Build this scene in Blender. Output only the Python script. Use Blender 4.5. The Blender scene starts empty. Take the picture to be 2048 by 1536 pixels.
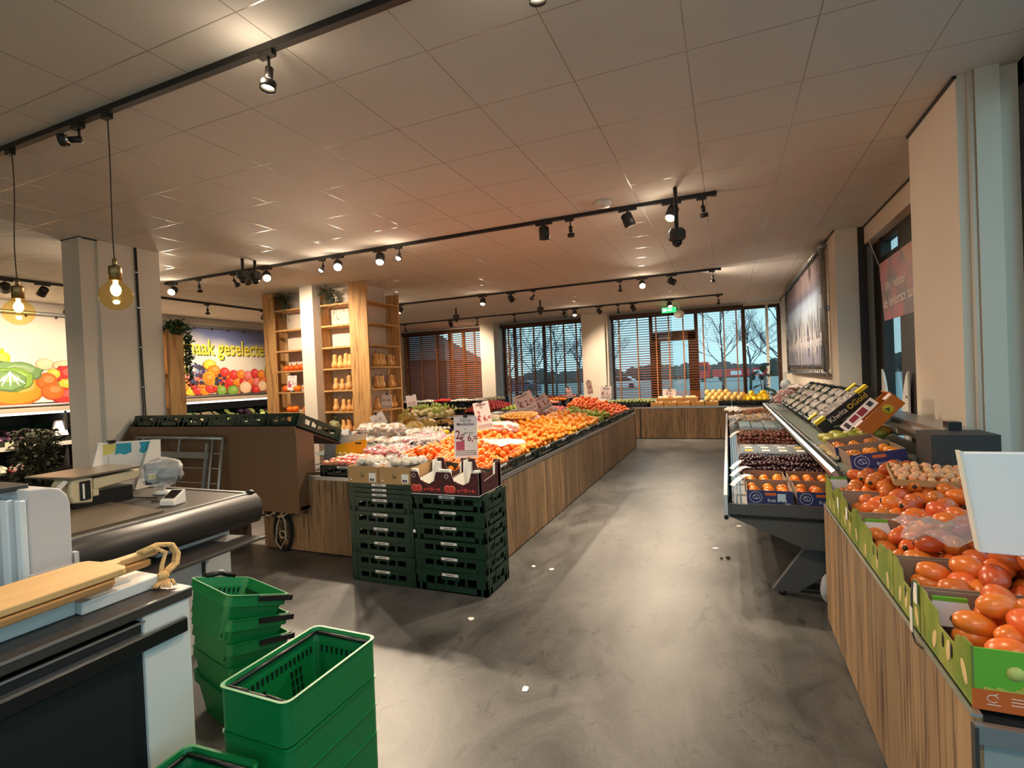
import bpy, bmesh, math, random
from mathutils import Vector, Matrix, Euler
RND = random.Random(11)
SC = bpy.context.scene
COL = SC.collection
PI = math.pi
V = Vector
WM = {}            # world matrix of every object built here

# ------------------------------------------------------------------ mesh builder
class MB:
    def __init__(s): s.v = []; s.f = []; s.m = []; s.s = []
    def add(s, vs, fs, m=0, sm=False):
        b = len(s.v); s.v += [V(p) for p in vs]
        for f in fs: s.f.append([b + i for i in f]); s.m.append(m); s.s.append(sm)
        return s
    def hexa(s, p, m=0):   # p: 4 bottom (ccw) + 4 top
        return s.add(p, [(3,2,1,0),(4,5,6,7),(0,1,5,4),(1,2,6,5),(2,3,7,6),(3,0,4,7)], m)
    def box(s, x0, x1, y0, y1, z0, z1, m=0, M=None):
        p = [V(q) for q in ((x0,y0,z0),(x1,y0,z0),(x1,y1,z0),(x0,y1,z0),(x0,y0,z1),(x1,y0,z1),(x1,y1,z1),(x0,y1,z1))]
        if M is not None: p = [M @ q for q in p]
        return s.hexa(p, m)
    def prism(s, poly, off, m=0, sm=False):   # poly: planar 3D loop, extruded by off
        n = len(poly); a = [V(p) for p in poly]; o = V(off)
        return s.add(a + [p + o for p in a], [list(range(n))[::-1], [n + i for i in range(n)]] + [(i, (i+1) % n, n + (i+1) % n, n + i) for i in range(n)], m, sm)
    def cyl(s, p0, p1, r0, r1=None, n=14, m=0, sm=True, cap=True):
        p0 = V(p0); p1 = V(p1); r1 = r0 if r1 is None else r1
        d = (p1 - p0).normalized(); a = d.orthogonal().normalized(); b = d.cross(a)
        vs = [p0 + (a*math.cos(t) + b*math.sin(t))*r0 for t in [2*PI*i/n for i in range(n)]] + [p1 + (a*math.cos(t) + b*math.sin(t))*r1 for t in [2*PI*i/n for i in range(n)]]
        k = len(s.v); s.add(vs, [(i, (i+1) % n, n + (i+1) % n, n + i) for i in range(n)], m, sm)
        if cap: s.add([], [], m); s.f += [[k + i for i in range(n)][::-1], [k + n + i for i in range(n)]]; s.m += [m, m]; s.s += [False, False]
        return s
    def tube(s, pts, r, n=8, m=0, closed=False):
        pts = [V(p) for p in pts]; N = len(pts); rings = []; a = None
        rr = r if isinstance(r, (list, tuple)) else [r]*N
        for i, p in enumerate(pts):
            if closed: d = pts[(i+1) % N] - pts[i-1]
            else: d = pts[min(i+1, N-1)] - pts[max(i-1, 0)]
            d.normalize()
            a = d.orthogonal() if a is None else a - d*a.dot(d)
            if a.length < 1e-6: a = d.orthogonal()
            a.normalize(); b = d.cross(a)
            rings.append([p + (a*math.cos(2*PI*k/n) + b*math.sin(2*PI*k/n))*rr[i] for k in range(n)])
        fs = []
        for i in range(N if closed else N-1):
            j = (i+1) % N
            for k in range(n): fs.append((i*n+k, i*n+(k+1) % n, j*n+(k+1) % n, j*n+k))
        if not closed: fs += [tuple(range(n))[::-1], tuple((N-1)*n+k for k in range(n))]
        return s.add([q for ring in rings for q in ring], fs, m, True)
    def lathe(s, prof, n=16, M=None, m=0, sm=True, wob=None):
        vs = []; fs = []
        for (r, z) in prof:
            for k in range(n):
                t = 2*PI*k/n; rr = r*(wob(t, z) if wob else 1)
                vs.append(V((rr*math.cos(t), rr*math.sin(t), z)))
        N = len(prof)
        for i in range(N-1):
            for k in range(n): fs.append((i*n+k, i*n+(k+1) % n, (i+1)*n+(k+1) % n, (i+1)*n+k))
        if prof[0] != prof[-1] and prof[0][0] > 1e-5: fs.append(tuple(range(n))[::-1])
        if prof[0] != prof[-1] and prof[-1][0] > 1e-5: fs.append(tuple((N-1)*n+k for k in range(n)))
        if M is not None: vs = [M @ q for q in vs]
        return s.add(vs, fs, m, sm)
    def ell(s, c, r, n=12, k=8, M=None, m=0, wob=None):
        if not isinstance(r, (tuple, list)): r = (r, r, r)
        T = Matrix.Translation(V(c)) @ (M.to_4x4() if M is not None else Matrix.Identity(4)) @ Matrix.Diagonal((r[0], r[1], r[2], 1))
        pr = [(math.sin(PI*i/k), -math.cos(PI*i/k)) for i in range(k+1)]
        pr[0] = (1e-6, -1); pr[-1] = (1e-6, 1)
        return s.lathe(pr, n, T, m, True, wob)
    def crinkle(s, c, r, seed, n=18, k=10, amp=.16, M=None, m=0):   # faceted crinkled wrap
        rn = random.Random(seed); T = Matrix.Translation(V(c)) @ (M.to_4x4() if M is not None else Matrix.Identity(4)); vs = []; fs = []
        for i in range(k+1):
            for j in range(n):
                a, e = 2*PI*(j + .5*(i % 2))/n, -PI/2 + PI*(i + .02 if i == 0 else i - .02 if i == k else i)/k; q = 1 + rn.uniform(-amp, amp)
                vs.append(T @ V((r[0]*math.cos(e)*math.cos(a)*q, r[1]*math.cos(e)*math.sin(a)*q, r[2]*math.sin(e)*q)))
        for i in range(k):
            for j in range(n):
                a, b, c2, d = i*n+j, i*n+(j+1) % n, (i+1)*n+(j+1) % n, (i+1)*n+j
                fs += [(a, b, d), (b, c2, d)] if i % 2 == 0 else [(a, b, c2), (a, c2, d)]
        return s.add(vs, fs, m, False)
    def quad(s, a, b, c, d, m=0): return s.add([a, b, c, d], [(0,1,2,3)], m)
    def build(s, name, mats, parent=None, local=False, bevel=0, seg=1, M=None):
        me = bpy.data.meshes.new(name)
        W = WM[parent] if parent is not None else Matrix.Identity(4)
        if M is not None and parent is None: W = M
        inv = Matrix.Identity(4) if local else W.inverted()
        me.from_pydata([inv @ p for p in s.v], [], s.f)
        if not isinstance(mats, (list, tuple)): mats = [mats]
        for q in mats: me.materials.append(q)
        me.polygons.foreach_set('material_index', s.m); me.polygons.foreach_set('use_smooth', s.s)
        bm = bmesh.new(); bm.from_mesh(me)
        bmesh.ops.remove_doubles(bm, verts=bm.verts, dist=1e-6)
        bmesh.ops.recalc_face_normals(bm, faces=bm.faces); bm.to_mesh(me); bm.free()
        o = bpy.data.objects.new(name, me); COL.objects.link(o)
        if parent is not None: o.parent = parent
        elif M is not None: o.matrix_world = M
        WM[o] = W.copy()
        if bevel:
            b = o.modifiers.new('bevel', 'BEVEL'); b.width = bevel; b.segments = seg; b.limit_method = 'ANGLE'; b.angle_limit = 0.6; b.harden_normals = False
        return o

def tag(o, label=None, cat=None, group=None, kind=None):
    if label: o['label'] = label
    if cat: o['category'] = cat
    if group: o['group'] = group
    if kind: o['kind'] = kind
    return o
def thing(name, label, cat, loc=(0,0,0), rz=0, group=None, rot=None):
    o = bpy.data.objects.new(name, None); COL.objects.link(o); o.empty_display_size = .05
    o.rotation_mode = 'XYZ'; o.location = loc; o.rotation_euler = rot if rot is not None else (0, 0, rz)
    WM[o] = Matrix.LocRotScale(V(loc), Euler(o.rotation_euler), None)
    return tag(o, label, cat, group)
def setm(o, M):
    o.rotation_mode = 'XYZ'; o.location = M.to_translation(); o.rotation_euler = M.to_euler(); o.scale = M.to_scale()
    WM[o] = M.copy()
def dup(root, M=None, label=None, group=None, loc=None, rot=None, scale=None):
    r = root.copy(); COL.objects.link(r)
    if M is None: M = Matrix.LocRotScale(V(loc), Euler(rot or (0,0,0)), V(scale) if scale else None)
    setm(r, M)
    if label: r['label'] = label
    if group: r['group'] = group
    for ch in list(root.children):
        c = ch.copy(); COL.objects.link(c); c.parent = r; WM[c] = M.copy()
        for g in list(ch.children):
            d = g.copy(); COL.objects.link(d); d.parent = c; WM[d] = M.copy()
    return r
def struct(o): o['kind'] = 'structure'; return o
def text(body, size, M, mt, parent, name='lettering', align='CENTER', ext=.0004, sx=1.0, bold=.012):
    cu = bpy.data.curves.new(name, 'FONT'); cu.body = body; cu.size = size; cu.align_x = align; cu.align_y = 'CENTER'; cu.extrude = ext; cu.offset = size*bold
    cu.resolution_u = 2; cu.materials.append(mt)
    tmp = bpy.data.objects.new(name, cu); me = bpy.data.meshes.new_from_object(tmp); bpy.data.objects.remove(tmp); bpy.data.curves.remove(cu)
    if not me.materials: me.materials.append(mt)
    me.name = name; o = bpy.data.objects.new(name, me); COL.objects.link(o)
    L = WM[parent].inverted() @ M @ Matrix.Diagonal((sx, 1, 1, 1))
    o.parent = parent; o.matrix_basis = L; WM[o] = M
    return o
def frame(o, x, y):       # matrix with origin o, x axis, y axis (z = x cross y)
    x = V(x).normalized(); z = x.cross(V(y)).normalized(); y = z.cross(x)
    return Matrix(((x.x, y.x, z.x, o[0]), (x.y, y.y, z.y, o[1]), (x.z, y.z, z.z, o[2]), (0,0,0,1)))
def rot(ax, a): return Matrix.Rotation(a, 4, ax)
def ordinal(i): return ['first','second','third','fourth','fifth','sixth','seventh','eighth','ninth','tenth','eleventh','twelfth','thirteenth','fourteenth','fifteenth','sixteenth','seventeenth','eighteenth','nineteenth','twentieth'][i]

# ------------------------------------------------------------------ materials
def newmat(name):
    m = bpy.data.materials.new(name); m.use_nodes = True; nt = m.node_tree
    return m, nt, nt.nodes['Principled BSDF'], nt.nodes['Material Output']
def N(nt, t, **k):
    n = nt.nodes.new(t)
    for a, b in k.items(): setattr(n, a, b)
    return n
def rgb(c): return (c[0], c[1], c[2], 1)
def sr(r, g, b):      # sRGB 0-255 to linear
    f = lambda u: u/12.92 if u <= .04045 else ((u+.055)/1.055)**2.4
    return (f(r/255), f(g/255), f(b/255))
def mat(name, col, rough=.5, metal=0, spec=.5, var=0, nscale=8, bump=0, bscale=40, hue=0, emis=None, estr=0, coat=0, trans=0, stretch=None, val=0, sss=0):
    m, nt, b, out = newmat(name); L = nt.links.new
    b.inputs['Roughness'].default_value = rough; b.inputs['Metallic'].default_value = metal
    b.inputs['Specular IOR Level'].default_value = spec; b.inputs['Coat Weight'].default_value = coat
    b.inputs['Base Color'].default_value = rgb(col)
    if trans: b.inputs['Transmission Weight'].default_value = trans
    if emis: b.inputs['Emission Color'].default_value = rgb(emis); b.inputs['Emission Strength'].default_value = estr
    src = None
    if var or bump:
        tc = N(nt, 'ShaderNodeTexCoord'); mp = N(nt, 'ShaderNodeMapping'); L(tc.outputs['Object'], mp.inputs['Vector'])
        if stretch: mp.inputs['Scale'].default_value = stretch
    if var:
        no = N(nt, 'ShaderNodeTexNoise'); no.inputs['Scale'].default_value = nscale; no.inputs['Detail'].default_value = 5; L(mp.outputs[0], no.inputs['Vector'])
        mx = N(nt, 'ShaderNodeMix', data_type='RGBA')
        mx.inputs['A'].default_value = rgb([c*(1-var) for c in col]); mx.inputs['B'].default_value = rgb([min(1, c*(1+var)) for c in col])
        L(no.outputs['Fac'], mx.inputs['Factor']); src = mx.outputs['Result']
    if hue or val:
        oi = N(nt, 'ShaderNodeObjectInfo'); hs = N(nt, 'ShaderNodeHueSaturation')
        mr = N(nt, 'ShaderNodeMapRange'); mr.inputs['To Min'].default_value = .5-hue; mr.inputs['To Max'].default_value = .5+hue
        mv = N(nt, 'ShaderNodeMapRange'); mv.inputs['To Min'].default_value = 1-val; mv.inputs['To Max'].default_value = 1+val
        mu = N(nt, 'ShaderNodeMath', operation='MULTIPLY'); mu.inputs[1].default_value = 7.31
        fr = N(nt, 'ShaderNodeMath', operation='FRACT')
        L(oi.outputs['Random'], mr.inputs['Value']); L(oi.outputs['Random'], mu.inputs[0]); L(mu.outputs[0], fr.inputs[0]); L(fr.outputs[0], mv.inputs['Value'])
        L(mr.outputs[0], hs.inputs['Hue']); L(mv.outputs[0], hs.inputs['Value'])
        if src: L(src, hs.inputs['Color'])
        else: hs.inputs['Color'].default_value = rgb(col)
        src = hs.outputs[0]
    if src: L(src, b.inputs['Base Color'])
    if bump:
        n2 = N(nt, 'ShaderNodeTexNoise'); n2.inputs['Scale'].default_value = bscale; n2.inputs['Detail'].default_value = 3; L(mp.outputs[0], n2.inputs['Vector'])
        bu = N(nt, 'ShaderNodeBump'); bu.inputs['Strength'].default_value = bump; bu.inputs['Distance'].default_value = .01
        L(n2.outputs['Fac'], bu.inputs['Height']); L(bu.outputs[0], b.inputs['Normal'])
    return m
def planks(name, c1, c2, cdark, width=.14, axis=1, rough=.6, grain=1.0):
    """vertical boards: strips along a horizontal axis (0=x, 1=y), grain streaks along z"""
    m, nt, b, out = newmat(name); L = nt.links.new
    tc = N(nt, 'ShaderNodeTexCoord'); sp = N(nt, 'ShaderNodeSeparateXYZ'); L(tc.outputs['Object'], sp.inputs[0])
    u = sp.outputs[axis]
    dv = N(nt, 'ShaderNodeMath', operation='DIVIDE'); L(u, dv.inputs[0]); dv.inputs[1].default_value = width
    fl = N(nt, 'ShaderNodeMath', operation='FLOOR'); L(dv.outputs[0], fl.inputs[0])
    wn = N(nt, 'ShaderNodeTexWhiteNoise', noise_dimensions='1D'); L(fl.outputs[0], wn.inputs['W'])
    fr = N(nt, 'ShaderNodeMath', operation='FRACT'); L(dv.outputs[0], fr.inputs[0])
    # grain
    mp = N(nt, 'ShaderNodeMapping'); L(tc.outputs['Object'], mp.inputs[0]); mp.inputs['Scale'].default_value = (30, 30, 1.6)
    of = N(nt, 'ShaderNodeCombineXYZ'); L(wn.outputs['Value'], of.inputs['Z'])
    ad = N(nt, 'ShaderNodeVectorMath', operation='ADD'); L(mp.outputs[0], ad.inputs[0])
    sc = N(nt, 'ShaderNodeVectorMath', operation='SCALE'); L(of.outputs[0], sc.inputs[0]); sc.inputs['Scale'].default_value = 17; L(sc.outputs[0], ad.inputs[1])
    no = N(nt, 'ShaderNodeTexNoise'); no.inputs['Scale'].default_value = 1; no.inputs['Detail'].default_value = 6; no.inputs['Roughness'].default_value = .65; no.inputs['Distortion'].default_value = .6; L(ad.outputs[0], no.inputs['Vector'])
    r1 = N(nt, 'ShaderNodeValToRGB'); e = r1.color_ramp.elements; e[0].position = .36; e[0].color = rgb(cdark); e[1].position = .62; e[1].color = rgb(c1)
    x = e.new(.48); x.color = rgb([(p+q)/2 for p, q in zip(c1, c2)])
    L(no.outputs['Fac'], r1.inputs[0])
    # knots
    mk = N(nt, 'ShaderNodeMapping'); L(tc.outputs['Object'], mk.inputs[0]); mk.inputs['Scale'].default_value = (7, 7, 2.6)
    vo = N(nt, 'ShaderNodeTexVoronoi'); L(mk.outputs[0], vo.inputs['Vector']); vo.inputs['Scale'].default_value = 1.0
    kr = N(nt, 'ShaderNodeMapRange'); L(vo.outputs['Distance'], kr.inputs[0]); kr.inputs[1].default_value = .07; kr.inputs[2].default_value = .16; kr.inputs[3].default_value = .45*grain; kr.inputs[4].default_value = 0
    mx = N(nt, 'ShaderNodeMix', data_type='RGBA'); L(kr.outputs[0], mx.inputs['Factor']); L(r1.outputs[0], mx.inputs['A']); mx.inputs['B'].default_value = rgb(cdark)
    # board tint
    mt = N(nt, 'ShaderNodeMapRange'); L(wn.outputs['Value'], mt.inputs[0]); mt.inputs[3].default_value = .72; mt.inputs[4].default_value = 1.12
    hs = N(nt, 'ShaderNodeHueSaturation'); L(mx.outputs['Result'], hs.inputs['Color']); L(mt.outputs[0], hs.inputs['Value'])
    # seam
    ab = N(nt, 'ShaderNodeMath', operation='PINGPONG'); L(dv.outputs[0], ab.inputs[0]); ab.inputs[1].default_value = .5
    se = N(nt, 'ShaderNodeMapRange'); L(ab.outputs[0], se.inputs[0]); se.inputs[1].default_value = .0; se.inputs[2].default_value = .035; se.inputs[3].default_value = .6*grain; se.inputs[4].default_value = 0
    m2 = N(nt, 'ShaderNodeMix', data_type='RGBA'); L(se.outputs[0], m2.inputs['Factor']); L(hs.outputs[0], m2.inputs['A']); m2.inputs['B'].default_value = rgb([c*.35 for c in cdark])
    L(m2.outputs['Result'], b.inputs['Base Color']); b.inputs['Roughness'].default_value = rough
    bu = N(nt, 'ShaderNodeBump'); bu.inputs['Strength'].default_value = .15; L(no.outputs['Fac'], bu.inputs['Height']); L(bu.outputs[0], b.inputs['Normal'])
    return m
def film(name, col=(.9,.92,.95), opac=.25, rough=.12):     # thin clear plastic
    m, nt, b, out = newmat(name); L = nt.links.new
    nt.nodes.remove(b)
    tr = N(nt, 'ShaderNodeBsdfTransparent'); tr.inputs[0].default_value = rgb([.5+.5*c for c in col])
    gl = N(nt, 'ShaderNodeBsdfGlossy'); gl.inputs['Roughness'].default_value = rough
    df = N(nt, 'ShaderNodeBsdfDiffuse'); df.inputs[0].default_value = rgb(col)
    fr = N(nt, 'ShaderNodeLayerWeight'); fr.inputs['Blend'].default_value = .35
    tc = N(nt, 'ShaderNodeTexCoord'); no = N(nt, 'ShaderNodeTexNoise'); no.inputs['Scale'].default_value = 35; no.inputs['Detail'].default_value = 4; L(tc.outputs['Object'], no.inputs['Vector'])
    bu = N(nt, 'ShaderNodeBump'); bu.inputs['Strength'].default_value = .6; bu.inputs['Distance'].default_value = .02; L(no.outputs['Fac'], bu.inputs['Height']); L(bu.outputs[0], gl.inputs['Normal'])
    m1 = N(nt, 'ShaderNodeMixShader'); m1.inputs[0].default_value = opac; L(tr.outputs[0], m1.inputs[1]); L(df.outputs[0], m1.inputs[2])
    mm = N(nt, 'ShaderNodeMath', operation='MULTIPLY_ADD'); L(fr.outputs['Fresnel'], mm.inputs[0]); mm.inputs[1].default_value = .55; mm.inputs[2].default_value = .07
    m2 = N(nt, 'ShaderNodeMixShader'); L(mm.outputs[0], m2.inputs[0]); L(m1.outputs[0], m2.inputs[1]); L(gl.outputs[0], m2.inputs[2])
    L(m2.outputs[0], out.inputs[0]); return m
def glassmat(name, tint=(.92,.97,.97), refl=1.0, rough=0.0):
    m, nt, b, out = newmat(name); L = nt.links.new; nt.nodes.remove(b)
    tr = N(nt, 'ShaderNodeBsdfTransparent'); tr.inputs[0].default_value = rgb(tint)
    gl = N(nt, 'ShaderNodeBsdfGlossy'); gl.inputs['Roughness'].default_value = rough
    fr = N(nt, 'ShaderNodeFresnel'); ge = N(nt, 'ShaderNodeNewGeometry'); ir = N(nt, 'ShaderNodeMapRange'); ir.inputs[3].default_value = 1.35; ir.inputs[4].default_value = 1/1.35; L(ge.outputs['Backfacing'], ir.inputs[0]); L(ir.outputs[0], fr.inputs[0])
    mu = N(nt, 'ShaderNodeMath', operation='MULTIPLY'); mu.inputs[1].default_value = refl; L(fr.outputs[0], mu.inputs[0])
    mx = N(nt, 'ShaderNodeMixShader'); L(mu.outputs[0], mx.inputs[0]); L(tr.outputs[0], mx.inputs[1]); L(gl.outputs[0], mx.inputs[2]); L(mx.outputs[0], out.inputs[0])
    return m

M_white = mat('white_paint_wall', sr(228,216,200), .85, var=.04, nscale=3, bump=.05, bscale=120)
M_whitep = mat('white_plastic', sr(225,222,214), .4)
M_black = mat('black_metal', sr(28,25,23), .45)
M_dark = mat('dark_anthracite', sr(52,50,50), .55, var=.08, nscale=20)
M_blackpl = mat('black_plastic', sr(16,16,17), .35)
M_frame = mat('dark_window_frame', sr(46,40,36), .5)
M_bronze = mat('brown_frame', sr(72,42,24), .5, var=.15, nscale=6)
M_alu = mat('aluminium', sr(190,190,190), .35, metal=.9)
M_galv = mat('galvanised_steel', sr(170,175,178), .4, metal=.85, var=.15, nscale=30)
M_chrome = mat('chrome', sr(215,215,215), .12, metal=1)
M_crate = mat('green_crate_plastic', sr(16,46,32), .42, var=.12, nscale=14)
M_crated = mat('dark_crate_plastic', sr(16,30,24), .45)
M_blackcrate = mat('black_crate_plastic', sr(22,22,23), .45)
M_basket = mat('green_basket_plastic', sr(4,112,56), .42, var=.05, nscale=10)
M_paper = mat('white_paper', sr(240,232,228), .7)
M_paperpink = mat('pinkish_paper', sr(244,226,222), .7)
M_redink = mat('red_print', sr(150,32,50), .7)
M_darkink = mat('dark_print', sr(60,50,52), .7)
M_pinkink = mat('pink_print', sr(190,80,110), .7)
M_greyink = mat('grey_print', sr(150,140,140), .7)
M_greenink = mat('pale_green_print', sr(190,200,150), .7)
M_card = mat('brown_cardboard', sr(176,138,92), .8, var=.07, nscale=30)
M_cardin = mat('grey_cardboard', sr(148,124,104), .85, var=.1, nscale=25)
M_wood_y = planks('stall_boards_grey_oak', sr(158,128,94), sr(136,106,75), sr(90,66,46), .13, 1, grain=.9)
M_wood_x = planks('end_boards_grey_oak', sr(158,128,94), sr(136,106,75), sr(90,66,46), .13, 0, grain=.9)
M_pine = planks('scaffold_pine', sr(218,170,110), sr(200,148,88), sr(160,108,60), 3.0, 0, grain=.6)
M_film = film('clear_plastic_film')
M_filmw = film('milky_plastic_film', (.92,.93,.95), .45, .15)
M_glass = glassmat('window_glass')
M_acryl = glassmat('acrylic_guard', (.86,.9,.9), 1.3, .02)

# concrete floor
def floor_mat():
    m, nt, b, out = newmat('worn_concrete_floor'); L = nt.links.new
    tc = N(nt, 'ShaderNodeTexCoord')
    def noise(s, d, r=.6, st=None, dist=0):
        mp = N(nt, 'ShaderNodeMapping'); L(tc.outputs['Object'], mp.inputs[0])
        if st: mp.inputs['Scale'].default_value = st
        n = N(nt, 'ShaderNodeTexNoise'); n.inputs['Scale'].default_value = s; n.inputs['Detail'].default_value = d; n.inputs['Roughness'].default_value = r; n.inputs['Distortion'].default_value = dist; L(mp.outputs[0], n.inputs['Vector']); return n
    big = noise(.55, 5, .6, None, .4); mid = noise(2.2, 8, .68, (1, .55, 1), 1.2); fine = noise(26, 5); grit = noise(60, 6, .75)
    r1 = N(nt, 'ShaderNodeValToRGB'); e = r1.color_ramp.elements; e[0].position = .3; e[0].color = rgb(sr(58,58,58)); e[1].position = .72; e[1].color = rgb(sr(104,103,101)); L(big.outputs['Fac'], r1.inputs[0])
    r2 = N(nt, 'ShaderNodeValToRGB'); e = r2.color_ramp.elements; e[0].position = .36; e[0].color = rgb((.42,.41,.40)); e[1].position = .62; e[1].color = rgb((1.3,1.28,1.25)); L(mid.outputs['Fac'], r2.inputs[0])
    mx = N(nt, 'ShaderNodeMix', data_type='RGBA', blend_type='MULTIPLY'); mx.inputs['Factor'].default_value = .8; L(r1.outputs[0], mx.inputs['A']); L(r2.outputs[0], mx.inputs['B'])
    # flaked patches and specks
    vo = noise(5.5, 7, .72, (1,.5,1), 2.0); pr = N(nt, 'ShaderNodeMapRange'); L(vo.outputs['Fac'], pr.inputs[0]); pr.inputs[1].default_value = .57; pr.inputs[2].default_value = .63; pr.inputs[4].default_value = .6
    m2 = N(nt, 'ShaderNodeMix', data_type='RGBA'); L(pr.outputs[0], m2.inputs['Factor']); L(mx.outputs['Result'], m2.inputs['A']); m2.inputs['B'].default_value = rgb(sr(38,36,34))
    sp = N(nt, 'ShaderNodeMapRange'); L(fine.outputs['Fac'], sp.inputs[0]); sp.inputs[1].default_value = .7; sp.inputs[2].default_value = .75; sp.inputs[4].default_value = .3
    m3 = N(nt, 'ShaderNodeMix', data_type='RGBA'); L(sp.outputs[0], m3.inputs['Factor']); L(m2.outputs['Result'], m3.inputs['A']); m3.inputs['B'].default_value = rgb(sr(128,124,118))
    gr = N(nt, 'ShaderNodeMapRange'); L(grit.outputs['Fac'], gr.inputs[0]); gr.inputs[1].default_value = .3; gr.inputs[2].default_value = .7; gr.inputs[3].default_value = .8; gr.inputs[4].default_value = 1.2
    hv = N(nt, 'ShaderNodeHueSaturation'); L(m3.outputs['Result'], hv.inputs['Color']); L(gr.outputs[0], hv.inputs['Value']); L(hv.outputs[0], b.inputs['Base Color'])
    rr = N(nt, 'ShaderNodeMapRange'); L(mid.outputs['Fac'], rr.inputs[0]); rr.inputs[3].default_value = .28; rr.inputs[4].default_value = .58; L(rr.outputs[0], b.inputs['Roughness'])
    bu = N(nt, 'ShaderNodeBump'); bu.inputs['Strength'].default_value = .12; bu.inputs['Distance'].default_value = .02; L(mid.outputs['Fac'], bu.inputs['Height']); L(bu.outputs[0], b.inputs['Normal'])
    return m
def ceil_mat():
    m, nt, b, out = newmat('white_ceiling_tiles'); L = nt.links.new
    tc = N(nt, 'ShaderNodeTexCoord'); sp = N(nt, 'ShaderNodeSeparateXYZ'); L(tc.outputs['Object'], sp.inputs[0])
    masks = []
    for ax, off in ((0, -1.93833), (1, 2.27123)):
        a = N(nt, 'ShaderNodeMath', operation='SUBTRACT'); L(sp.outputs[ax], a.inputs[0]); a.inputs[1].default_value = off
        d = N(nt, 'ShaderNodeMath', operation='DIVIDE'); L(a.outputs[0], d.inputs[0]); d.inputs[1].default_value = .6
        p = N(nt, 'ShaderNodeMath', operation='PINGPONG'); L(d.outputs[0], p.inputs[0]); p.inputs[1].default_value = .5
        c = N(nt, 'ShaderNodeMath', operation='LESS_THAN'); L(p.outputs[0], c.inputs[0]); c.inputs[1].default_value = .0055
        masks.append(c)
    mm = N(nt, 'ShaderNodeMath', operation='MAXIMUM'); L(masks[0].outputs[0], mm.inputs[0]); L(masks[1].outputs[0], mm.inputs[1])
    no = N(nt, 'ShaderNodeTexNoise'); no.inputs['Scale'].default_value = 220; no.inputs['Detail'].default_value = 2; L(tc.outputs['Object'], no.inputs['Vector'])
    r1 = N(nt, 'ShaderNodeValToRGB'); e = r1.color_ramp.elements; e[0].color = rgb(sr(214,210,204)); e[1].color = rgb(sr(232,228,222)); L(no.outputs['Fac'], r1.inputs[0])
    mx = N(nt, 'ShaderNodeMix', data_type='RGBA'); L(mm.outputs[0], mx.inputs['Factor']); L(r1.outputs[0], mx.inputs['A']); mx.inputs['B'].default_value = rgb(sr(172,164,154))
    L(mx.outputs['Result'], b.inputs['Base Color'])
    rr = N(nt, 'ShaderNodeMapRange'); L(mm.outputs[0], rr.inputs[0]); rr.inputs[3].default_value = .9; rr.inputs[4].default_value = .22; L(rr.outputs[0], b.inputs['Roughness'])
    mr = N(nt, 'ShaderNodeMapRange'); L(mm.outputs[0], mr.inputs[0]); mr.inputs[3].default_value = .2; mr.inputs[4].default_value = .8; L(mr.outputs[0], b.inputs['Specular IOR Level'])
    return m
M_floor = floor_mat(); M_ceil = ceil_mat()
# ================================================================== SETTING
H = 3.24
XL, XR, YB, YN = -11.1, 1.75, 14.72, -2.6
struct(MB().box(XL-.2, XR+.1, YN-.1, YB+.2, -.1, 0).build('floor', M_floor))
struct(MB().box(XL-.2, XR+.1, YN-.1, YB+.2, H, H+.12).build('ceiling', M_ceil))
struct(MB().box(XL-.15, XL, YN, YB, 0, H).build('wall_left', M_white))
# back wall: bands and end piece around three windows and the glazed corner
w = MB(); w.box(XL, -9.95, YB-.05, YB+.15, 0, H); w.box(-9.95, XR, YB-.05, YB+.15, 3.17, H); w.box(-9.95, XR, YB-.05, YB+.15, 0, .62)
w.box(-7.0, -6.4, YB-.05, YB+.15, .62, 3.17); w.box(-3.75, -3.03, YB-.05, YB+.15, .62, 3.17)
struct(w.build('wall_back', M_white))
# right wall: far pier with the poster, window bay, near pier
w = MB()
w.box(1.28, 1.52, 7.5, YB-.06, 0, H); w.box(1.52, XR, 7.62, YB-.06, 0, H)
w.box(1.59, XR+.1, 4.69, 7.62, 3.02, H); w.box(1.62, XR+.1, 4.69, 7.62, 0, .95)
w.box(1.29, XR, 3.84, 4.69, 0, H); w.box(1.365, 1.475, 3.80, 3.84, 0, H)
w.cyl((1.35, 3.825, 0), (1.35, 3.825, H), .016, n=10)
struct(w.build('wall_right', M_white))
t = MB(); t.box(1.275, 1.295, 3.84, 4.69, 3.222, 3.2399); t.box(1.266, 1.284, 7.5, YB-.06, 3.222, 3.2399); t.box(1.576, 1.594, 4.69, 7.5, 3.222, 3.2399)
struct(t.build('trim_1', M_black))
# dark bay window in the right wall
f = MB(); X0, X1 = 1.70, 1.78
f.box(1.52, 1.61, 7.5, 7.62, .0, 3.24); f.box(X0, X1, 7.18, 7.62, .95, 3.02); f.box(X0, X1, 4.69, 6.62, .95, 3.02)
f.box(X0, X1, 6.62, 7.18, .95, 1.02); f.box(X0, X1, 6.62, 7.18, 2.96, 3.02); f.box(X0, X1, 6.62, 7.18, 2.60, 2.68); f.box(X0, X1, 6.62, 7.18, 2.74, 2.80)
f.box(X0-.02, X0, 7.18, 7.26, .95, 3.02)
wo = struct(f.build('window_4', M_frame)); MB().box(1.735, 1.742, 6.62, 7.18, 1.0, 3.0).build('pane', M_glass, wo)
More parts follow.
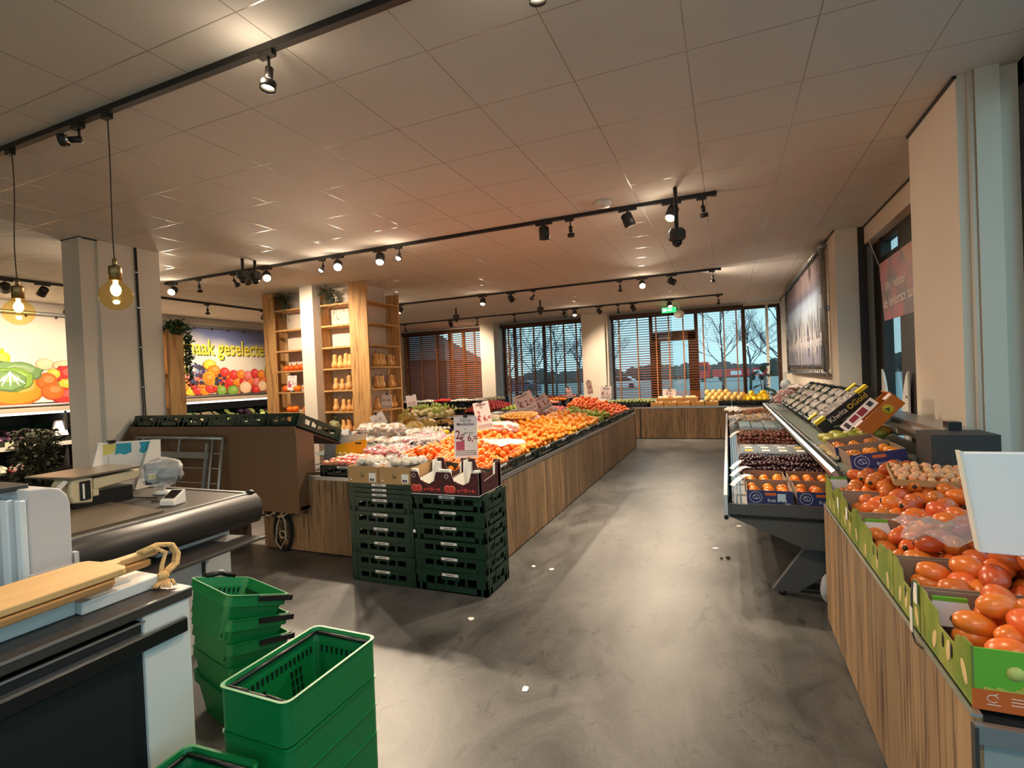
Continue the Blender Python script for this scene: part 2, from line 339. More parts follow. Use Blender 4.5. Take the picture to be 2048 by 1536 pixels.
# shopfront beside and behind the camera (glazed, dark frames)
f = MB(); g = MB()
for y in [YN + i*1.28 for i in range(5)] + [3.78]: f.box(1.57, 1.65, y, y+.06, 0, H)
f.box(1.57, 1.65, YN, 3.84, 0, .08); f.box(1.57, 1.65, YN, 3.84, 3.1, H); g.box(1.605, 1.612, YN, 3.84, .08, 3.1)
wo = struct(f.build('window_5', M_frame)); g.build('pane', M_glass, wo)
f = MB(); g = MB()
for x in [-11.1, -8.8, -6.5, -4.2, -2.4, -1.0, .4, 1.51]: f.box(x, x+.07, YN-.1, YN-.02, 0, H)
f.box(XL, 1.6, YN-.1, YN-.02, 0, .1); f.box(XL, 1.6, YN-.1, YN-.02, 3.05, H); f.box(XL, -4.2, YN-.1, YN-.02, .1, 3.05); g.box(-4.2, 1.6, YN-.065, YN-.058, .1, 3.05)
wo = struct(f.build('wall_rear', M_white)); g.build('pane', M_glass, wo)
# columns
def column(mb, name='column'): return struct(mb.build(name, M_white))
c = MB(); c.box(-6.47, -6.16, 3.42, 4.07, 0, H); c.box(-6.47, -6.19, 3.25, 3.42, 0, H); c.box(-6.19, -6.165, 3.25, 3.28, 0, H); c.box(-6.21, -6.17, 3.44, 3.5, 0, H)
column(c)
c = MB(); c.box(-6.83, -6.38, 14.0, YB-.055, 0, H); column(c)
c = MB(); c.box(-3.71, -3.06, 14.03, YB-.055, 0, H); c.box(-3.06, -3.0, 14.12, YB-.055, 0, H); column(c)
c = MB(); c.box(-6.52, -6.25, 6.60, 6.775, 0, H); column(c)
c = MB(); c.box(-7.3, -5.52, 7.06, 7.56, 0, H); column(c)
t = MB(); t.box(-6.475, -6.155, 3.245, 3.425, 3.232, 3.2399)
struct(t.build('trim_2', M_black))
# windows in the back wall
def back_window(n, x0, x1, bars, door=None):
    f = MB(); f.box(x0, x1, YB-.02, YB+.06, .62, .70); f.box(x0, x1, YB-.02, YB+.06, 3.09, 3.17)
    for b in bars: f.box(b-.045, b+.045, YB-.02, YB+.06, .70, 3.09)
    o = struct(f.build('window_%d' % n, M_bronze)); MB().box(x0, x1, YB+.018, YB+.024, .66, 3.12).build('pane', M_glass, o); return o
back_window(1, -9.95, -7.0, [-9.9, -8.75, -8.28, -7.78, -7.05])
back_window(2, -6.4, -3.75, [-6.35, -6.0, -5.05, -3.8])
o = back_window(3, -3.03, 1.28, [-3.0, -1.92, -.74, .42, 1.24])
f = MB(); f.box(.94, 1.0, YB-.05, YB+.06, .62, 3.17); f.build('white_mullion', M_whitep, o)['label'] = 'white mullion'
# door behind the blind
d = MB(); y0, y1 = YB-.03, YB+.05
d.box(-1.9, -1.68, y0, y1, .62, 2.6); d.box(-.95, -.76, y0, y1, .62, 2.6); d.box(-1.9, -.76, y0, y1, 2.4, 2.66); d.box(-1.68, -.95, y0, y1, .62, .78)
dr = struct(d.build('door_1', M_bronze))
c = MB(); c.box(-1.72, -1.4, y0-.05, y0, 2.46, 2.52); c.build('door_closer', M_alu, dr)
MB().box(-1.68, -.95, YB+.0, YB+.006, .78, 2.4).build('pane', M_glass, dr)
# conduits on the left column
cp = thing('conduit', 'pair of thin dark cable conduits running down the left white column', 'conduit', (-6.145, 3.82, 1.0))
MB().tube([(-6.145, 3.80, .4), (-6.145, 3.80, 1.2), (-6.148, 3.795, 2.2), (-6.146, 3.79, 3.235)], .007).tube([(-6.145, 3.825, .4), (-6.145, 3.822, 1.2), (-6.148, 3.81, 2.2), (-6.146, 3.805, 3.235)], .007).build('pipe', M_dark, cp)
for z in (1.05, 1.65, 2.1, 2.55, 2.95): MB().box(-6.16, -6.135, 3.78, 3.84, z, z+.012).build('clip', M_alu, cp)

# ------------------------------------------------------------------ blinds
M_slat = mat('lamplit_wood_slat', sr(186, 104, 40), .45, var=.12, nscale=4, stretch=(.5, 6, 6))  # slat brown brightened, indoor lamplight on the blind put into the colour
M_slatd = mat('dark_wood_slat', sr(112, 62, 32), .45, var=.12, nscale=4, stretch=(.5, 6, 6))
M_tape = mat('brown_tape', sr(150, 96, 56), .8)
M_tapedk = mat('dark_tape', sr(62, 44, 36), .8)
def blind(label, x0, x1, zb, tilt, tapes, stack=0, m=None, mt=None, ztop=3.09, cord=True):
    m = m or M_slat; yc = 14.46
    t = thing('window_blind', label, 'blind', ((x0+x1)/2, yc, zb), group=None)
    hr = MB(); hr.box(x0-.03, x1+.03, yc-.045, yc+.04, ztop, 3.19); hr.build('headrail', M_bronze, t)
    s = MB(); z = ztop - .02; ca, sa = math.cos(tilt), math.sin(tilt)
    lo = zb + stack + .03
    while z > lo:
        dy, dz = .032*ca, .032*sa
        a = [(x0, yc-dy, z-dz), (x1, yc-dy, z-dz), (x1, yc+dy, z+dz), (x0, yc+dy, z+dz)]
        s.hexa([(p[0], p[1], p[2]-.0013) for p in a] + [(p[0], p[1], p[2]+.0013) for p in a]); z -= .066
    k = 0; z = zb + .03
    while z < zb + stack:
        s.box(x0, x1, yc-.027, yc+.027, z, z+.004); z += .0155
    s.build('slat', m, t)
    MB().box(x0, x1, yc-.03, yc+.03, zb, zb+.022).build('bottom_rail', M_bronze, t)
    for x in tapes:
        MB().box(x-.014, x+.014, yc-.032, yc-.030, zb, ztop).box(x-.014, x+.014, yc+.030, yc+.032, zb, ztop).build('ladder_tape', mt or M_tape, t)
    return t
blind('closed-looking dark brown wooden blind beside the butternut rack', -9.9, -8.33, .72, .75, [-9.75, -9.2, -8.62], 0, M_slatd)
blind('brown wooden blind left of the slim white pillar', -8.3, -7.06, .72, .52, [-8.05, -7.65, -7.25], 0, M_slat)
blind('half open brown blind of the window between the two white pillars', -6.33, -5.08, .72, .46, [-6.1, -5.7, -5.28], 0, M_slatd)
blind('half open brown blind touching the wide white pillar', -5.05, -3.80, .72, .44, [-4.75, -4.35, -3.98], 0, M_slatd)
blind('lowered brown wooden blind over the left half of the glazed door', -2.98, -1.33, .72, .40, [-2.75, -2.25, -1.75, -1.42], 0, M_slatd, M_tape)
blind('open wooden blind with its slats bunched up above the melons', -1.30, .39, .80, .03, [-1.05, -.55, -.05, .25], .24, M_slat, M_tape)

# ------------------------------------------------------------------ outside
M_grass = mat('wet_winter_grass', sr(150, 154, 146), .8, var=.3, nscale=.6)
M_bark = mat('bare_bark', sr(70, 66, 64), .9)
M_hedge = mat('winter_hedge', sr(74, 72, 66), .95, var=.4, nscale=3)
M_truck = mat('red_truck_paint', sr(206, 40, 34), .4)
M_carw = mat('white_car_paint', sr(220, 224, 226), .35)
M_cardk = mat('dark_car_paint', sr(52, 66, 96), .35)
M_tyre = mat('tyre_rubber', sr(22, 22, 22), .85)
M_brick = mat('dark_brick', sr(92, 58, 50), .9, var=.25, nscale=4)
M_roof = mat('grey_roof', sr(80, 74, 74), .85)
struct(MB().box(-60, 60, 14.95, 120, -.35, -.25).box(1.9, 60, -30, 14.95, -.35, -.25).box(-60, 1.9, -30, -2.8, -.35, -.25).build('ground', M_grass))
struct(MB().box(-60, 60, 26, 33, -.25, -.24).build('road', mat('wet_asphalt', sr(96, 100, 106), .4, var=.1, nscale=1)))
def branch(mb, p, d, L, r, lev, rn):
    q = p + d*L; mid = p + d*L*.5 + V((rn.uniform(-.06,.06), rn.uniform(-.06,.06), 0))*L
    mb.tube([p, mid, q], [r, r*.8, r*.55], 5 if lev > 1 else 4)
    if lev == 0: return
    for i in range(rn.randint(3, 4)):
        a = rn.uniform(.25, .75); dd = (d + V((rn.gauss(0, a), rn.gauss(0, a), rn.uniform(-.1, .35)))).normalized()
        branch(mb, p + d*L*rn.uniform(.55, 1.0), dd, L*rn.uniform(.55, .8), r*.52, lev-1, rn)
def tree(label, x, y, h, seed, group='bare winter trees outside'):
    rn = random.Random(seed); t = thing('bare_tree', label, 'tree', (x, y, -.25), group=group)
    tk = MB(); tk.tube([(x, y, -.25), (x+.05, y, h*.15), (x, y+.05, h*.32)], [h*.013, h*.011, h*.009], 8); tk.build('trunk', M_bark, t)
    b = MB(); d0 = V((rn.uniform(-.1,.1), 0, 1)).normalized()
    branch(b, V((x, y+.05, h*.30)), d0, h*.26, h*.008, 5, rn)
    for i in range(4):
        a = rn.uniform(0, 6.28); branch(b, V((x, y+.05, h*(.2+.03*i))), V((.75*math.cos(a), .75*math.sin(a), .8)).normalized(), h*.2, h*.005, 4, rn)
    b.build('branch', M_bark, t); return t
tree('bare tree seen through the open blind, right of the glazed door', -.35, 45, 9.0, 3)
tree('bare tree outside near the tall dark mullion of the open blind', 1.7, 46, 8.0, 4)
tree('bare tree behind the narrow glass strip in the far corner', 3.0, 36, 7.8, 9)
tree('bare tree outside the corner pane next to the winter banner', 5.0, 40, 8.2, 6)
tree('bare tree outside seen through the slats left of the glazed door', -9.2, 44, 7.5, 12)
tree('bare tree outside the bay window, under the strawberry banner', 30, 92, 13, 15)
for i in range(4): tree('thin bare tree outside behind the half open blinds', -19 + i*2.1, 45+i*.6, 8.5, 20+i, 'thin bare trees behind the half open blinds')
hg = MB(); rn = random.Random(5)
for i in range(75): hg.ell((-60 + i*1.8, 110 + rn.uniform(-1, 1), .8 + rn.uniform(-.4, .5)), (1.9, .9, rn.uniform(1.0, 2.6)), 7, 5)
tag(hg.build('hedge', M_hedge), 'long low winter hedge on the horizon outside', 'hedge', kind='stuff')
def wheel(mb, x, y, r, wd=.22): mb.cyl((x, y-wd/2, -.24+r), (x, y+wd/2, -.24+r), r, n=14)
def truck(x, y):
    t = thing('truck', 'red truck with a long red trailer parked outside the window', 'truck', (x, y, -.25))
    MB().box(x, x+1.9, y, y+2.2, .3, 2.3).box(x+.25, x+1.7, y+.1, y+2.1, 2.3, 2.65).build('cab', M_truck, t, bevel=.08)
    MB().box(x+.5, x+1.5, y-.01, y, 1.35, 2.1).build('cab_window', M_blackpl, t)
    MB().box(x+2.2, x+9.5, y, y+2.2, .4, 1.5).build('trailer', M_truck, t, bevel=.04)
    MB().box(x+4.6, x+6.0, y-.012, y, .6, 1.2).box(x+7.6, x+8.8, y-.012, y, .6, 1.2).build('sign_panel', M_carw, t)
    for q in (x+.9, x+3.4, x+7.4, x+8.6): k = MB(); wheel(k, q, y+.2, .42); k.build('wheel', M_tyre, t)
truck(-4.2, 80)
def car(x, y, m, label, s=1):
    t = thing('car', label, 'car', (x, y, -.25))
    prof = [(0,.2),(0,.75),(.25,.85),(.9,.95),(1.45,1.42),(2.9,1.42),(3.6,.95),(4.1,.85),(4.15,.2)]
    MB().prism([(x+a, y, b-.25) for a, b in prof], (0, 1.7, 0)).build('body', m, t, bevel=.05)
    MB().prism([(x+a, y-.008, b-.25) for a, b in [(1.05,.97),(1.5,1.36),(2.85,1.36),(3.4,.97)]], (0, .006, 0)).build('side_window', M_blackpl, t)
    for q in (x+.85, x+3.3): k = MB(); wheel(k, q, y+.1, .32); k.build('wheel', M_tyre, t)
car(-13.2, 58, M_carw, 'white car outside behind the lowered blind left of the door')
car(8.2, 74, M_carw, 'white car outside near the corner window pane')
car(-24.5, 56, M_cardk, 'dark blue car outside behind the half open blinds')
b = thing('house', 'dark brick house outside behind the brown blind', 'house', (-26, 33, -.25))
MB().box(-33, -18.5, 31, 38, -.25, 3.1).build('wall', M_brick, b)
MB().hexa([(-33.3,30.6,3.0),(-18.2,30.6,3.0),(-18.2,38.4,3.0),(-33.3,38.4,3.0),(-30,34.3,6.0),(-22,34.3,6.0),(-22,34.7,6.0),(-30,34.7,6.0)]).build('roof', M_roof, b)
for x in (-30, -26, -22): MB().box(x, x+1.2, 30.98, 31.0, .9, 2.2).build('house_window', M_blackpl, b)
# ================================================================== LAMPS
WARM = (1.0, .80, .58)
M_lens = mat('glowing_lens', (1, .8, .5), .3, emis=(1.0, .80, .52), estr=14)
M_lensdim = mat('dark_lens', sr(60, 56, 50), .1)
M_fil = mat('glowing_filament', (1, .7, .2), .3, emis=(1.0, .72, .22), estr=24)
M_amber = glassmat('amber_bulb_glass', (1.0, .89, .56), .35)
M_brass = mat('brass_socket', sr(150, 122, 78), .35, metal=.8)
ESPOT, EPT = 230, 30
TK = 'black ceiling light track '
def track(p0, p1, label):
    p0, p1 = V(p0), V(p1); c = (p0+p1)/2; t = thing('light_track', TK + label, 'light track', c)
    d = (p1-p0).normalized(); n = V((-d.y, d.x, 0))*.018
    MB().hexa([p0-n+V((0,0,-.034)), p1-n+V((0,0,-.034)), p1+n+V((0,0,-.034)), p0+n+V((0,0,-.034)), p0-n, p1-n, p1+n, p0+n]).build('rail', M_black, t)
    for p in (p0, p1): MB().box(p.x-.024, p.x+.024, p.y-.024, p.y+.024, p.z-.04, p.z-.0005).build('end_cap', M_black, t)
Z0 = H - .001
T1, T2, T3, T4, TX = 1.89, 5.22, 9.17, 12.37, -9.0
track((-6.0, T1, Z0), (1.0, T1, Z0), 'crossing above the checkout, the nearest one')
track((-7.75, T2, Z0), (-.06, T2, Z0), 'above the near half of the citrus island')
track((-8.6, T3, Z0), (-.06, T3, Z0), 'above the far half of the citrus island')
track((-8.6, T4, Z0), (-.06, T4, Z0), 'nearest the windows')
track((TX, .5, Z0), (TX, 8.6, Z0), 'running along the left poster wall')
def spotlight(loc, d, e, size=100, r=.045, col=WARM, par=None, blend=.7):
    l = bpy.data.lights.new('spot', 'SPOT'); l.energy = e; l.color = col; l.spot_size = math.radians(size); l.spot_blend = blend; l.shadow_soft_size = r
    o = bpy.data.objects.new('spot_light', l); COL.objects.link(o); o.matrix_world = Matrix.Translation(V(loc)) @ V(d).to_track_quat('-Z', 'Y').to_matrix().to_4x4(); return o
def pointlight(loc, e, r=.03, col=WARM):
    l = bpy.data.lights.new('bulb', 'POINT'); l.energy = e; l.color = col; l.shadow_soft_size = r
    o = bpy.data.objects.new('bulb_fill_light', l); COL.objects.link(o); o.location = loc; return o
def drum(loc, d, lit, label, axis='x', e=None, group=None):
    """loc on the underside of a track, d = aim"""
    x, y, z = loc; z -= .0345; d = V(d).normalized()
    t = thing('track_spotlight', label, 'spotlight', (x, y, z), group=group)
    a = MB()
    if axis == 'x': a.box(x-.09, x+.09, y-.016, y+.016, z-.022, z)
    else: a.box(x-.016, x+.016, y-.09, y+.09, z-.022, z)
    a.build('adapter', M_black, t)
    c = V((x, y, z-.105)); MB().cyl((x, y, z-.02), c, .009, n=8).build('arm', M_black, t)
    Q = Matrix.Translation(c) @ d.to_track_quat('Z', 'Y').to_matrix().to_4x4()
    MB().lathe([(.0, -.07), (.035, -.07), (.054, -.052), (.056, .068), (.05, .068), (.047, .05), (.0, .05)], 20, Q).build('head', M_black, t); hd = list(t.children)[-1]
    k = MB(); k.lathe([(0, .050), (.0465, .050), (.044, .056), (0, .061)], 18, Q); k.build('lens', M_lens if lit else M_lensdim, hd)['label'] = 'glowing lens' if lit else 'dark lens'
    if e is None: e = ESPOT
    if e: spotlight(c + d*.075, d, e)
    if lit: pointlight(c + d*.10, 2.5)  # added all-round fill point; the opaque drum itself sends nothing up to the ceiling
    return t
def ring(loc, d, lit, label, axis='x'):
    x, y, z = loc; z -= .0345; d = V(d).normalized()
    t = thing('small_track_spotlight', label, 'spotlight', (x, y, z))
    a = MB()
    if axis == 'x': a.box(x-.045, x+.045, y-.016, y+.016, z-.025, z)
    else: a.box(x-.016, x+.016, y-.045, y+.045, z-.025, z)
    a.build('adapter', M_black, t)
    c = V((x+.01, y, z-.09)); MB().cyl((x+.01, y, z-.02), c, .007, n=8).build('stem', M_black, t)
    Q = Matrix.Translation(c) @ d.to_track_quat('Z', 'Y').to_matrix().to_4x4()
    MB().lathe([(0, -.012), (.019, -.012), (.019, .045), (0, .045)], 14, Q).build('socket', M_black, t)
    MB().lathe([(.016, .047), (.030, .078), (.0, .078)], 16, Q).build('bulb', M_lens if lit else M_chrome, t)
    MB().lathe([(.033, .062), (.037, .062), (.037, .098), (.033, .098), (.033, .062)], 18, Q).build('ring', M_black, t)
    if lit: spotlight(c + d*.10, d, 80, 110); pointlight(c + d*.06 + V((0, -.05, 0)), 1.5)
    return t
ON = lambda i, n: '%s of %d from the left' % (ordinal(i), n)
def row(y, items, where):
    n = {'d': sum(1 for q in items if q[0] == 'd'), 'r': sum(1 for q in items if q[0] == 'r')}; k = {'d': 0, 'r': 0}
    for typ, x, d, lit in items:
        lab = '%s %s on the %s, %s' % ('lit' if lit else 'black', 'drum spotlight' if typ == 'd' else 'small ring spotlight', where, ON(k[typ], n[typ])); k[typ] += 1
        (drum if typ == 'd' else ring)((x, y, Z0), d, lit, lab)
row(T2, [('d', -7.62, (.45, -.75, -.5), 1), ('r', -7.06, (0, .1, -1), 0), ('r', -6.35, (.5, .4, -1), 0), ('d', -6.1, (-.05, .75, -.6), 0), ('d', -5.72, (.6, -.5, -.55), 1), ('r', -4.75, (.1, -.6, -.8), 1), ('d', -4.5, (.5, -.65, -.6), 1),
         ('d', -3.85, (.2, -.45, -.75), 1), ('r', -3.58, (.2, -.6, -.7), 1), ('d', -1.74, (0, .1, -1), 0), ('r', -1.46, (0, .1, -1), 0), ('d', -.86, (.30, .25, -.9), 1), ('d', -.44, (-.25, -.45, -.85), 1), ('r', -.17, (.1, .2, -1), 0)], 'second nearest ceiling track')
row(T3, [('d', -6.32, (-.2, -.5, -.8), 1), ('d', -4.38, (.1, -.45, -.9), 1), ('d', -3.78, (.4, .5, -.8), 0), ('r', -3.32, (-.7, .2, -.7), 0), ('r', -1.70, (0, 0, -1), 0), ('d', -1.31, (.15, -.8, -.55), 1), ('d', -.82, (.85, .25, -.45), 0), ('r', -.18, (0, 0, -1), 0)], 'third nearest ceiling track')
row(T4, [('r', -8.38, (0, .2, -1), 0), ('d', -6.9, (-.2, .75, -.6), 0), ('r', -6.1, (-.3, .2, -1), 0), ('r', -5.03, (0, 0, -1), 0), ('d', -3.67, (.5, .5, -.7), 0), ('d', -3.42, (.1, -.5, -.85), 1), ('d', -2.81, (.5, .4, -.75), 0), ('r', -2.36, (0, .1, -1), 0), ('d', -2.0, (.5, .4, -.75), 0), ('d', -1.17, (.2, -.55, -.8), 1), ('r', -.14, (0, 0, -1), 0)], 'track nearest the windows')
drum((TX, 3.85, Z0), (-.75, .3, -.6), 0, 'black drum spotlight on the left wall track, above the nearer glowing pendant', 'y')
drum((TX, 4.27, Z0), (-.55, -.2, -.8), 0, 'black drum spotlight at the left wall track beside the big column', 'y')
ring((TX, 6.8, Z0), (0, 0, -1), 0, 'small ring spotlight on the left wall track above the poster lettering', 'y')
drum((TX, 8.1, Z0), (-.7, .1, -.7), 0, 'black drum spotlight on the left wall track next to the tall rack', 'y')
for y in (2.6, 5.6, 6.9): spotlight((TX, y, 3.1), (-.7, 0, -.7), ESPOT*.38)     # further lamps of the same track, outside the frame or behind the column
ring((-2.0, T1, Z0), (.0, -.15, -1), 1, 'small ring spotlight glowing over the checkout, on the nearest track')
ring((-3.53, T1, Z0), (-.8, -.7, -.15), 0, 'small tilted spotlight on the nearest track left of the hanging bulbs')
ring((-.63, T1, Z0), (.0, .15, -1), 1, 'small glaring spotlight at the top edge of the picture, on the nearest track')
pointlight((1.0, .2, 2.75), 9, .05); pointlight((-.3, -.9, 2.8), 9, .05)  # unseen fill points without fixtures, added to lift the dark ceiling at right
spotlight((-.55, T1, 2.99), (.25, .35, -.9), 15, 120)
# glass globe pendants
def pendant(x, label, zc, sway):
    t = thing('pendant_lamp', label, 'pendant lamp', (x, T1, zc)); y = T1; zc = zc
    MB().box(x-.03, x+.03, y-.016, y+.016, Z0-.065, Z0-.035).build('adapter', M_black, t)
    n = 12; top = zc + .205; L = Z0-.06-top
    MB().tube([(x + sway*math.sin(PI*i/n*2)*.4 + sway*(1-i/n)*.5, y, Z0-.06 - L*i/n) for i in range(n+1)], .0035, 6).build('cord', mat('brown_textile_cord', sr(70, 50, 36), .8) if 'brown_textile_cord' not in bpy.data.materials else bpy.data.materials['brown_textile_cord'], t)
    MB().cyl((x, y, zc+.16), (x, y, zc+.208), .011, n=10).lathe([(0, .135), (.024, .135), (.027, .125), (.027, .068), (0, .068)], 16, Matrix.Translation((x, y, zc)) @ Matrix.Scale(1.22, 4)).build('socket', M_brass, t)
    pr = [(.024, .075), (.030, .06), (.052, .038), (.066, .015), (.069, -.005), (.064, -.03), (.05, -.052), (.028, -.068), (0, -.074)]
    gl_ = MB().lathe(pr, 28, Matrix.Translation((x, y, zc)) @ Matrix.Scale(1.22, 4)).build('globe', M_amber, t)
    f = MB(); f.ell((x, y, zc+.028), (.026, .026, .036), 12, 8); f.ell((x, y, zc-.042), (.017, .017, .012), 10, 6); f.cyl((x, y, zc+.05), (x, y, zc+.085), .012, n=8)
    f.build('filament', M_fil, gl_)
    pointlight((x, y, zc+.02), EPT, .02, (1, .66, .3))
pendant(-3.25, 'glowing amber globe pendant hanging in front of the left white column', 2.16, .01)
pendant(-4.27, 'glowing amber globe pendant by the cabbage poster, leftmost hanging bulb', 2.155, .035)
# ceiling devices
def domecam(x, y, L, label, s=1.0):
    t = thing('ceiling_camera', label, 'camera', (x, y, H-L)); z = H - L
    MB().cyl((x, y, z), (x, y, H-.001), .019*s, n=12).build('stem', M_black, t)
    MB().lathe([(0, .045), (.06, .045), (.078, .02), (.076, -.045), (.05, -.065), (0, -.065)], 8, Matrix.Translation((x, y, z)) @ Matrix.Diagonal((s, s, s, 1)), sm=False).build('housing', M_dark, t)
    MB().ell((x, y, z-.075*s), (.045*s, .045*s, .045*s), 14, 8).build('dome', mat('camera_dome', sr(20, 20, 22), .08) if 'camera_dome' not in bpy.data.materials else bpy.data.materials['camera_dome'], t)
domecam(-.381, 4.93, .42, 'black camera hanging on a stem beside the near track end')
domecam(-5.63, 4.77, .20, 'dark camera on a short stem, first of the pair left of the tall rack')
domecam(-5.60, 4.93, .19, 'dark camera on a short stem, second of the pair left of the tall rack')
domecam(-3.70, 10.62, .20, 'dark ceiling camera on a stem in front of the half open blinds')
domecam(-5.72, 10.52, .20, 'dark ceiling camera on a stem in front of the slim white pillar')
t = thing('dome_camera', 'small dark dome camera on the left wall, above the cabbage poster', 'camera', (-11.05, 5.62, 3.1))
MB().cyl((-11.1, 5.62, 3.12), (-10.93, 5.62, 3.12), .07, n=16).build('housing', M_dark, t); MB().ell((-10.98, 5.62, 3.055), .055, 14, 8).build('dome', M_blackpl, t)
t = thing('smoke_detector', 'white smoke detector on the ceiling above the near track', 'smoke detector', (-1.05, 4.98, H-.04))
MB().lathe([(0, -.001), (.085, -.001), (.085, -.02), (.06, -.05), (0, -.052)], 24, Matrix.Translation((-1.05, 4.98, H))).build('body', M_whitep, t)
MB().cyl((-1.05, 4.95, H-.056), (-1.05, 4.95, H-.051), .006, n=8).build('indicator', M_black, t)
t = thing('exit_sign', 'green glowing exit sign hanging in front of the glazed door blind', 'exit sign', (-1.3, 13.4, 3.1))
MB().box(-1.46, -1.12, 13.39, 13.42, 3.03, 3.16).build('panel', mat('exit_green', sr(30, 190, 90), .4, emis=sr(60, 220, 120), estr=1.2), t)
k = MB(); k.box(-1.44, -1.36, 13.383, 13.389, 3.06, 3.13); k.prism([(-1.27, 13.389, 3.12), (-1.27, 13.389, 3.07), (-1.21, 13.389, 3.095)], (0, -.005, 0)); k.box(-1.34, -1.27, 13.384, 13.389, 3.085, 3.105)
k.build('pictogram', mat('exit_white', (.9, 1, .9), .5, emis=(.8, 1, .85), estr=1.6), t)
MB().box(-1.3, -1.28, 13.4, 13.41, 3.16, H-.001).build('hanger', M_whitep, t)
t = thing('dome_detector', 'round white dome hanging below the exit sign', 'detector', (-1.06, 13.45, 2.97))
MB().ell((-1.06, 13.45, 2.98), (.13, .13, .1), 18, 10).build('dome', M_whitep, t); MB().cyl((-1.06, 13.45, 3.06), (-1.06, 13.45, H-.001), .02, n=10).build('stem', M_whitep, t)
# unseen ceiling lamps behind the camera and at the far left that light the rest of the shop
for x, y in ((-2.6, -.6), (.2, -.4), (-5.2, -.5), (-7.6, 1.6), (-9.2, 10.6), (-7.0, 11.0)): spotlight((x, y, 3.05), (.05, .15, -1), ESPOT*.22, 130)

# ================================================================== POSTERS
def hexcol(*c): return mat('print_%02x%02x%02x' % c, sr(*c), .55)
PC = {k: hexcol(*v) for k, v in dict(org=(240,130,30), dorg=(232,100,30), red=(214,50,44), pink=(232,120,110), lime=(196,214,30), green=(120,160,60), leaf=(104,140,84), dleaf=(70,110,60), yel=(248,190,50), blue=(60,62,96), cream=(240,200,160), wht=(236,226,214), dk=(60,44,50), pear=(200,190,60), sky=(140,150,190)).items()}
for q, c in dict(org=(240,130,30), dorg=(232,100,30), red=(214,50,44), pink=(232,120,110), lime=(196,214,30), green=(120,160,60), leaf=(104,140,84), yel=(248,190,50), cream=(240,200,160), pear=(200,190,60)).items():
    PC[q+'_d'] = hexcol(*[int(u*.72) for u in c]); PC[q+'_l'] = hexcol(*[int(u + (255-u)*.22) for u in c])
PK = list(PC)
def blob(mb, cy, cz, ry, rz, col, k, x0=-10.985, n=18, wob=0, th=0):
    x = x0 + .00006*k; vs = []
    for i in range(n):
        a = 2*PI*i/n; w_ = 1 + (wob*math.sin(7*a+cy*9)*.5 + wob*math.sin(11*a+cz*5)*.5 if wob else 0)
        u, v_ = ry*math.cos(a)*w_, rz*math.sin(a)*w_
        vs.append((x, cy + u*math.cos(th) - v_*math.sin(th), cz + u*math.sin(th) + v_*math.cos(th)))
    mb.add(vs, [tuple(range(n))], PK.index(col))
def poster_sheet_mat():
    m, nt, b, out = newmat('poster_sky_print'); L = nt.links.new; tc = N(nt, 'ShaderNodeTexCoord'); sp = N(nt, 'ShaderNodeSeparateXYZ'); L(tc.outputs['Object'], sp.inputs[0])
    no = N(nt, 'ShaderNodeTexNoise'); no.inputs['Scale'].default_value = .9; no.inputs['Detail'].default_value = 5; L(tc.outputs['Object'], no.inputs['Vector'])
    mr = N(nt, 'ShaderNodeMapRange'); L(sp.outputs[1], mr.inputs[0]); mr.inputs[1].default_value = 1.0; mr.inputs[2].default_value = 4.6; mr.inputs[4].default_value = 1     # blue towards the far upper corner
    mz = N(nt, 'ShaderNodeMapRange'); L(sp.outputs[2], mz.inputs[0]); mz.inputs[1].default_value = .9; mz.inputs[2].default_value = 1.5
    mu = N(nt, 'ShaderNodeMath', operation='MULTIPLY'); L(mr.outputs[0], mu.inputs[0]); L(mz.outputs[0], mu.inputs[1])
    a = N(nt, 'ShaderNodeMath', operation='MULTIPLY_ADD'); L(no.outputs['Fac'], a.inputs[0]); a.inputs[1].default_value = .9; L(mu.outputs[0], a.inputs[2])
    r = N(nt, 'ShaderNodeValToRGB'); e = r.color_ramp.elements; e[0].position = .55; e[0].color = rgb(sr(226,216,202)); e[1].position = 1.35 if False else 1.0; e[1].color = rgb(sr(112,124,172)); L(a.outputs[0], r.inputs[0])
    L(r.outputs[0], b.inputs['Base Color']); b.inputs['Roughness'].default_value = .5; return m
pt = thing('fruit_poster', 'huge fruit and vegetable poster with yellow lettering on the left wall', 'poster', (-11.0, 5.0, 1.5))
sheet = MB().box(-11.0, -10.99, 2.6, 12.2, 1.5, 3.0).build('sheet', poster_sheet_mat(), pt)
fb = MB(); k = 0
def B(cy, cz, ry, rz, col, wob=0, th=0):
    global k; k += 1; blob(fb, cy, cz, ry*1.04, rz*1.04, col + '_d' if col + '_d' in PC else col, k, wob=wob, th=th); k += 1; blob(fb, cy+ry*.05, cz+rz*.06, ry*.93, rz*.92, col, k, wob=wob, th=th)
    if ry > .06 and col + '_l' in PC: k += 1; blob(fb, cy+ry*.2, cz+rz*.28, ry*.5, rz*.42, col + '_l', k, wob=wob, th=th)
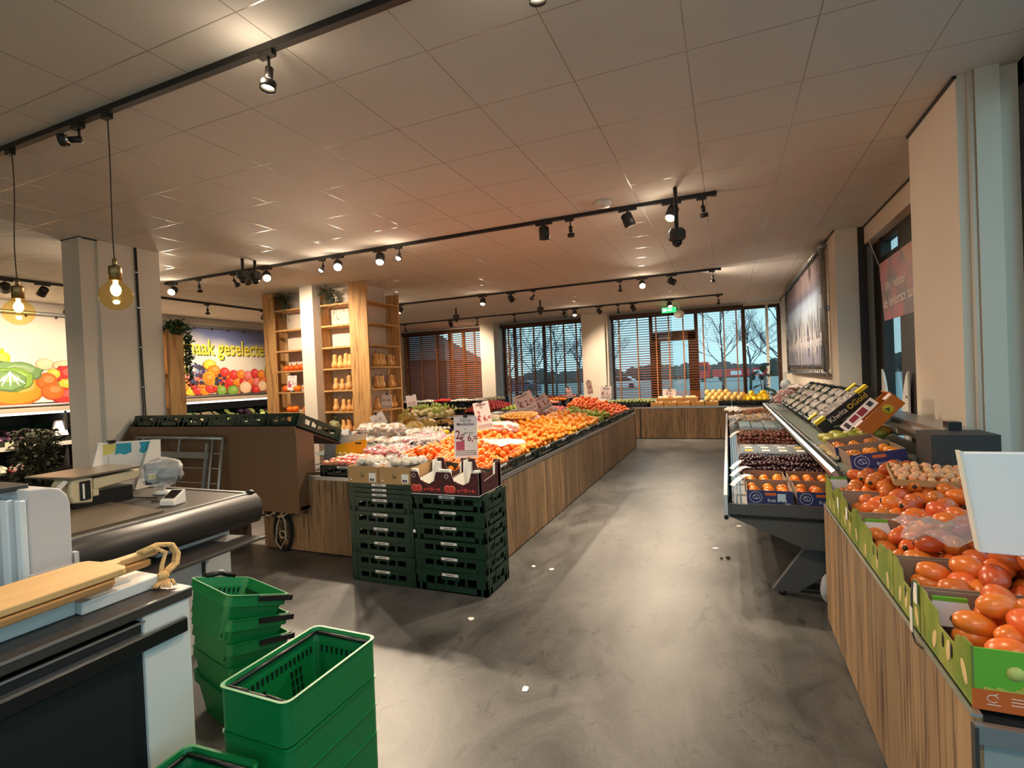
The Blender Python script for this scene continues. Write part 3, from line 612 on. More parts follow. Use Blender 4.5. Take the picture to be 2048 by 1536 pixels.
# near part: cabbage, pumpkin, peppers
B(4.35, 2.05, .30, .22, 'lime', .12, .5); B(4.6, 2.2, .12, .2, 'lime', .15); B(4.1, 1.85, .2, .2, 'lime', .15)
B(5.18, 2.16, .13, .10, 'cream'); B(5.46, 2.14, .17, .09, 'cream'); B(5.5, 1.98, .2, .16, 'red', .08); B(5.3, 1.99, .1, .09, 'pear', .1)
B(4.75, 1.72, .40, .26, 'org'); B(5.45, 1.6, .2, .14, 'red'); B(5.2, 1.86, .15, .15, 'dorg', .06); B(5.28, 1.68, .17, .14, 'dorg', .06); B(5.48, 1.82, .12, .08, 'pear', .15); B(5.62, 1.66, .1, .16, 'pear')
B(4.78, 2.04, .36, .16, 'leaf', .10, -.1); B(4.72, 1.90, .29, .20, 'green', .07); B(4.66, 1.88, .25, .17, 'leaf', .09)
for a in (-.9, -.45, 0, .45, .9): B(4.70 + .10*math.sin(a*1.4), 1.90 + .02*math.cos(a), .012, .13, 'wht', 0, a)
B(4.35, 1.55, .12, .07, 'red'); B(4.1, 1.5, .1, .1, 'dk')
# far part: mixed fruit
rp = random.Random(2)
for i in range(34):
    y = 6.5 + i*.165; c = rp.choice(['org', 'dorg', 'red', 'pink', 'cream', 'red', 'yel', 'pink']); B(y, 1.60 + rp.uniform(-.03, .03), rp.uniform(.12, .18), .11, c)
for i in range(30):
    y = 6.6 + i*.185; c = rp.choice(['org', 'red', 'pink', 'dorg', 'pink', 'red', 'yel']); B(y, 1.77 + rp.uniform(-.03, .03), rp.uniform(.11, .15), .11, c)
for i in range(22):
    y = 7.5 + i*.2; c = rp.choice(['org', 'red', 'pink', 'pink', 'red']); B(y, 1.93 + rp.uniform(-.04, .04), .12, .11, c)
B(7.62, 1.72, .14, .15, 'org'); B(7.5, 1.9, .15, .14, 'yel'); B(7.5, 1.9, .12, .11, 'org'); B(7.64, 2.06, .13, .11, 'pear')
for i in range(26): B(7.98 + rp.uniform(-.16, .16), 1.9 + rp.uniform(-.2, .25), .045, .045, rp.choice(['blue', 'blue', 'dk', 'sky']))
for i in range(18): B(8.45 + rp.uniform(-.2, .2), 1.85 + rp.uniform(-.18, .12), .04, .04, rp.choice(['dk', 'blue']))
B(8.28, 2.17, .16, .12, 'yel'); B(8.38, 2.04, .16, .12, 'org'); B(8.24, 1.86, .15, .15, 'yel'); B(8.24, 1.86, .12, .12, 'org'); B(8.65, 2.0, .12, .11, 'red')
B(8.55, 1.57, .12, .12, 'green', 0, .4); B(8.85, 1.56, .15, .12, 'green'); B(9.2, 1.62, .17, .15, 'cream', .06); B(9.7, 1.64, .14, .13, 'cream', .06); B(9.5, 1.56, .11, .1, 'red')
B(10.0, 2.02, .2, .24, 'lime', .14); B(10.3, 1.85, .25, .2, 'lime', .1)
fb.build('fruit_print', [PC[q] for q in PK], sheet)
M_yl = mat('yellow_lettering', sr(236, 220, 70), .5); M_yls = mat('olive_lettering_edge', sr(96, 92, 40), .5)
PF = lambda y, z, x: Matrix(((0, 0, 1, x), (1, 0, 0, y), (0, 1, 0, z), (0, 0, 0, 1)))
for s, dx, mm in (('edge', .0, M_yls), ('face', .004, M_yl)):
    text('smaak geselecteerd', .50, PF(8.93 + (.03 if s == 'edge' else 0), 2.56 - (.03 if s == 'edge' else 0), -10.986 + dx), mm, sheet, 'lettering', sx=.70, bold=.014)
po = MB(); po.cyl((-10.97, 2.5, 3.04), (-10.97, 12.3, 3.04), .03, n=10).cyl((-10.97, 2.5, 1.46), (-10.97, 12.3, 1.46), .022, n=10)
po.build('pipe_frame', M_galv, pt)
cl = MB()
for i in range(22): y = 2.8 + i*.43; cl.box(-10.985, -10.965, y-.012, y+.012, 2.97, 3.03)
cl.build('hook', M_black, pt)
# winter landscape banner on the right pier
def winter_mat():
    m, nt, b, out = newmat('winter_forest_print'); L = nt.links.new; tc = N(nt, 'ShaderNodeTexCoord'); sp = N(nt, 'ShaderNodeSeparateXYZ'); L(tc.outputs['Object'], sp.inputs[0])
    r = N(nt, 'ShaderNodeValToRGB'); mr = N(nt, 'ShaderNodeMapRange'); L(sp.outputs[2], mr.inputs[0]); mr.inputs[1].default_value = 0; mr.inputs[2].default_value = 1.6
    e = r.color_ramp.elements; e[0].position = 0; e[0].color = rgb(sr(138,136,156)); e[1].position = 1; e[1].color = rgb(sr(124,110,114))
    for p, c in ((.16, (150,148,166)), (.24, (190,188,196)), (.32, (226,222,224)), (.46, (186,196,212)), (.58, (190,210,232)), (.68, (170,190,220)), (.75, (116,112,132)), (.86, (138,122,126))): x = e.new(p); x.color = rgb(sr(*c))
    L(mr.outputs[0], r.inputs[0])
    mp = N(nt, 'ShaderNodeMapping'); L(tc.outputs['Object'], mp.inputs[0]); mp.inputs['Scale'].default_value = (1, 3.2, .5)
    no = N(nt, 'ShaderNodeTexNoise'); no.inputs['Scale'].default_value = 2.2; no.inputs['Detail'].default_value = 7; L(mp.outputs[0], no.inputs['Vector'])
    r2 = N(nt, 'ShaderNodeValToRGB'); q = r2.color_ramp.elements; q[0].position = .38; q[0].color = rgb((.42,.42,.5)); q[1].position = .6; q[1].color = rgb((1.15,1.15,1.12)); L(no.outputs['Fac'], r2.inputs[0])
    mx = N(nt, 'ShaderNodeMix', data_type='RGBA', blend_type='MULTIPLY'); mx.inputs['Factor'].default_value = .35; L(r.outputs[0], mx.inputs['A']); L(r2.outputs[0], mx.inputs['B'])
    L(mx.outputs['Result'], b.inputs['Base Color']); b.inputs['Roughness'].default_value = .6; return m
X = 1.215
bn = thing('winter_banner', 'snowy forest banner laced into a steel pipe frame on the right pier', 'banner', (X, 10.2, 1.50))
Y0, Y1, ZB, ZT = 8.15, 12.35, 1.56, 3.10
wsh = MB().box(X-.004, X+.004, Y0, Y1, ZB, ZT).build('sheet', winter_mat(), bn)
rn = random.Random(8); fo = MB(); kk = 0
for i in range(70):
    y = rn.uniform(Y0+.05, Y1-.05); hgt = rn.uniform(.12, .42); z = rn.uniform(1.95, 2.12); kk += 1; x = X-.0045-.00008*kk; c = rn.choice([0, 0, 1, 1, 2]); ww = rn.uniform(.03, .09)
    fo.add([(x, y-ww, z), (x, y+ww, z), (x, y+ww*.35, z+hgt*.6), (x, y, z+hgt), (x, y-ww*.35, z+hgt*.6)], [(0,1,2,3,4)], c)
    if i % 2: fo.add([(x, y-ww*.6, 1.85), (x, y+ww*.6, 1.85), (x, y+ww*.25, 1.85-hgt*.7), (x, y-ww*.25, 1.85-hgt*.7)], [(0,1,2,3)], c)
fo.build('forest_print', [mat('print_frost_grey', sr(122,122,138), .6), mat('print_snow', sr(214,212,216), .6), mat('print_dusk_fir', sr(96,102,120), .6)], wsh)
fr = MB(); r0 = .033
for a, b_ in (((X, Y0-.14, ZB-.10), (X, Y1+.14, ZB-.10)), ((X, Y0-.14, ZT+.06), (X, Y1+.14, ZT+.06)), ((X, Y0-.14, ZB-.10), (X, Y0-.14, ZT+.06)), ((X, Y1+.14, ZB-.10), (X, Y1+.14, ZT+.06))): fr.cyl(a, b_, r0, n=12)
for y in (Y0-.14, Y1+.14):
    for z in (ZB-.1, ZT+.06): fr.ell((X, y, z), .045, 12, 8)
fr.box(X+.03, 1.279, Y0-.2, Y0-.1, 2.3, 2.36)
fr.build('pipe_frame', M_galv, bn)
lc = MB()
for i in range(26):
    y = Y0 + (Y1-Y0)*(i+.5)/26
    lc.tube([(X+.035, y-.01, ZT+.06), (X-.036, y, ZT+.06), (X-.01, y+.01, ZT-.03)], .006, 5); lc.tube([(X+.035, y-.01, ZB-.1), (X-.036, y, ZB-.1), (X-.01, y+.01, ZB+.03)], .006, 5)
for i in range(7):
    z = ZB + (ZT-ZB)*(i+.5)/7
    lc.tube([(X-.01, Y0+.04, z), (X-.036, Y0-.14, z), (X+.02, Y0-.178, z)], .005, 5); lc.tube([(X-.01, Y1-.04, z), (X-.036, Y1+.14, z)], .005, 5)
lc.build('lacing', M_black, bn)
# strawberry banner in the bay window
def berry_mat():
    m, nt, b, out = newmat('strawberry_print'); L = nt.links.new; tc = N(nt, 'ShaderNodeTexCoord')
    vo = N(nt, 'ShaderNodeTexVoronoi'); vo.inputs['Scale'].default_value = 4.5; L(tc.outputs['Object'], vo.inputs['Vector'])
    r = N(nt, 'ShaderNodeValToRGB'); e = r.color_ramp.elements; e[0].position = .1; e[0].color = rgb(sr(176,44,46)); e[1].position = .75; e[1].color = rgb(sr(84,24,30)); x = e.new(.4); x.color = rgb(sr(150,38,42)); L(vo.outputs['Distance'], r.inputs[0])
    L(r.outputs[0], b.inputs['Base Color']); b.inputs['Roughness'].default_value = .5; return m
sb = thing('strawberry_banner', 'red strawberry banner with white lettering hanging in the dark bay window', 'banner', (1.5, 6.0, 2.3))
A = [(1.5, 6.50, 2.60), (1.5, 4.75, 2.62), (1.5, 4.9, 2.0), (1.5, 6.36, 2.0)]
MB().prism([A[0], A[1], A[2], A[3]], (.006, 0, 0)).build('sheet', berry_mat(), sb)
TF = lambda y, z: frame((1.498, y, z), (0, -1, .02), (0, 0, 1))
M_wl = mat('white_lettering', sr(240, 228, 222), .6)
text('Wij hebben', .135, TF(6.27, 2.33), M_wl, sb, 'lettering', 'LEFT', bold=.006); text('de lekkerste aardbeien', .145, TF(6.36, 2.17), M_wl, sb, 'lettering', 'LEFT', bold=.006)
bl = MB(); bl.add([(1.4985, 5.75, 2.61), (1.4985, 5.3, 2.615), (1.4985, 5.35, 2.44), (1.4985, 5.6, 2.47)], [(0,1,2,3)]); bl.build('leaf_print', mat('print_berry_leaf', sr(176, 120, 96), .6), sb)
MB().tube([(1.5, 6.5, 2.6), (1.52, 6.85, 2.85), (1.58, 7.3, 3.1)], .004, 5).build('cord', M_whitep, sb)
# ================================================================== CRATES
def crate_mb(L=.6, W=.4, h=.112, t=.012, lip=.006):
    b = MB(); a, c = L/2, W/2
    b.box(-a, a, -c, c, .0, .008)
    def wall(axis, s):
        hl = a if axis == 'x' else c; pos = (c if axis == 'x' else a)*s
        def bx(u0, u1, z0, z1, d=0):
            p0, p1 = sorted((pos + s*d, pos - s*t))
            if axis == 'x': b.box(u0, u1, p0, p1, z0, z1)
            else: b.box(p0, p1, u0, u1, z0, z1)
        bx(-hl, hl, .0, h*.34); bx(-hl, hl, h*.74, h, lip*.4); bx(-hl, -hl+.085, 0, h); bx(hl-.085, hl, 0, h)
        bx(-hl+.03, -hl+.05, 0, h, lip*.5); bx(hl-.05, hl-.03, 0, h, lip*.5)
        n = 5 if axis == 'x' else 3; span = 2*(hl-.085)
        for i in range(1, n): u = -hl+.085+span*i/n; bx(u-.009, u+.009, h*.3, h*.8)
        bx(-.075 if axis == 'x' else -.05, .075 if axis == 'x' else .05, h*.62, h, lip)
    for s in (-1, 1): wall('x', s); wall('y', s)
    return b
def plate_mb(y, z, w=.135, hh=.017):     # white label strip on the long side
    p = MB(); p.box(-w/2, w/2, y-.004, y, z-hh/2, z+hh/2, 0); rn = random.Random(3); u = -w*.42
    p.box(-w*.45, -w*.40, y-.0046, y-.004, z-.003, z+.003, 1)
    u = -w*.28
    while u < w*.28: d = rn.uniform(.004, .010); p.box(u, u+d, y-.0046, y-.004, z-.0042, z+.0042, 1); u += d+.0022
    p.box(w*.38, w*.43, y-.0046, y-.004, z-.003, z+.003, 1)
    return p
def make_crate(h=.112, m=None, label=None, L=.6, W=.4, plate=True, name='plastic_crate'):
    t = thing(name, label or 'green plastic crate', 'crate'); crate_mb(L, W, h).build('body', m or M_crate, t, local=True)
    if plate:
        o = plate_mb(-W/2-.006, h*.86).build('label_strip', [M_paper, M_darkink], t, local=True); o['label'] = 'white label strip'
    return t
def T(x, y, z, rz=0, rx=0, ry=0, s=1): return Matrix.Translation((x, y, z)) @ Euler((rx, ry, rz)).to_matrix().to_4x4() @ Matrix.Scale(s, 4)
P_CR = make_crate(); FIRST = {}
def use(proto, M, label, group=None):
    """the first use moves the prototype itself, later ones copy it"""
    if proto not in FIRST:
        FIRST[proto] = 1; setm(proto, M)
        for c in proto.children: WM[c] = M
        proto['label'] = label
        if group: proto['group'] = group
        return proto
    return dup(proto, M, label, group)
# two stacks of empty crates in front of the island
GS = 'stacked empty green crates'
P_TALL = make_crate(.155)
pitch = .113
for i in range(6): use(P_CR, T(-2.558, 3.525, .0008 + i*pitch, RND.uniform(-.006, .006)), 'empty green crate in the left stack, %s' % ('on the floor' if i == 0 else '%s layer from the floor' % ordinal(i)), GS)
fold = thing('folded_crate', '', 'crate'); f = MB(); f.box(-.3, .3, -.2, .2, 0, .03).box(-.3, .3, -.206, -.2, .018, .034).box(-.3, -.24, -.204, .204, 0, .036).box(.24, .3, -.204, .204, 0, .036); f.build('body', M_crate, fold, local=True)
plate_mb(-.207, .026).build('label_strip', [M_paper, M_darkink], fold, local=True)['label'] = 'white label strip'
for i in range(3): use(fold, T(-2.558, 3.525, 6*pitch + .002 + i*.0385), 'folded flat green crate, %s one on top of the left stack' % ('lowest', 'middle', 'topmost')[i], 'folded crates on the left stack')
use(P_TALL, T(-1.953, 3.53, .0008), 'tall empty green crate at the floor of the right stack', GS)
for i in range(5): use(P_CR, T(-1.953, 3.53, .157 + i*.1155, RND.uniform(-.006, .006)), 'empty green crate in the right stack, %s layer above the tall one' % ordinal(i), GS)
scrap = MB(); scrap.prism([(-2.262, 3.318, .438), (-2.235, 3.318, .432), (-2.24, 3.318, .455), (-2.25, 3.318, .46)], (0, .003, 0)); tag(scrap.build('paper_scrap', M_paper), 'white paper scrap stuck between the two green crate stacks', 'paper scrap')

# ================================================================== ISLAND
XI0, XI1, YI0, YI1 = -4.3, -1.83, 3.75, 11.0
isl = thing('produce_island', 'long wood clad produce island in the middle of the shop', 'display stand', (-3.0, 7.4, 0))
MB().box(-1.865, XI1, YI0+.02, YI1, .012, .70).build('side_board', M_wood_y, isl)
MB().box(XI0, XI1-.02, YI0, YI0+.03, .012, .70).build('end_board', M_wood_x, isl)
MB().box(XI0, XI0+.035, YI0+.03, YI1, .012, .70).build('side_board', M_wood_y, isl)
MB().box(XI0+.035, -1.865, YI1-.03, YI1, .012, .70).build('end_board', M_wood_x, isl)
MB().box(XI0+.05, -1.88, YI0+.04, YI1-.04, 0, .66).build('plinth', M_black, isl)
MB().box(XI0, -1.87, YI0+.03, YI1, .66, .70).build('deck', M_dark, isl)
r = MB(); r.box(-1.865, XI1+.006, YI0, YI1, .70, .735).box(XI0, XI1, YI0-.004, YI0+.03, .70, .735); r.build('edge_rail', M_alu, isl)
MB().box(-1.85, XI1+.008, YI1, YI1+.02, .012, .74).build('corner_trim', M_black, isl)
SL = .15                                      # slope of the right half
s = MB(); s.hexa([(-1.87, YI0+.04, .70), (-1.87, YI1-.04, .70), (-2.74, YI1-.04, .70), (-2.74, YI0+.04, .70), (-1.87, YI0+.04, .742), (-1.87, YI1-.04, .742), (-2.74, YI1-.04, .742+.87*SL), (-2.74, YI0+.04, .742+.87*SL)])
s.build('sloped_shelf', M_dark, isl)
# edge crates along the right side, tilted with the shelf
P_EDGE = make_crate(.092, M_crated, '', .585, .4)
for i in range(12):
    y = YI0 + .06 + .295 + i*.598
    use(P_EDGE, Matrix.Translation((-2.045, y, .775)) @ rot('Y', math.atan(SL)) @ rot('Z', PI/2), 'dark green fruit crate along the aisle edge of the island, %s from the near end' % ordinal(i), 'crates along the aisle edge of the island')
# ------------------------------------------------------------------ loose fruit
def fruit_mat(name, c, hue=.012, val=.12, bump=.25, bscale=90, rough=.42, var=.12):
    return mat(name, c, rough, var=var, nscale=14, bump=bump, bscale=bscale, hue=hue, val=val, coat=.15)
M_mand = fruit_mat('mandarin_peel', sr(242, 128, 26)); M_oran = fruit_mat('orange_peel', sr(248, 160, 30)); M_lime = fruit_mat('lime_peel', sr(168, 176, 40), .04)
M_clem = fruit_mat('clementine_peel', sr(236, 116, 30)); M_pers = fruit_mat('persimmon_skin', sr(210, 104, 40), .012, .22, .05, 30, .3, .25); M_cal = mat('dry_calyx', sr(62, 52, 34), .8)
def fruit_proto(name, m, r, cat, sq=.9, wob=None):
    b = MB(); b.ell((0, 0, 0), (r, r, r*sq), 12, 8, wob=wob); o = b.build(name, m); o['category'] = cat; return o
def lattice(x0, x1, y0, y1, d, jit):
    pts = []; row = 0; y = y0
    while y <= y1:
        x = x0 + (d/2 if row % 2 else 0)
        while x <= x1: pts.append((x + RND.gauss(0, jit), y + RND.gauss(0, jit))); x += d
        y += d*.88; row += 1
    return pts
def poisson(x0, x1, y0, y1, d, tries=30):
    c = d/1.4142; g = {}; pts = []; n = int((x1-x0)*(y1-y0)/(d*d)*tries)
    for _ in range(n):
        x, y = RND.uniform(x0, x1), RND.uniform(y0, y1); a, b = int(x//c), int(y//c)
        if all((px-x)**2 + (py-y)**2 >= d*d for i in range(a-2, a+3) for j in range(b-2, b+3) for px, py in g.get((i, j), ())):
            g.setdefault((a, b), []).append((x, y)); pts.append((x, y))
    return pts
def heap(name, m, r, cat, label, group, x0, x1, y0, y1, surf, limit, mask=None, sq=.9):
    proto = fruit_proto(name, m, r, cat, sq); d = 2*r*1.03
    top = [(x, y, surf(x, y) + r*.9) for x, y in poisson(x0, x1, y0, y1, d*.86) if mask is None or mask(x, y)]
    ex = [(x + r, y + r*.5, surf(x, y) + r*2.2) for x, y in poisson(x0+r*2, x1-r*2, y0+r*2, y1-r*2, d*1.25) if (mask is None or mask(x, y)) and RND.random() < .5]
    allp = sorted(top + ex, key=lambda p: p[0]**2 + p[1]**2 + (p[2]-1.58)**2)
    for i, p in enumerate(allp[:limit]):
        M = Matrix.Translation(p) @ Euler((RND.uniform(0, 6.3), RND.uniform(0, 6.3), RND.uniform(0, 6.3))).to_matrix().to_4x4() @ Matrix.Scale(RND.uniform(.92, 1.05), 4)
        if i == 0: setm(proto, M); tag(proto, label, None, group)
        else: dup(proto, M, label, group)
    b = MB()
    for p in allp[limit:]: b.ell(p, (r, r, r*sq), 9, 6)
    for x, y in lattice(x0, x1, y0, y1, d*1.15, r*.1):
        if mask is None or mask(x, y): b.ell((x, y, surf(x, y) - r*.55), r, 7, 5)
    tag(b.build(name + '_pile', m), 'rest of the ' + group, cat, kind='stuff')
base = lambda x, y: .795 + (-1.87 - x)*SL + .018*math.sin(x*9+y*5)*math.sin(y*3.1)
nomask = [(-2.0, -1.55)]
heap('mandarin', M_mand, .0315, 'mandarin', 'small deep orange mandarin in the pile nearest the crate stacks', 'mandarins on the near part of the island', -2.70, -1.90, 3.80, 6.28, lambda x, y: base(x, y) + .07*math.exp(-((y-5.3)/.8)**2)*(1 if x < -2 else .5), 295)
heap('orange', M_oran, .035, 'orange', 'yellow orange fruit in the middle pile of the island', 'oranges in the middle of the island', -2.62, -1.91, 6.38, 8.10, lambda x, y: base(x, y) + .03, 290)
heap('lime', M_lime, .031, 'lime', 'yellow green lime between the oranges and the far orange heap', 'limes on the island', -2.62, -1.95, 8.20, 9.05, lambda x, y: base(x, y) + .03, 290)
heap('clementine', M_clem, .032, 'clementine', 'orange clementine in the high heap at the far end of the island', 'clementines heaped at the far end', -2.72, -1.92, 9.12, 10.9, lambda x, y: base(x, y) + .17*max(0, 1-((x+2.55)/.55)**2)*max(0, 1-((y-9.75)/.9)**2), 290)
# ------------------------------------------------------------------ signs
def sign(label, c, w, h, yaw, roll, lines, pitch=-.12, stick=True, pic=None, bars=True):
    t = thing('price_sign', label, 'price sign', c)
    M = Matrix.Translation(V(c)) @ rot('Z', yaw) @ rot('X', PI/2 + pitch) @ rot('Z', roll); WMt = M
    def place(mb, nm, m, par=None):
        q = MB(); q.v = [M @ p for p in mb.v]; q.f = mb.f; q.m = mb.m; q.s = mb.s; return q.build(nm, m, par or t)
    b = MB(); b.box(-w/2, w/2, -h/2, h/2, -.002, 0); cd_ = place(b, 'card', M_paperpink)
    if bars:
        b = MB(); b.box(-w*.42, w*.42, -h*.43, -h*.37, 0, .0006, 0).box(-w*.42, w*.42, -h*.34, -h*.325, 0, .0006, 0).box(-w*.4, w*.38, -h*.415, -h*.385, .0006, .001, 1); place(b, 'printed_bar', [M_darkink, M_paper], cd_)
    if pic:
        b = MB(); b.box(-w*.42, -w*.06, -h*.31, -h*.10, 0, .0006); place(b, 'picture', pic, cd_)
    for s, x, y, z, m in lines: text(s, z, M @ Matrix.Translation((x*w, y*h, .0012)), m, cd_, 'lettering', sx=.85)
    b = MB(); b.box(-.018, .018, h/2-.012, h/2+.018, -.008, .006); place(b, 'clip', M_black)
    if stick: b = MB(); b.cyl((0, -h/2-.12, -.006), (0, h/2, -.006), .005, n=8); place(b, 'stick', M_acryl)
    return t
YAW = lambda x, y: math.atan2(-x, y)
sign('large price sign reading 2 for 6 euro standing in the nearest mandarins', (-2.09, 3.92, 1.09), .20, .355, YAW(-2.09, 3.92), -.02, [('Verse', 0, .41, .05, M_greyink), ('Mandarijnen', 0, .31, .036, M_darkink), ('kilo voor', .12, .10, .026, M_darkink), ('per', 0, .2, .02, M_greyink), ('2', -.33, .05, .105, M_redink), ('€ 6,=', .13, -.03, .082, M_redink)], pic=M_pinkink)
sign('tilted price sign reading 2 for 6 euro behind the large one', (-2.42, 4.95, 1.19), .17, .30, YAW(-2.6, 5.2) + .1, .15, [('Bospeen', 0, .40, .035, M_darkink), ('kilo', 0, .3, .03, M_greyink), ('2', -.24, .08, .085, M_redink), ('€ 6,=', .05, -.1, .08, M_redink)], stick=True)
sign('slanted price sign reading 6 for 2 euro above the oranges', (-2.85, 7.3, 1.19), .30, .30, YAW(-2.6, 7), .42, [('Sinaasappels', 0, .38, .042, M_darkink), ('6', -.3, .18, .07, M_redink), ('€ 2,=', .05, -.05, .12, M_redink)])
sign('slanted dark print sign behind the limes', (-2.95, 8.35, 1.12), .27, .27, YAW(-2.6, 8), .52, [('Limoenen', 0, .35, .05, M_darkink), ('€ 1,-', .05, -.05, .14, M_redink)])
sign('crumpled white price sign lying on the oranges by the yellow tray', (-2.62, 6.95, .99), .28, .18, YAW(-2.6, 7)+.5, .25, [('€ 1,99', 0, .0, .09, M_pinkink)], -.9, False)
sign('upright narrow price sign left of the clementine heap', (-3.05, 10.35, 1.22), .14, .22, 1.0, .12, [('€ 2,-', 0, 0, .06, M_redink)])
sign('dark edge-on price sign in the clementine heap', (-2.55, 10.1, 1.32), .20, .26, 1.25, .1, [('€ 2,50', 0, 0, .05, M_redink)])
sign('white price sign standing in front of the wide white pillar', (-2.75, 12.5, 1.12), .26, .32, .2, -.06, [('Avocado', 0, .3, .05, M_darkink), ('€ 1,-', 0, -.1, .13, M_redink)], pitch=-.05)
sign('white price sign over the woven fruit baskets', (-1.28, 12.6, 1.07), .30, .17, .05, 0, [('2 voor', 0, .25, .05, M_redink), ('€ 3,-', 0, -.15, .08, M_redink)], pitch=-.05, bars=False)
sign('white price sign between the small pumpkins on the left rack', (-7.02, 6.84, 1.66), .20, .27, .05, -.03, [('Pompoen', 0, .35, .035, M_greyink), ('€ 1,-', 0, -.02, .10, M_redink)], pitch=-.06, pic=M_pinkink, bars=False)
# plastic bags, tray
def crumple(name, label, cat, c, sx, sy, sz, m, seed, group=None):
    rn = random.Random(seed); b = MB(); n = 14; vs = []; 
    ph = [rn.uniform(0, 6.3) for _ in range(8)]
    for i in range(n+1):
        for j in range(n+1):
            u, v_ = i/n*2-1, j/n*2-1; rr = max(abs(u), abs(v_))
            e = 1 + .18*math.sin(5*u+ph[0])*math.sin(4*v_+ph[1])
            z = sz*(1-rr**2)*(.6+.4*math.sin(3*u+ph[2])*math.cos(4*v_+ph[3])) + sz*.35*math.sin(9*u+ph[4])*math.sin(8*v_+ph[5]) + rn.uniform(-.12, .12)*sz
            vs.append((c[0] + sx*u*e, c[1] + sy*v_*e, c[2] + z))
    b.add(vs, [(i*(n+1)+j, (i+1)*(n+1)+j, (i+1)*(n+1)+j+1, i*(n+1)+j+1) for i in range(n) for j in range(n)], 0, True)
    return tag(b.build(name, m), label, cat, group)
crumple('plastic_bag', 'crumpled white plastic bag lying on the near mandarins', 'plastic bag', (-2.15, 4.62, .945), .30, .14, .05, M_filmw, 4)
t = thing('fruit_bag', 'clear bag of mandarins lying on top of the mandarin pile', 'bag of fruit', (-2.36, 5.28, 1.0))
q = MB(); rn = random.Random(3)
for i in range(14): q.ell((-2.36 + rn.uniform(-.13, .13), 5.28 + rn.uniform(-.1, .1), 1.02 + rn.uniform(0, .03)), .03, 9, 6)
q.build('mandarin', M_mand, t); q = MB(); q.crinkle((-2.36, 5.28, 1.03), (.20, .16, .065), 3, 24, 10); q.build('film', M_filmw, t)
t = thing('woven_tray', 'shallow yellow woven tray lying on the oranges', 'tray', (-2.72, 6.72, 1.02))
M_straw = mat('yellow_straw', sr(232, 176, 84), .7, var=.15, nscale=40)
MB().lathe([(0, 0), (.24, .0), (.27, .03), (.26, .034), (.23, .012), (0, .012)], 28, Matrix.Translation((-2.72, 6.72, 1.03)) @ rot('X', .1)).build('dish', M_straw, t)
q = MB(); rn = random.Random(6)
for i in range(60): a, rr = rn.uniform(0, 6.3), .22*math.sqrt(rn.random()); q.ell((-2.72 + rr*math.cos(a), 6.72 + rr*math.sin(a), 1.052), .018, 7, 5)
q.build('berries', mat('physalis_husk', sr(226, 168, 70), .6), t)['kind'] = 'stuff'
# ================================================================== BOXES ON THE CRATE STACKS
def open_box(b, x0, x1, y0, y1, z0, h, t=.005, m=0, mi=None):
    mi = m if mi is None else mi
    b.box(x0, x1, y0, y1, z0, z0+.004, mi)
    b.box(x0, x1, y0, y0+t, z0+.004, z0+h, m); b.box(x0, x1, y1-t, y1, z0+.004, z0+h, m); b.box(x0, x0+t, y0+t, y1-t, z0+.004, z0+h, m); b.box(x1-t, x1, y0+t, y1-t, z0+.004, z0+h, m)
M_cello = film('crinkled_cello', (.98, .96, .93), .24, .14); M_garlic = mat('pale_mushroom', sr(250, 240, 222), .7, var=.06)
def bagpile(name, label, cat, x0, x1, y0, y1, z, m, wrap, n, r, seed, group=None, h=.05):
    """n small wrapped portions lying in a box: every portion a thing of its own"""
    rn = random.Random(seed); k = max(1, round(math.sqrt(n*(x1-x0)/(y1-y0)))); rows = math.ceil(n/k); first = None
    for i in range(n):
        cx = x0 + (x1-x0)*((i % k)+.5)/k + rn.gauss(0, .008); cy = y0 + (y1-y0)*((i//k)+.5)/rows + rn.gauss(0, .008); cz = z + rn.uniform(0, h)
        if first is None or i < 3:
            t = thing(name, label, cat, (cx, cy, cz), group=group)
            q = MB(); q.ell((cx, cy, cz), (r, r*.8, r*.6), 10, 6); 
            for _ in range(4): q.ell((cx + rn.uniform(-r, r)*.6, cy + rn.uniform(-r, r)*.6, cz + rn.uniform(0, r*.4)), r*.5, 8, 5)
            q.build('contents', m, t)
            sd = rn.uniform(0, 6); q = MB(); q.crinkle((cx, cy, cz+.008), (r*1.25, r*1.1, r*.95), seed*50+i, 14, 8, .2); q.build('wrap', wrap, t)
            first = first or t; lst = t
        else: dup(lst if i % 2 else first, T(cx, cy, cz, rn.uniform(0, 6.3)), label, group)
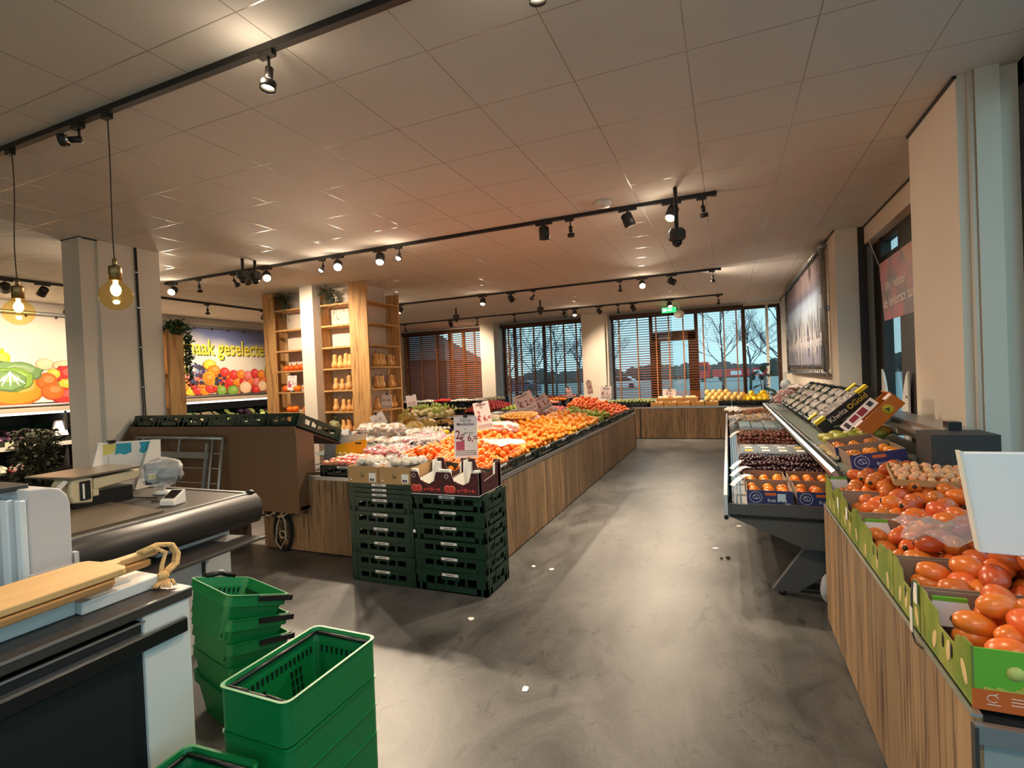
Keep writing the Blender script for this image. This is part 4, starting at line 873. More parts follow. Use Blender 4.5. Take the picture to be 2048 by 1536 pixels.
for i, (x0, x1) in enumerate(((-2.865, -2.57), (-2.56, -2.262))):
    lab = ('left', 'right')[i]
    t = thing('cardboard_box', 'plain brown cardboard box of white wrapped mushrooms on the crate stack, %s one' % lab, 'cardboard box', ((x0+x1)/2, 3.52, .792))
    b = MB(); open_box(b, x0, x1, 3.325, 3.715, .792, .135); b.build('carton', M_card, t)
    k = MB(); k.box(x1-.085, x1-.02, 3.3235, 3.325, .805, .875, 0).box(x1-.075, x1-.055, 3.3230, 3.3235, .812, .832, 1).box(x1-.05, x1-.035, 3.3230, 3.3235, .812, .832, 1); k.build('sticker', [M_paper, M_darkink], t)['label'] = 'white sticker'
    k = MB(); k.lathe([(0, 0), (.018, 0), (.02, .002), (0, .003)], 12, Matrix.Translation(((x0+x1)/2, 3.325, .86)) @ rot('X', PI/2)); k.box((x0+x1)/2-.02, (x0+x1)/2+.02, 3.3237, 3.325, .828, .833); k.build('printed_mark', mat('kraft_print', sr(150, 132, 92), .8) if 'kraft_print' not in bpy.data.materials else bpy.data.materials['kraft_print'], t)
    k = MB(); k.cyl((x0+.035, 3.326, .82), (x0+.035, 3.3235, .82), .007, n=10); k.build('hole', M_paper, t)
    bagpile('wrapped_mushrooms', 'small cellophane pack of white mushrooms in the %s brown cardboard box' % lab, 'mushroom pack', x0+.03, x1-.03, 3.36, 3.68, .885, M_garlic, M_cello, 25, .036, 30+i, 'mushroom packs in the %s box' % lab, .07)
M_bloodbox = mat('dark_red_carton', sr(66, 20, 25), .55, var=.25, nscale=9); M_bloodred = mat('blood_red_print', sr(150, 34, 38), .55); M_blooddk = mat('near_black_carton', sr(40, 20, 24), .55)
M_slice = mat('orange_slice_print', sr(226, 108, 84), .55); M_sliced = mat('orange_slice_flesh_print', sr(196, 56, 52), .55)
for i, (x0, x1) in enumerate(((-2.245, -1.968), (-1.960, -1.675))):
    t = thing('fruit_box', 'empty dark red blood orange box on the right crate stack, %s one' % ('left', 'right')[i], 'fruit box', ((x0+x1)/2, 3.5, .7365)); z0 = .7365; y0, y1 = 3.30, 3.70
    b = MB(); b.box(x0, x1, y0, y1, z0, z0+.005, 1); xm = (x0+x1)/2
    # front panel with raised ends and a dip, back panel higher
    fp = [(x0, 0), (x1, 0), (x1, .165), (x1-.055, .165), (x1-.075, .10), (xm+.02, .075), (x0+.085, .10), (x0+.06, .165), (x0, .165)]
    for (ya, th, sc) in ((y0, .004, 1.0), (y1-.008, .004, 1.25)):
        b.prism([(x, ya, z0+.005+z*sc) for x, z in fp], (0, th, 0), 0); b.prism([(x, ya+th, z0+.005+z*sc) for x, z in fp], (0, .002, 0), 1)
    for xa, s in ((x0, 1), (x1, -1)):
        sp_ = [(y0+.006, 0), (y1-.008, 0), (y1-.008, .20), (y1-.09, .20), (y1-.1, .11), (y0+.1, .09), (y0+.08, .165), (y0+.006, .165)]
        b.prism([(xa, y, z0+.005+z) for y, z in sp_], (s*.004, 0, 0), 0); b.prism([(xa+s*.004, y, z0+.005+z) for y, z in sp_], (s*.002, 0, 0), 1)
        for yy in (y0+.012, y1-.05): b.box(min(xa, xa+s*.045)+.0005, max(xa, xa+s*.045), yy, yy+.035, z0+.006, z0+.185, 1)
    b.build('carton', [M_bloodbox, M_whitep], t)
    k = MB()
    for dx, m_ in ((.03, 0), (.068, 0)): 
        k.lathe([(0, 0), (.03, 0), (.03, .0012), (0, .0014)], 20, Matrix.Translation((x0+dx, y0-.0002-(.001 if dx > .05 else 0), z0+.045)) @ rot('X', PI/2), 0); k.lathe([(0, 0), (.024, 0), (.024, .0018), (0, .002)], 9, Matrix.Translation((x0+dx, y0-.0004-(.001 if dx > .05 else 0), z0+.045)) @ rot('X', PI/2), 1, sm=False)
    k.lathe([(.013, 0), (.016, 0), (.016, .001), (.013, .001), (.013, 0)], 16, Matrix.Translation((x0+.025, y0-.0002, z0+.14)) @ rot('X', PI/2), 2)
    for q in range(5): k.box(x0+.11+q*.03, x0+.132+q*.03, y0-.001, y0, z0+.03+.006*(q % 2), z0+.045+.004*(q % 3), 1)
    k.tube([(x0+.10+.16*u, y0-.001, z0+.055+.09*(2*u-1)**2*.6) for u in [j/10 for j in range(11)]], .002, 4, 3)
    k.build('print', [M_slice, M_sliced, M_paper, M_bloodred], t)

# ================================================================== LEFT AND MIDDLE ROWS OF THE ISLAND
P_LOW = make_crate(.10, M_crated, '', .55, .38); P_BLK = make_crate(.10, M_blackcrate, '', .55, .38, False)
def low(x, y, z, label, rz=0, p=None, ry=0, rx=0, group=None): return use(p or P_LOW, T(x, y, z, rz, rx, ry), label, group)
def scatter(name, m, r, cat, label, group, x0, x1, y0, y1, z, n, seed, sq=.9, lift=.05, proto=None):
    rn = random.Random(seed); o0 = None
    d = math.sqrt((x1-x0)*(y1-y0)/n); pts = lattice(x0+d*.4, x1-d*.3, y0+d*.4, y1-d*.3, d, d*.05)
    for i, (x, y) in enumerate(pts[:n+6]):
        cx, cy = (x-(x0+x1)/2)/((x1-x0)/2), (y-(y0+y1)/2)/((y1-y0)/2)
        M = Matrix.Translation((x, y, z + r*sq + lift*max(0, 1-max(abs(cx), abs(cy))**2) + rn.uniform(0, .008))) @ Euler((rn.uniform(-.5, .5), rn.uniform(-.5, .5), rn.uniform(0, 6.3))).to_matrix().to_4x4() @ Matrix.Scale(rn.uniform(.9, 1.08), 4)
        if o0 is None:
            o0 = proto or fruit_proto(name, m, r, cat, sq); setm(o0, M); tag(o0, label, cat, group)
        else: dup(o0, M, label, group)
M_peach = fruit_mat('red_onion_skin', sr(226, 136, 112), .02); M_appler = fruit_mat('red_apple_skin', sr(206, 58, 52), .02); M_greenap = fruit_mat('green_apple_skin', sr(168, 186, 74), .02)
M_tomato = fruit_mat('tomato_skin', sr(220, 54, 36), .01); M_pinkb = mat('pink_radish', sr(216, 92, 100), .5, var=.2, nscale=30); M_plum = mat('dark_plum', sr(62, 26, 36), .35, var=.2, nscale=30)
M_yelp = mat('yellow_pepper_skin', sr(250, 206, 20), .25); M_redp = mat('red_pepper_skin', sr(206, 22, 24), .25); M_cauli = mat('cauliflower', sr(232, 222, 190), .8, var=.1, nscale=40, bump=.5)
M_shal = mat('shallot_skin', sr(178, 132, 84), .55, var=.3, nscale=25); M_potato = mat('potato_skin', sr(206, 150, 60), .7, var=.1, nscale=20); M_yelnet = film('yellow_net', (.95, .68, .1), .42, .4)
M_ginger = mat('ginger_skin', sr(212, 166, 104), .75, var=.18, nscale=30); M_celery = mat('celeriac_pale_green', sr(204, 192, 138), .7, var=.25, nscale=22, bump=.4); M_blue = mat('blue_box_print', sr(44, 50, 104), .55, var=.1, nscale=8)
M_yelbox = mat('yellow_carton', sr(246, 188, 28), .6); M_net = mat('dark_green_shade_net', sr(44, 54, 48), .85, var=.3, nscale=60, bump=.4)
low(-3.30, 3.965, .736, 'green crate of pink onions at the front left corner of the island', p=make_crate(.10, M_crated, '', .55, .38))
scatter('onion', M_peach, .036, 'onion', 'pinkish onion in the front left corner crate of the island', 'onions in the corner crate', -3.56, -3.04, 3.79, 4.14, .80, 44, 3)
t = thing('yellow_carton', 'bright yellow carton with a fruit print behind the corner onions', 'carton', (-3.50, 4.12, .86))
b = MB(); b.prism([(-3.72, 4.13, .80), (-3.36, 4.16, .80), (-3.36, 4.2, 1.03), (-3.72, 4.17, .97)], (0, .004, 0)); b.build('panel', M_yelbox, t); k = MB(); k.box(-3.47, -3.40, 4.155, 4.165, .985, 1.0); k.build('handle_slot', M_black, t)
k = MB(); rn = random.Random(1)
for i in range(6): k.ell((-3.68 + i*.035, 4.12, .83 + .05*(i % 2)), (.03, .006, .026), 10, 6)
k.build('fruit_print', mat('melon_print', sr(226, 214, 150), .6), t)
tag(MB().prism([(-3.95, 4.22, .78), (-3.45, 4.26, .78), (-3.42, 4.28, 1.07), (-3.92, 4.24, 1.06)], (0, .006, 0)).build('white_board', M_whitep), 'plain white board standing behind the yellow carton', 'board')
crumple('grey_plastic_bag', 'bundle of grey plastic bags under the tilted crates beside the island', 'plastic bags', (-3.80, 4.34, 1.06), .13, .12, .06, mat('grey_bag_plastic', sr(46, 44, 42), .6), 12)
crumple('shade_net', 'dark green netting draped over the island left of the mandarins', 'netting', (-3.72, 4.52, .86), .42, .30, .07, M_net, 7)
bagpile('wrapped_fruit', 'clear pack of pale pink fruit behind the mushroom boxes', 'fruit pack', -3.35, -2.78, 4.12, 4.75, .86, M_pinkb, M_cello, 24, .055, 5, 'pink fruit packs on the island', .05)
bagpile('plum_punnet', 'shiny punnet of dark plums among the pink packs', 'punnet', -3.05, -2.76, 4.45, 4.75, .93, M_plum, M_cello, 6, .055, 6, 'dark plum punnets', .02)
bagpile('radish_bag', 'bag of red radishes in front of the yellow peppers', 'bag of radishes', -3.45, -2.80, 4.85, 5.3, .90, mat('radish_red', sr(206, 60, 74), .5, var=.2), M_cello, 18, .055, 8, 'radish bags on the island', .04)
crumple('white_bag', 'white plastic bag beside the yellow peppers', 'plastic bag', (-3.45, 5.42, .95), .12, .10, .06, M_filmw, 9)
def pepper_proto(name, m):
    t = thing(name, '', 'pepper'); q = MB(); q.lathe([(0, -.045), (.018, -.046), (.032, -.03), (.036, .0), (.035, .028), (.022, .042), (.006, .036)], 16, None, wob=lambda a, z: 1 + .10*math.cos(3*a)); q.build('fruit', m, t, local=True)
    q = MB(); q.tube([(0, 0, .034), (.004, 0, .05), (.012, 0, .062)], .005, 6); q.build('stem', mat('pepper_stem', sr(90, 120, 50), .7) if 'pepper_stem' not in bpy.data.materials else bpy.data.materials['pepper_stem'], t, local=True); return t
def pepper_row(name, m, label, group, pts, z, seed):
    rn = random.Random(seed); p = pepper_proto(name, m)
    for x, y in pts: use(p, T(x, y, z + rn.uniform(0, .03), rn.uniform(0, 6.3), PI/2 + rn.uniform(-.4, .4), rn.uniform(-.5, .5), 1.15), label, group)
pepper_row('yellow_pepper', M_yelp, 'yellow pepper in the crate behind the large price sign', 'yellow peppers', [(-3.45 + i*.085, 5.62 + .08*(i % 2)) for i in range(8)], .905, 4)
pepper_row('red_pepper', M_redp, 'red pepper beyond the yellow ones on the island', 'red peppers', [(-3.3 + i*.075, 6.05 + .09*(i % 3)) for i in range(8)], .93, 5)
for i, (x, y, z_) in enumerate(((-3.15, 5.05, .74), (-3.12, 5.66, .74), (-3.12, 6.15, .76), (-3.15, 4.45, .74))): low(x, y, z_, 'dark crate on the middle of the island under the %s' % ('radish bags', 'yellow peppers', 'red peppers', 'pink packs')[i])
t = thing('cauliflower', 'white cauliflower beyond the red peppers on the island', 'cauliflower', (-3.05, 6.62, 1.0)); q = MB(); q.ell((-3.05, 6.62, 1.0), (.10, .10, .075), 16, 8, wob=lambda a, z: 1 + .06*math.sin(8*a)); q.build('head', M_cauli, t)
q = MB(); [q.ell((-3.05 + .09*math.cos(a), 6.62 + .09*math.sin(a), .97), (.05, .05, .05), 8, 5) for a in (0, 1.2, 2.5, 3.8, 5)]; q.build('leaf', mat('cauli_leaf', sr(150, 172, 90), .6), t)
# apples and onions in nets further back
for i in range(4): low(-3.12, 7.35 + i*.66, .76, 'dark crate of netted red fruit mid island, %s from the near end' % ordinal(i), PI/2)
scatter('apple', M_appler, .04, 'apple', 'red apple in a net bag behind the tilted 2 for 6 sign', 'apples on the island', -3.46, -2.82, 7.05, 8.4, .86, 96, 14, lift=.09)
scatter('red_onion', mat('red_onion_net', sr(196, 74, 84), .5, var=.25, nscale=20, hue=.02, val=.15), .036, 'onion', 'red onion under the slanted 6 for 2 euro sign', 'red onions on the island', -3.46, -2.82, 8.5, 9.8, .86, 96, 15, lift=.1)
for i in range(4):
    c = (-3.3 + .13*i, 7.3 + i*.42, .99); q = MB(); q.crinkle(c, (.17, .2, .075), 70+i, 22, 9, .15); tag(q.build('net_film', M_cello), 'clear film over the netted apples, %s from the near end' % ordinal(i), 'plastic film', 'films over the netted apples')
# left row: shallots, potatoes, celeriac
def lumps(name, cat, label, group, m, wrap, c, n, R, r, seed, wname='wrap'):
    rn = random.Random(seed); t = thing(name, label, cat, c, group=group); q = MB()
    for i in range(n):
        a, e, k = rn.uniform(0, 6.3), rn.uniform(-.5, 1), rn.uniform(.5, .85)
        q.ell((c[0] + R[0]*k*math.cos(a)*math.cos(e), c[1] + R[1]*k*math.sin(a)*math.cos(e), c[2] + R[2]*k*math.sin(e)), (r*rn.uniform(.8, 1.2), r, r*.85), 8, 6)
    q.build('contents', m, t)
    if wrap:
        q = MB(); sd = rn.uniform(0, 6); q.crinkle(c, R, seed, 18, 9, .15); q.build(wname, wrap, t)
    return t
k = 0
for row_, (y, z) in enumerate(((4.95, .89), (5.25, .95), (5.1, 1.03))):
    for i in range(4 if row_ < 2 else 3):
        k += 1; lumps('shallot_bag', 'bag of shallots', 'clear shiny bag of brown shallots heaped beside the tall rack', 'shallot bags', M_shal, M_cello, (-4.12 + i*.2 + row_*.03, y, z), 18, (.11, .15, .075), .026, 40+k)
for i in range(2): low(-4.0 + i*.5, 5.08, .74, 'dark crate under the shallot bags, %s one' % ('left', 'right')[i], PI/2, p=P_BLK)
for i, (x, y, z) in enumerate(((-4.2, 5.75, .9), (-3.95, 5.78, .9), (-4.15, 6.05, .95), (-3.85, 6.1, .98), (-4.05, 5.95, 1.08), (-3.82, 5.75, .97))): lumps('potato_net', 'bag of potatoes', 'yellow net bag of potatoes right of the shallots', 'yellow potato nets', M_potato, M_yelnet, (x, y, z), 16, (.13, .15, .09), .036, 60+i, 'net')
for i in range(2): low(-4.0, 5.85 + i*.45, .74, 'dark crate under the yellow potato nets, %s one' % ('nearer', 'farther')[i], p=P_BLK)
t = None
rn = random.Random(77)
for i in range(16):
    x, y = -5.05 + (i % 4)*.17 + rn.uniform(-.02, .02), 7.4 + (i//4)*.2; z = .98 + .10*(1-abs((i % 4)-1.5)/2) 
    if t is None:
        t = thing('celeriac', '', 'vegetable', (0, 0, 0)); q = MB(); q.ell((0, 0, 0), (.062, .062, .055), 14, 8, wob=lambda a, z: 1 + .08*math.sin(5*a)); q.build('root', M_celery, t, local=True)
        q = MB(); [q.tube([(.02*math.cos(a), .02*math.sin(a), .05), (.05*math.cos(a), .05*math.sin(a), .12)], .008, 5) for a in (0, 1.3, 2.6, 3.9, 5.2)]; q.build('stalk', mat('celery_stalk', sr(176, 190, 96), .6), t, local=True)
    use(t, T(x, y, z, rn.uniform(0, 6), rn.uniform(-.6, .6), rn.uniform(-.6, .6), 1.15), 'pale green celeriac root right behind the tall wooden rack', 'celeriac roots')
tb = thing('side_table', 'low wooden table holding celeriac and ginger beside the tall rack', 'table', (-4.6, 7.6, 0)); MB().box(-5.2, -4.32, 6.5, 8.3, .72, .78).build('top', M_pine, tb)
for x in (-5.15, -4.37):
    for y in (6.55, 8.25): MB().box(x-.03, x+.03, y-.03, y+.03, 0, .72).build('leg', M_pine, tb)
for i in range(3): low(-4.78, 7.35 + i*.44, .782, 'dark crate of celeriac on the side table, %s from the near end' % ordinal(i), p=P_BLK)
sign('curled yellowish price card standing in the celeriac', (-4.85, 7.25, 1.27), .17, .19, YAW(-4.8, 7.2), .12, [('€ 1,99', 0, -.2, .05, M_redink)], stick=True)
# garlic crate and ginger crates
low(-3.62, 5.82, .76, 'dark crate with purple printed packs beside the potato nets', p=P_LOW); low(-3.62, 5.82, .865, 'purple printed crate of garlic stacked beside the potato nets', p=make_crate(.08, mat('purple_print_carton', sr(60, 48, 92), .6, var=.4, nscale=30), '', .5, .36, False))
scatter('garlic', M_garlic, .026, 'garlic', 'white garlic bulb in the purple printed crate', 'garlic in the purple crate', -3.85, -3.38, 5.66, 5.98, .92, 40, 31, lift=.02)
for i in range(2):
    low(-3.95 + i*.57, 6.9, .80 - i*.02, 'black crate of ginger, %s of the pair behind the potato nets' % ('left', 'right')[i])
rn = random.Random(9); gp = None
for i in range(64):
    x, y = -4.2 + (i % 16)*.069 + rn.uniform(-.02, .02), 6.76 + (i//16)*.085; 
    M = T(x, y, .895 + .05*rn.random() + .03*math.sin((i % 16)*.4), rn.uniform(0, 6.3), rn.uniform(-.4, .4), rn.uniform(-.4, .4), rn.uniform(.9, 1.2))
    if gp is None:
        q = MB(); q.ell((0, 0, 0), (.06, .022, .018), 10, 6); q.ell((.02, .025, .005), (.022, .03, .016), 8, 5); q.ell((-.03, -.02, .004), (.02, .026, .015), 8, 5); q.ell((.05, -.012, .006), (.018, .02, .014), 8, 5); gp = q.build('ginger_root', M_ginger); gp['category'] = 'ginger'; setm(gp, M); tag(gp, 'knobbly ginger root in the black crates behind the large price sign', None, 'ginger roots')
    else: dup(gp, M)
# ================================================================== TALL RACK AROUND THE COLUMN
SH = [.80, 1.145, 1.50, 1.865, 2.22, 2.58, 2.93]
rk = thing('wooden_rack', 'tall pine rack with butternut squashes wrapped around a white column', 'rack', (-6.4, 7.1, 0))
YF, XRK = 6.80, -5.28
MB().box(-5.66, XRK-.02, YF-.03, YF, 0, H-.005).build('corner_post', M_pine, rk)
MB().box(-7.52, -7.30, YF-.03, YF, 0, H-.005).build('corner_post', M_pine, rk); MB().box(-7.55, -7.52, YF-.03, YF+.8, 0, H-.005).build('side_panel', M_pine, rk)
MB().box(-6.345, -6.31, YF-.03, YF+.25, 0, H-.005).build('upright', M_pine, rk); MB().box(-6.56, -6.53, YF-.03, YF+.25, 0, H-.005).build('upright', M_pine, rk)
MB().box(XRK-.26, XRK, 7.60, 7.635, 0, 3.12).build('upright', M_pine, rk)
for z in SH:
    MB().box(-6.31, -5.66, YF-.025, YF+.25, z-.028, z).build('shelf', M_pine, rk)
    MB().box(-7.30, -6.56, YF-.025, YF+.25, z-.028, z).build('shelf', M_pine, rk)
    MB().box(XRK-.235, XRK, YF, 7.60, z-.028, z).build('shelf', M_pine, rk)
# butternut squash
M_but = mat('butternut_skin', sr(232, 176, 104), .45, var=.10, nscale=10, hue=.008, val=.1); M_stem = mat('dry_stem', sr(120, 92, 56), .8)
def butternut():
    t = thing('butternut_squash', '', 'squash'); q = MB()
    q.lathe([(0, 0), (.035, .002), (.062, .02), (.071, .05), (.066, .085), (.050, .115), (.043, .15), (.045, .19), (.043, .22), (.030, .243), (.010, .250)], 18); q.build('fruit', M_but, t, local=True)
    q = MB(); q.tube([(0, 0, .245), (.002, 0, .262), (.008, 0, .272)], [.012, .009, .011], 7); q.build('stem', M_stem, t, local=True); return t
BT = butternut()
def but(x, y, z, s, label, sz=1): use(BT, Matrix.Translation((x, y, z+.001)) @ rot('Z', RND.uniform(0, 6)) @ Matrix.Diagonal((s, s, s*sz, 1)), label, 'butternut squashes on the tall rack')
FR = {2.22: None, 1.865: [(-6.10, .94), (-5.985, .86), (-5.86, .98), (-5.775, .9)], 1.50: [(-6.10, .82), (-5.965, .74), (-5.82, .96)], 1.145: [(-6.115, .85, ), (-5.955, .80), (-5.84, .76), (-5.735, .86)], .80: [(-5.97, .85), (-5.86, .85), (-5.72, .80)]}
NM = {1.865: 'third shelf from the top with squashes', }
lvl = {1.865: 'topmost squash shelf', 1.50: 'second squash shelf', 1.145: 'third squash shelf', .80: 'lowest squash shelf'}
for z, l in FR.items():
    for i, p in enumerate(l or []): but(p[0], YF+.10, z, p[1], 'butternut squash on the %s of the rack front, %s from the left' % (lvl[z], ordinal(i)))
SD = {1.865: [7.06, 7.17, 7.25, 7.44, 7.54], 1.50: [7.05, 7.13, 7.20, 7.44, 7.54], 1.145: [7.05, 7.40, 7.52]}
for z, l in SD.items():
    for i, y in enumerate(l): but(XRK-.11, y, z, RND.uniform(.82, .95), 'butternut squash on the %s of the rack side, %s from the post' % (lvl[z], ordinal(i)))
sign('white price sign leaning between the squashes on the rack side', (-5.31, 7.20, 1.275), .17, .24, .62, -.08, [('€ 1,99', 0, .05, .055, M_darkink)], pitch=-.2, stick=False)
for z, x in ((1.865, -5.69), (1.50, -5.675)): MB().box(x-.05, x+.03, YF+.09, YF+.095, z, z+.20).build('price_card', M_paper, None); 
for o in [o for o in COL.objects if o.name.startswith('price_card')]: tag(o, 'small white card on the %s of the rack front' % ('topmost squash shelf' if o.name == 'price_card' else 'second squash shelf'), 'card')
sign('tilted price card above the shallot bags', (-5.0, 6.55, 1.02), .22, .20, .4, .45, [('€ 1,50', 0, 0, .05, M_greyink)], bars=False)
lumps('potato_bag', 'bag of vegetables', 'greenish tied bag on the lowest squash shelf', None, M_celery, film('green_bag_film', (.75, .85, .5), .3, .15), (-6.17, YF+.12, .905), 14, (.10, .10, .10), .035, 5)
k = MB(); k.lathe([(.012, .99), (.03, 1.03), (.045, 1.06), (.02, 1.05), (.008, .99)], 10, Matrix.Translation((-6.17, YF+.12, 0))); tag(k.build('bag_knot', film('yellow_bag_film', (.9, .86, .4), .5, .2)), 'gathered yellowish top of the tied bag on the lowest shelf', 'bag top')
# small orange pumpkins left of the white post
M_pump = mat('orange_pumpkin_skin', sr(236, 108, 22), .4, var=.12, nscale=8, hue=.01)
def pumpkin():
    t = thing('pumpkin', '', 'pumpkin'); q = MB(); q.ell((0, 0, .06), (.078, .078, .062), 24, 10, wob=lambda a, z: 1 + .06*abs(math.cos(4*a))); q.build('fruit', M_pump, t, local=True)
    q = MB(); q.tube([(0, 0, .115), (.006, 0, .14), (.018, 0, .155)], [.014, .010, .012], 7); q.build('stem', M_stem, t, local=True); return t
PKN = pumpkin()
for z, l, nm in ((1.865, [-7.17, -7.06, -6.93, -6.80], 'upper pumpkin shelf'), (1.50, [-7.20, -6.95, -6.74], 'middle pumpkin shelf with the price sign'), (1.145, [-7.14, -7.02, -6.76], 'lower pumpkin shelf')):
    for i, x in enumerate(l): use(PKN, T(x, YF+.09, z+.001, RND.uniform(0, 6), s=RND.uniform(.8, .95)), 'small orange pumpkin on the %s, %s from the left' % (nm, ordinal(i)), 'small pumpkins on the rack')
# hanging plants
M_fern = mat('dusty_fern', sr(78, 92, 66), .8, var=.3, nscale=20); M_ivy = mat('ivy_leaf', sr(72, 92, 48), .6, var=.35, nscale=12); M_pot = mat('dark_pot', sr(50, 46, 42), .7)
def leaf(b, p, d, L, w, m=0):
    d = V(d).normalized(); s = d.cross(V((0, 0, 1))); s = s.normalized() if s.length > .01 else V((1, 0, 0)); p = V(p)
    b.add([p, p + d*L*.5 + s*w, p + d*L, p + d*L*.5 - s*w], [(0,1,2,3)], m)
def fern(name, label, c, seed, spread=.28, hang=.4, n=34, m=None):
    rn = random.Random(seed); t = thing(name, label, 'plant', c); MB().lathe([(0, 0), (.05, 0), (.07, .10), (.06, .10), (0, .09)], 14, Matrix.Translation(c)).build('pot', M_pot, t); b = MB()
    for i in range(n):
        a = rn.uniform(0, 6.3); r_ = spread*rn.uniform(.4, 1); h = rn.uniform(-hang, .16) if rn.random() < .6 else rn.uniform(0, .16)
        pts = [V((c[0] + r_*math.cos(a)*u, c[1] - abs(r_*math.sin(a))*u*.8 if True else 0, c[2] + .1 + .16*math.sin(PI*u*.7)*(1 if h > -.2 else .6) + (h-.1)*u*u)) for u in [j/7 for j in range(8)]]
        b.tube(pts, .0025, 4)
        for j in range(1, 8):
            for sd in (-1, 1): leaf(b, pts[j], (math.cos(a+sd*1.1), math.sin(a+sd*1.1), rn.uniform(-.5, .2)), .06, .010)
    b.build('foliage', m or M_fern, t); return t
fern('hanging_fern', 'drooping green fern on the top left shelf of the tall rack', (-7.08, YF+.05, 2.931), 3)
fern('hanging_fern', 'drooping green fern on the top shelf right of the white post', (-6.08, YF+.04, 2.931), 5)
# second rack behind the left column, with ivy
r2 = thing('wooden_rack', 'pine rack end with ivy on top, behind the left white column', 'rack', (-6.6, 4.3, 0))
MB().box(-6.13, -6.10, 4.085, 4.275, 0, 2.33).build('side_panel', M_pine, r2); MB().box(-6.46, -6.13, 4.255, 4.275, 0, 2.33).build('back_panel', M_pine, r2)
for z in (.6, 1.0, 1.4, 1.8, 2.32): MB().box(-6.46, -6.131, 4.09, 4.254, z-.03, z).build('shelf', M_pine, r2)
iv = thing('ivy_plant', 'trailing green ivy on top of the pine rack behind the left column', 'plant', (-6.2, 4.25, 2.331)); b = MB(); rn = random.Random(4)
MB().box(-6.40, -6.12, 4.10, 4.25, 2.331, 2.37).build('planter', M_pot, iv)
for i in range(20):
    y0 = rn.uniform(4.09, 4.26); short = i < 10; dr = rn.uniform(.02, .12) if short else rn.uniform(.4, .95); y1 = y0 + rn.uniform(-.03, .05) if short else rn.uniform(4.30, 4.36); x = rn.uniform(-6.13, -6.07)
    pts = [V((-6.2 + (x+6.2)*min(1, u*3), y0 + (y1-y0)*min(1, u*3), 2.385 + .05*math.sin(PI*min(1, u*3)) - dr*max(0, u-.15))) for u in [j/12 for j in range(13)]]
    b.tube(pts, .003, 4)
    for p in pts:
        for _ in range(3 if not short else 2): leaf(b, p + V((rn.uniform(-.02, .03), rn.uniform(-.03, .03), rn.uniform(-.02, .03))), (rn.uniform(-1, 1), rn.uniform(-1, 1), rn.uniform(-1, .3)), .055, .022)
b.build('foliage', M_ivy, iv)

# ================================================================== LEFT WALL COOLER
XC = -10.0
M_canopy = mat('beige_metal_canopy', sr(176, 160, 142), .5); M_striplight = mat('cooler_light_strip', (1, .95, .85), .4, emis=(1.0, .93, .80), estr=2.2)
wc = thing('produce_cooler', 'long dark wall cooler under the fruit poster', 'cooler', (-10.5, 6.0, 0))
MB().box(-11.08, XC, 1.5, 11.5, 1.36, 1.42).build('canopy', M_canopy, wc); MB().box(XC-.12, XC-.03, 1.5, 11.5, 1.325, 1.36).build('light_strip', M_striplight, wc)
MB().box(-11.09, -11.04, 1.5, 11.5, 0, 1.36).build('back_panel', M_dark, wc); MB().box(-11.04, -9.9, 1.5, 11.5, .0, .34).build('base', M_dark, wc)
MB().box(-9.93, -9.88, 1.5, 11.5, .34, .46).build('bumper', M_blackpl, wc); MB().box(-11.0, XC+.0, 1.5, 11.5, .80, .83).build('shelf', M_canopy, wc)
MB().box(XC-.01, XC+.01, 1.5, 11.5, .80, .865).build('shelf_edge', M_whitep, wc)
MB().box(-11.03, -10.02, 4.955, 4.99, .34, 1.355).build('divider', M_dark, wc)
for y in (1.48, 11.5): MB().box(-11.08, -9.9, y, y+.02, 0, 1.42).build('side_panel', M_dark, wc)
P_WC = make_crate(.14, M_crate, '', .6, .4, False); rn = random.Random(13)
M_egg = mat('aubergine_purple', sr(70, 34, 56), .3, var=.3, nscale=25); M_lettuce = mat('pale_lettuce', sr(206, 212, 120), .65, var=.25, nscale=30, bump=.4); M_leek = mat('leek_white_green', sr(196, 206, 150), .6, var=.2, nscale=20); M_cuc = mat('cucumber_green', sr(72, 104, 50), .5, var=.2, nscale=20); M_pars = mat('parsnip_cream', sr(232, 206, 158), .7, var=.1)
WCK = [(3.95, M_egg, 'purple beetroots', 'e'), (4.4, M_egg, 'dark purple aubergines', 'e'), (4.82, None, 'no vegetables', ''), (6.4, M_cuc, 'green cucumbers', 'l'), (6.83, M_cuc, 'dark courgettes', 'l'), (7.26, M_leek, 'pale leeks', 'l'), (7.69, M_pars, 'cream parsnips', 'l'), (8.12, M_lettuce, 'pale lettuce', 'e'), (8.55, M_egg, 'purple cabbages', 'b'), (8.98, M_lettuce, 'yellow green endive', 'e'), (9.41, M_egg, 'dark aubergines', 'e')]
def stick_along(q, y, rn, rx=.05): pass
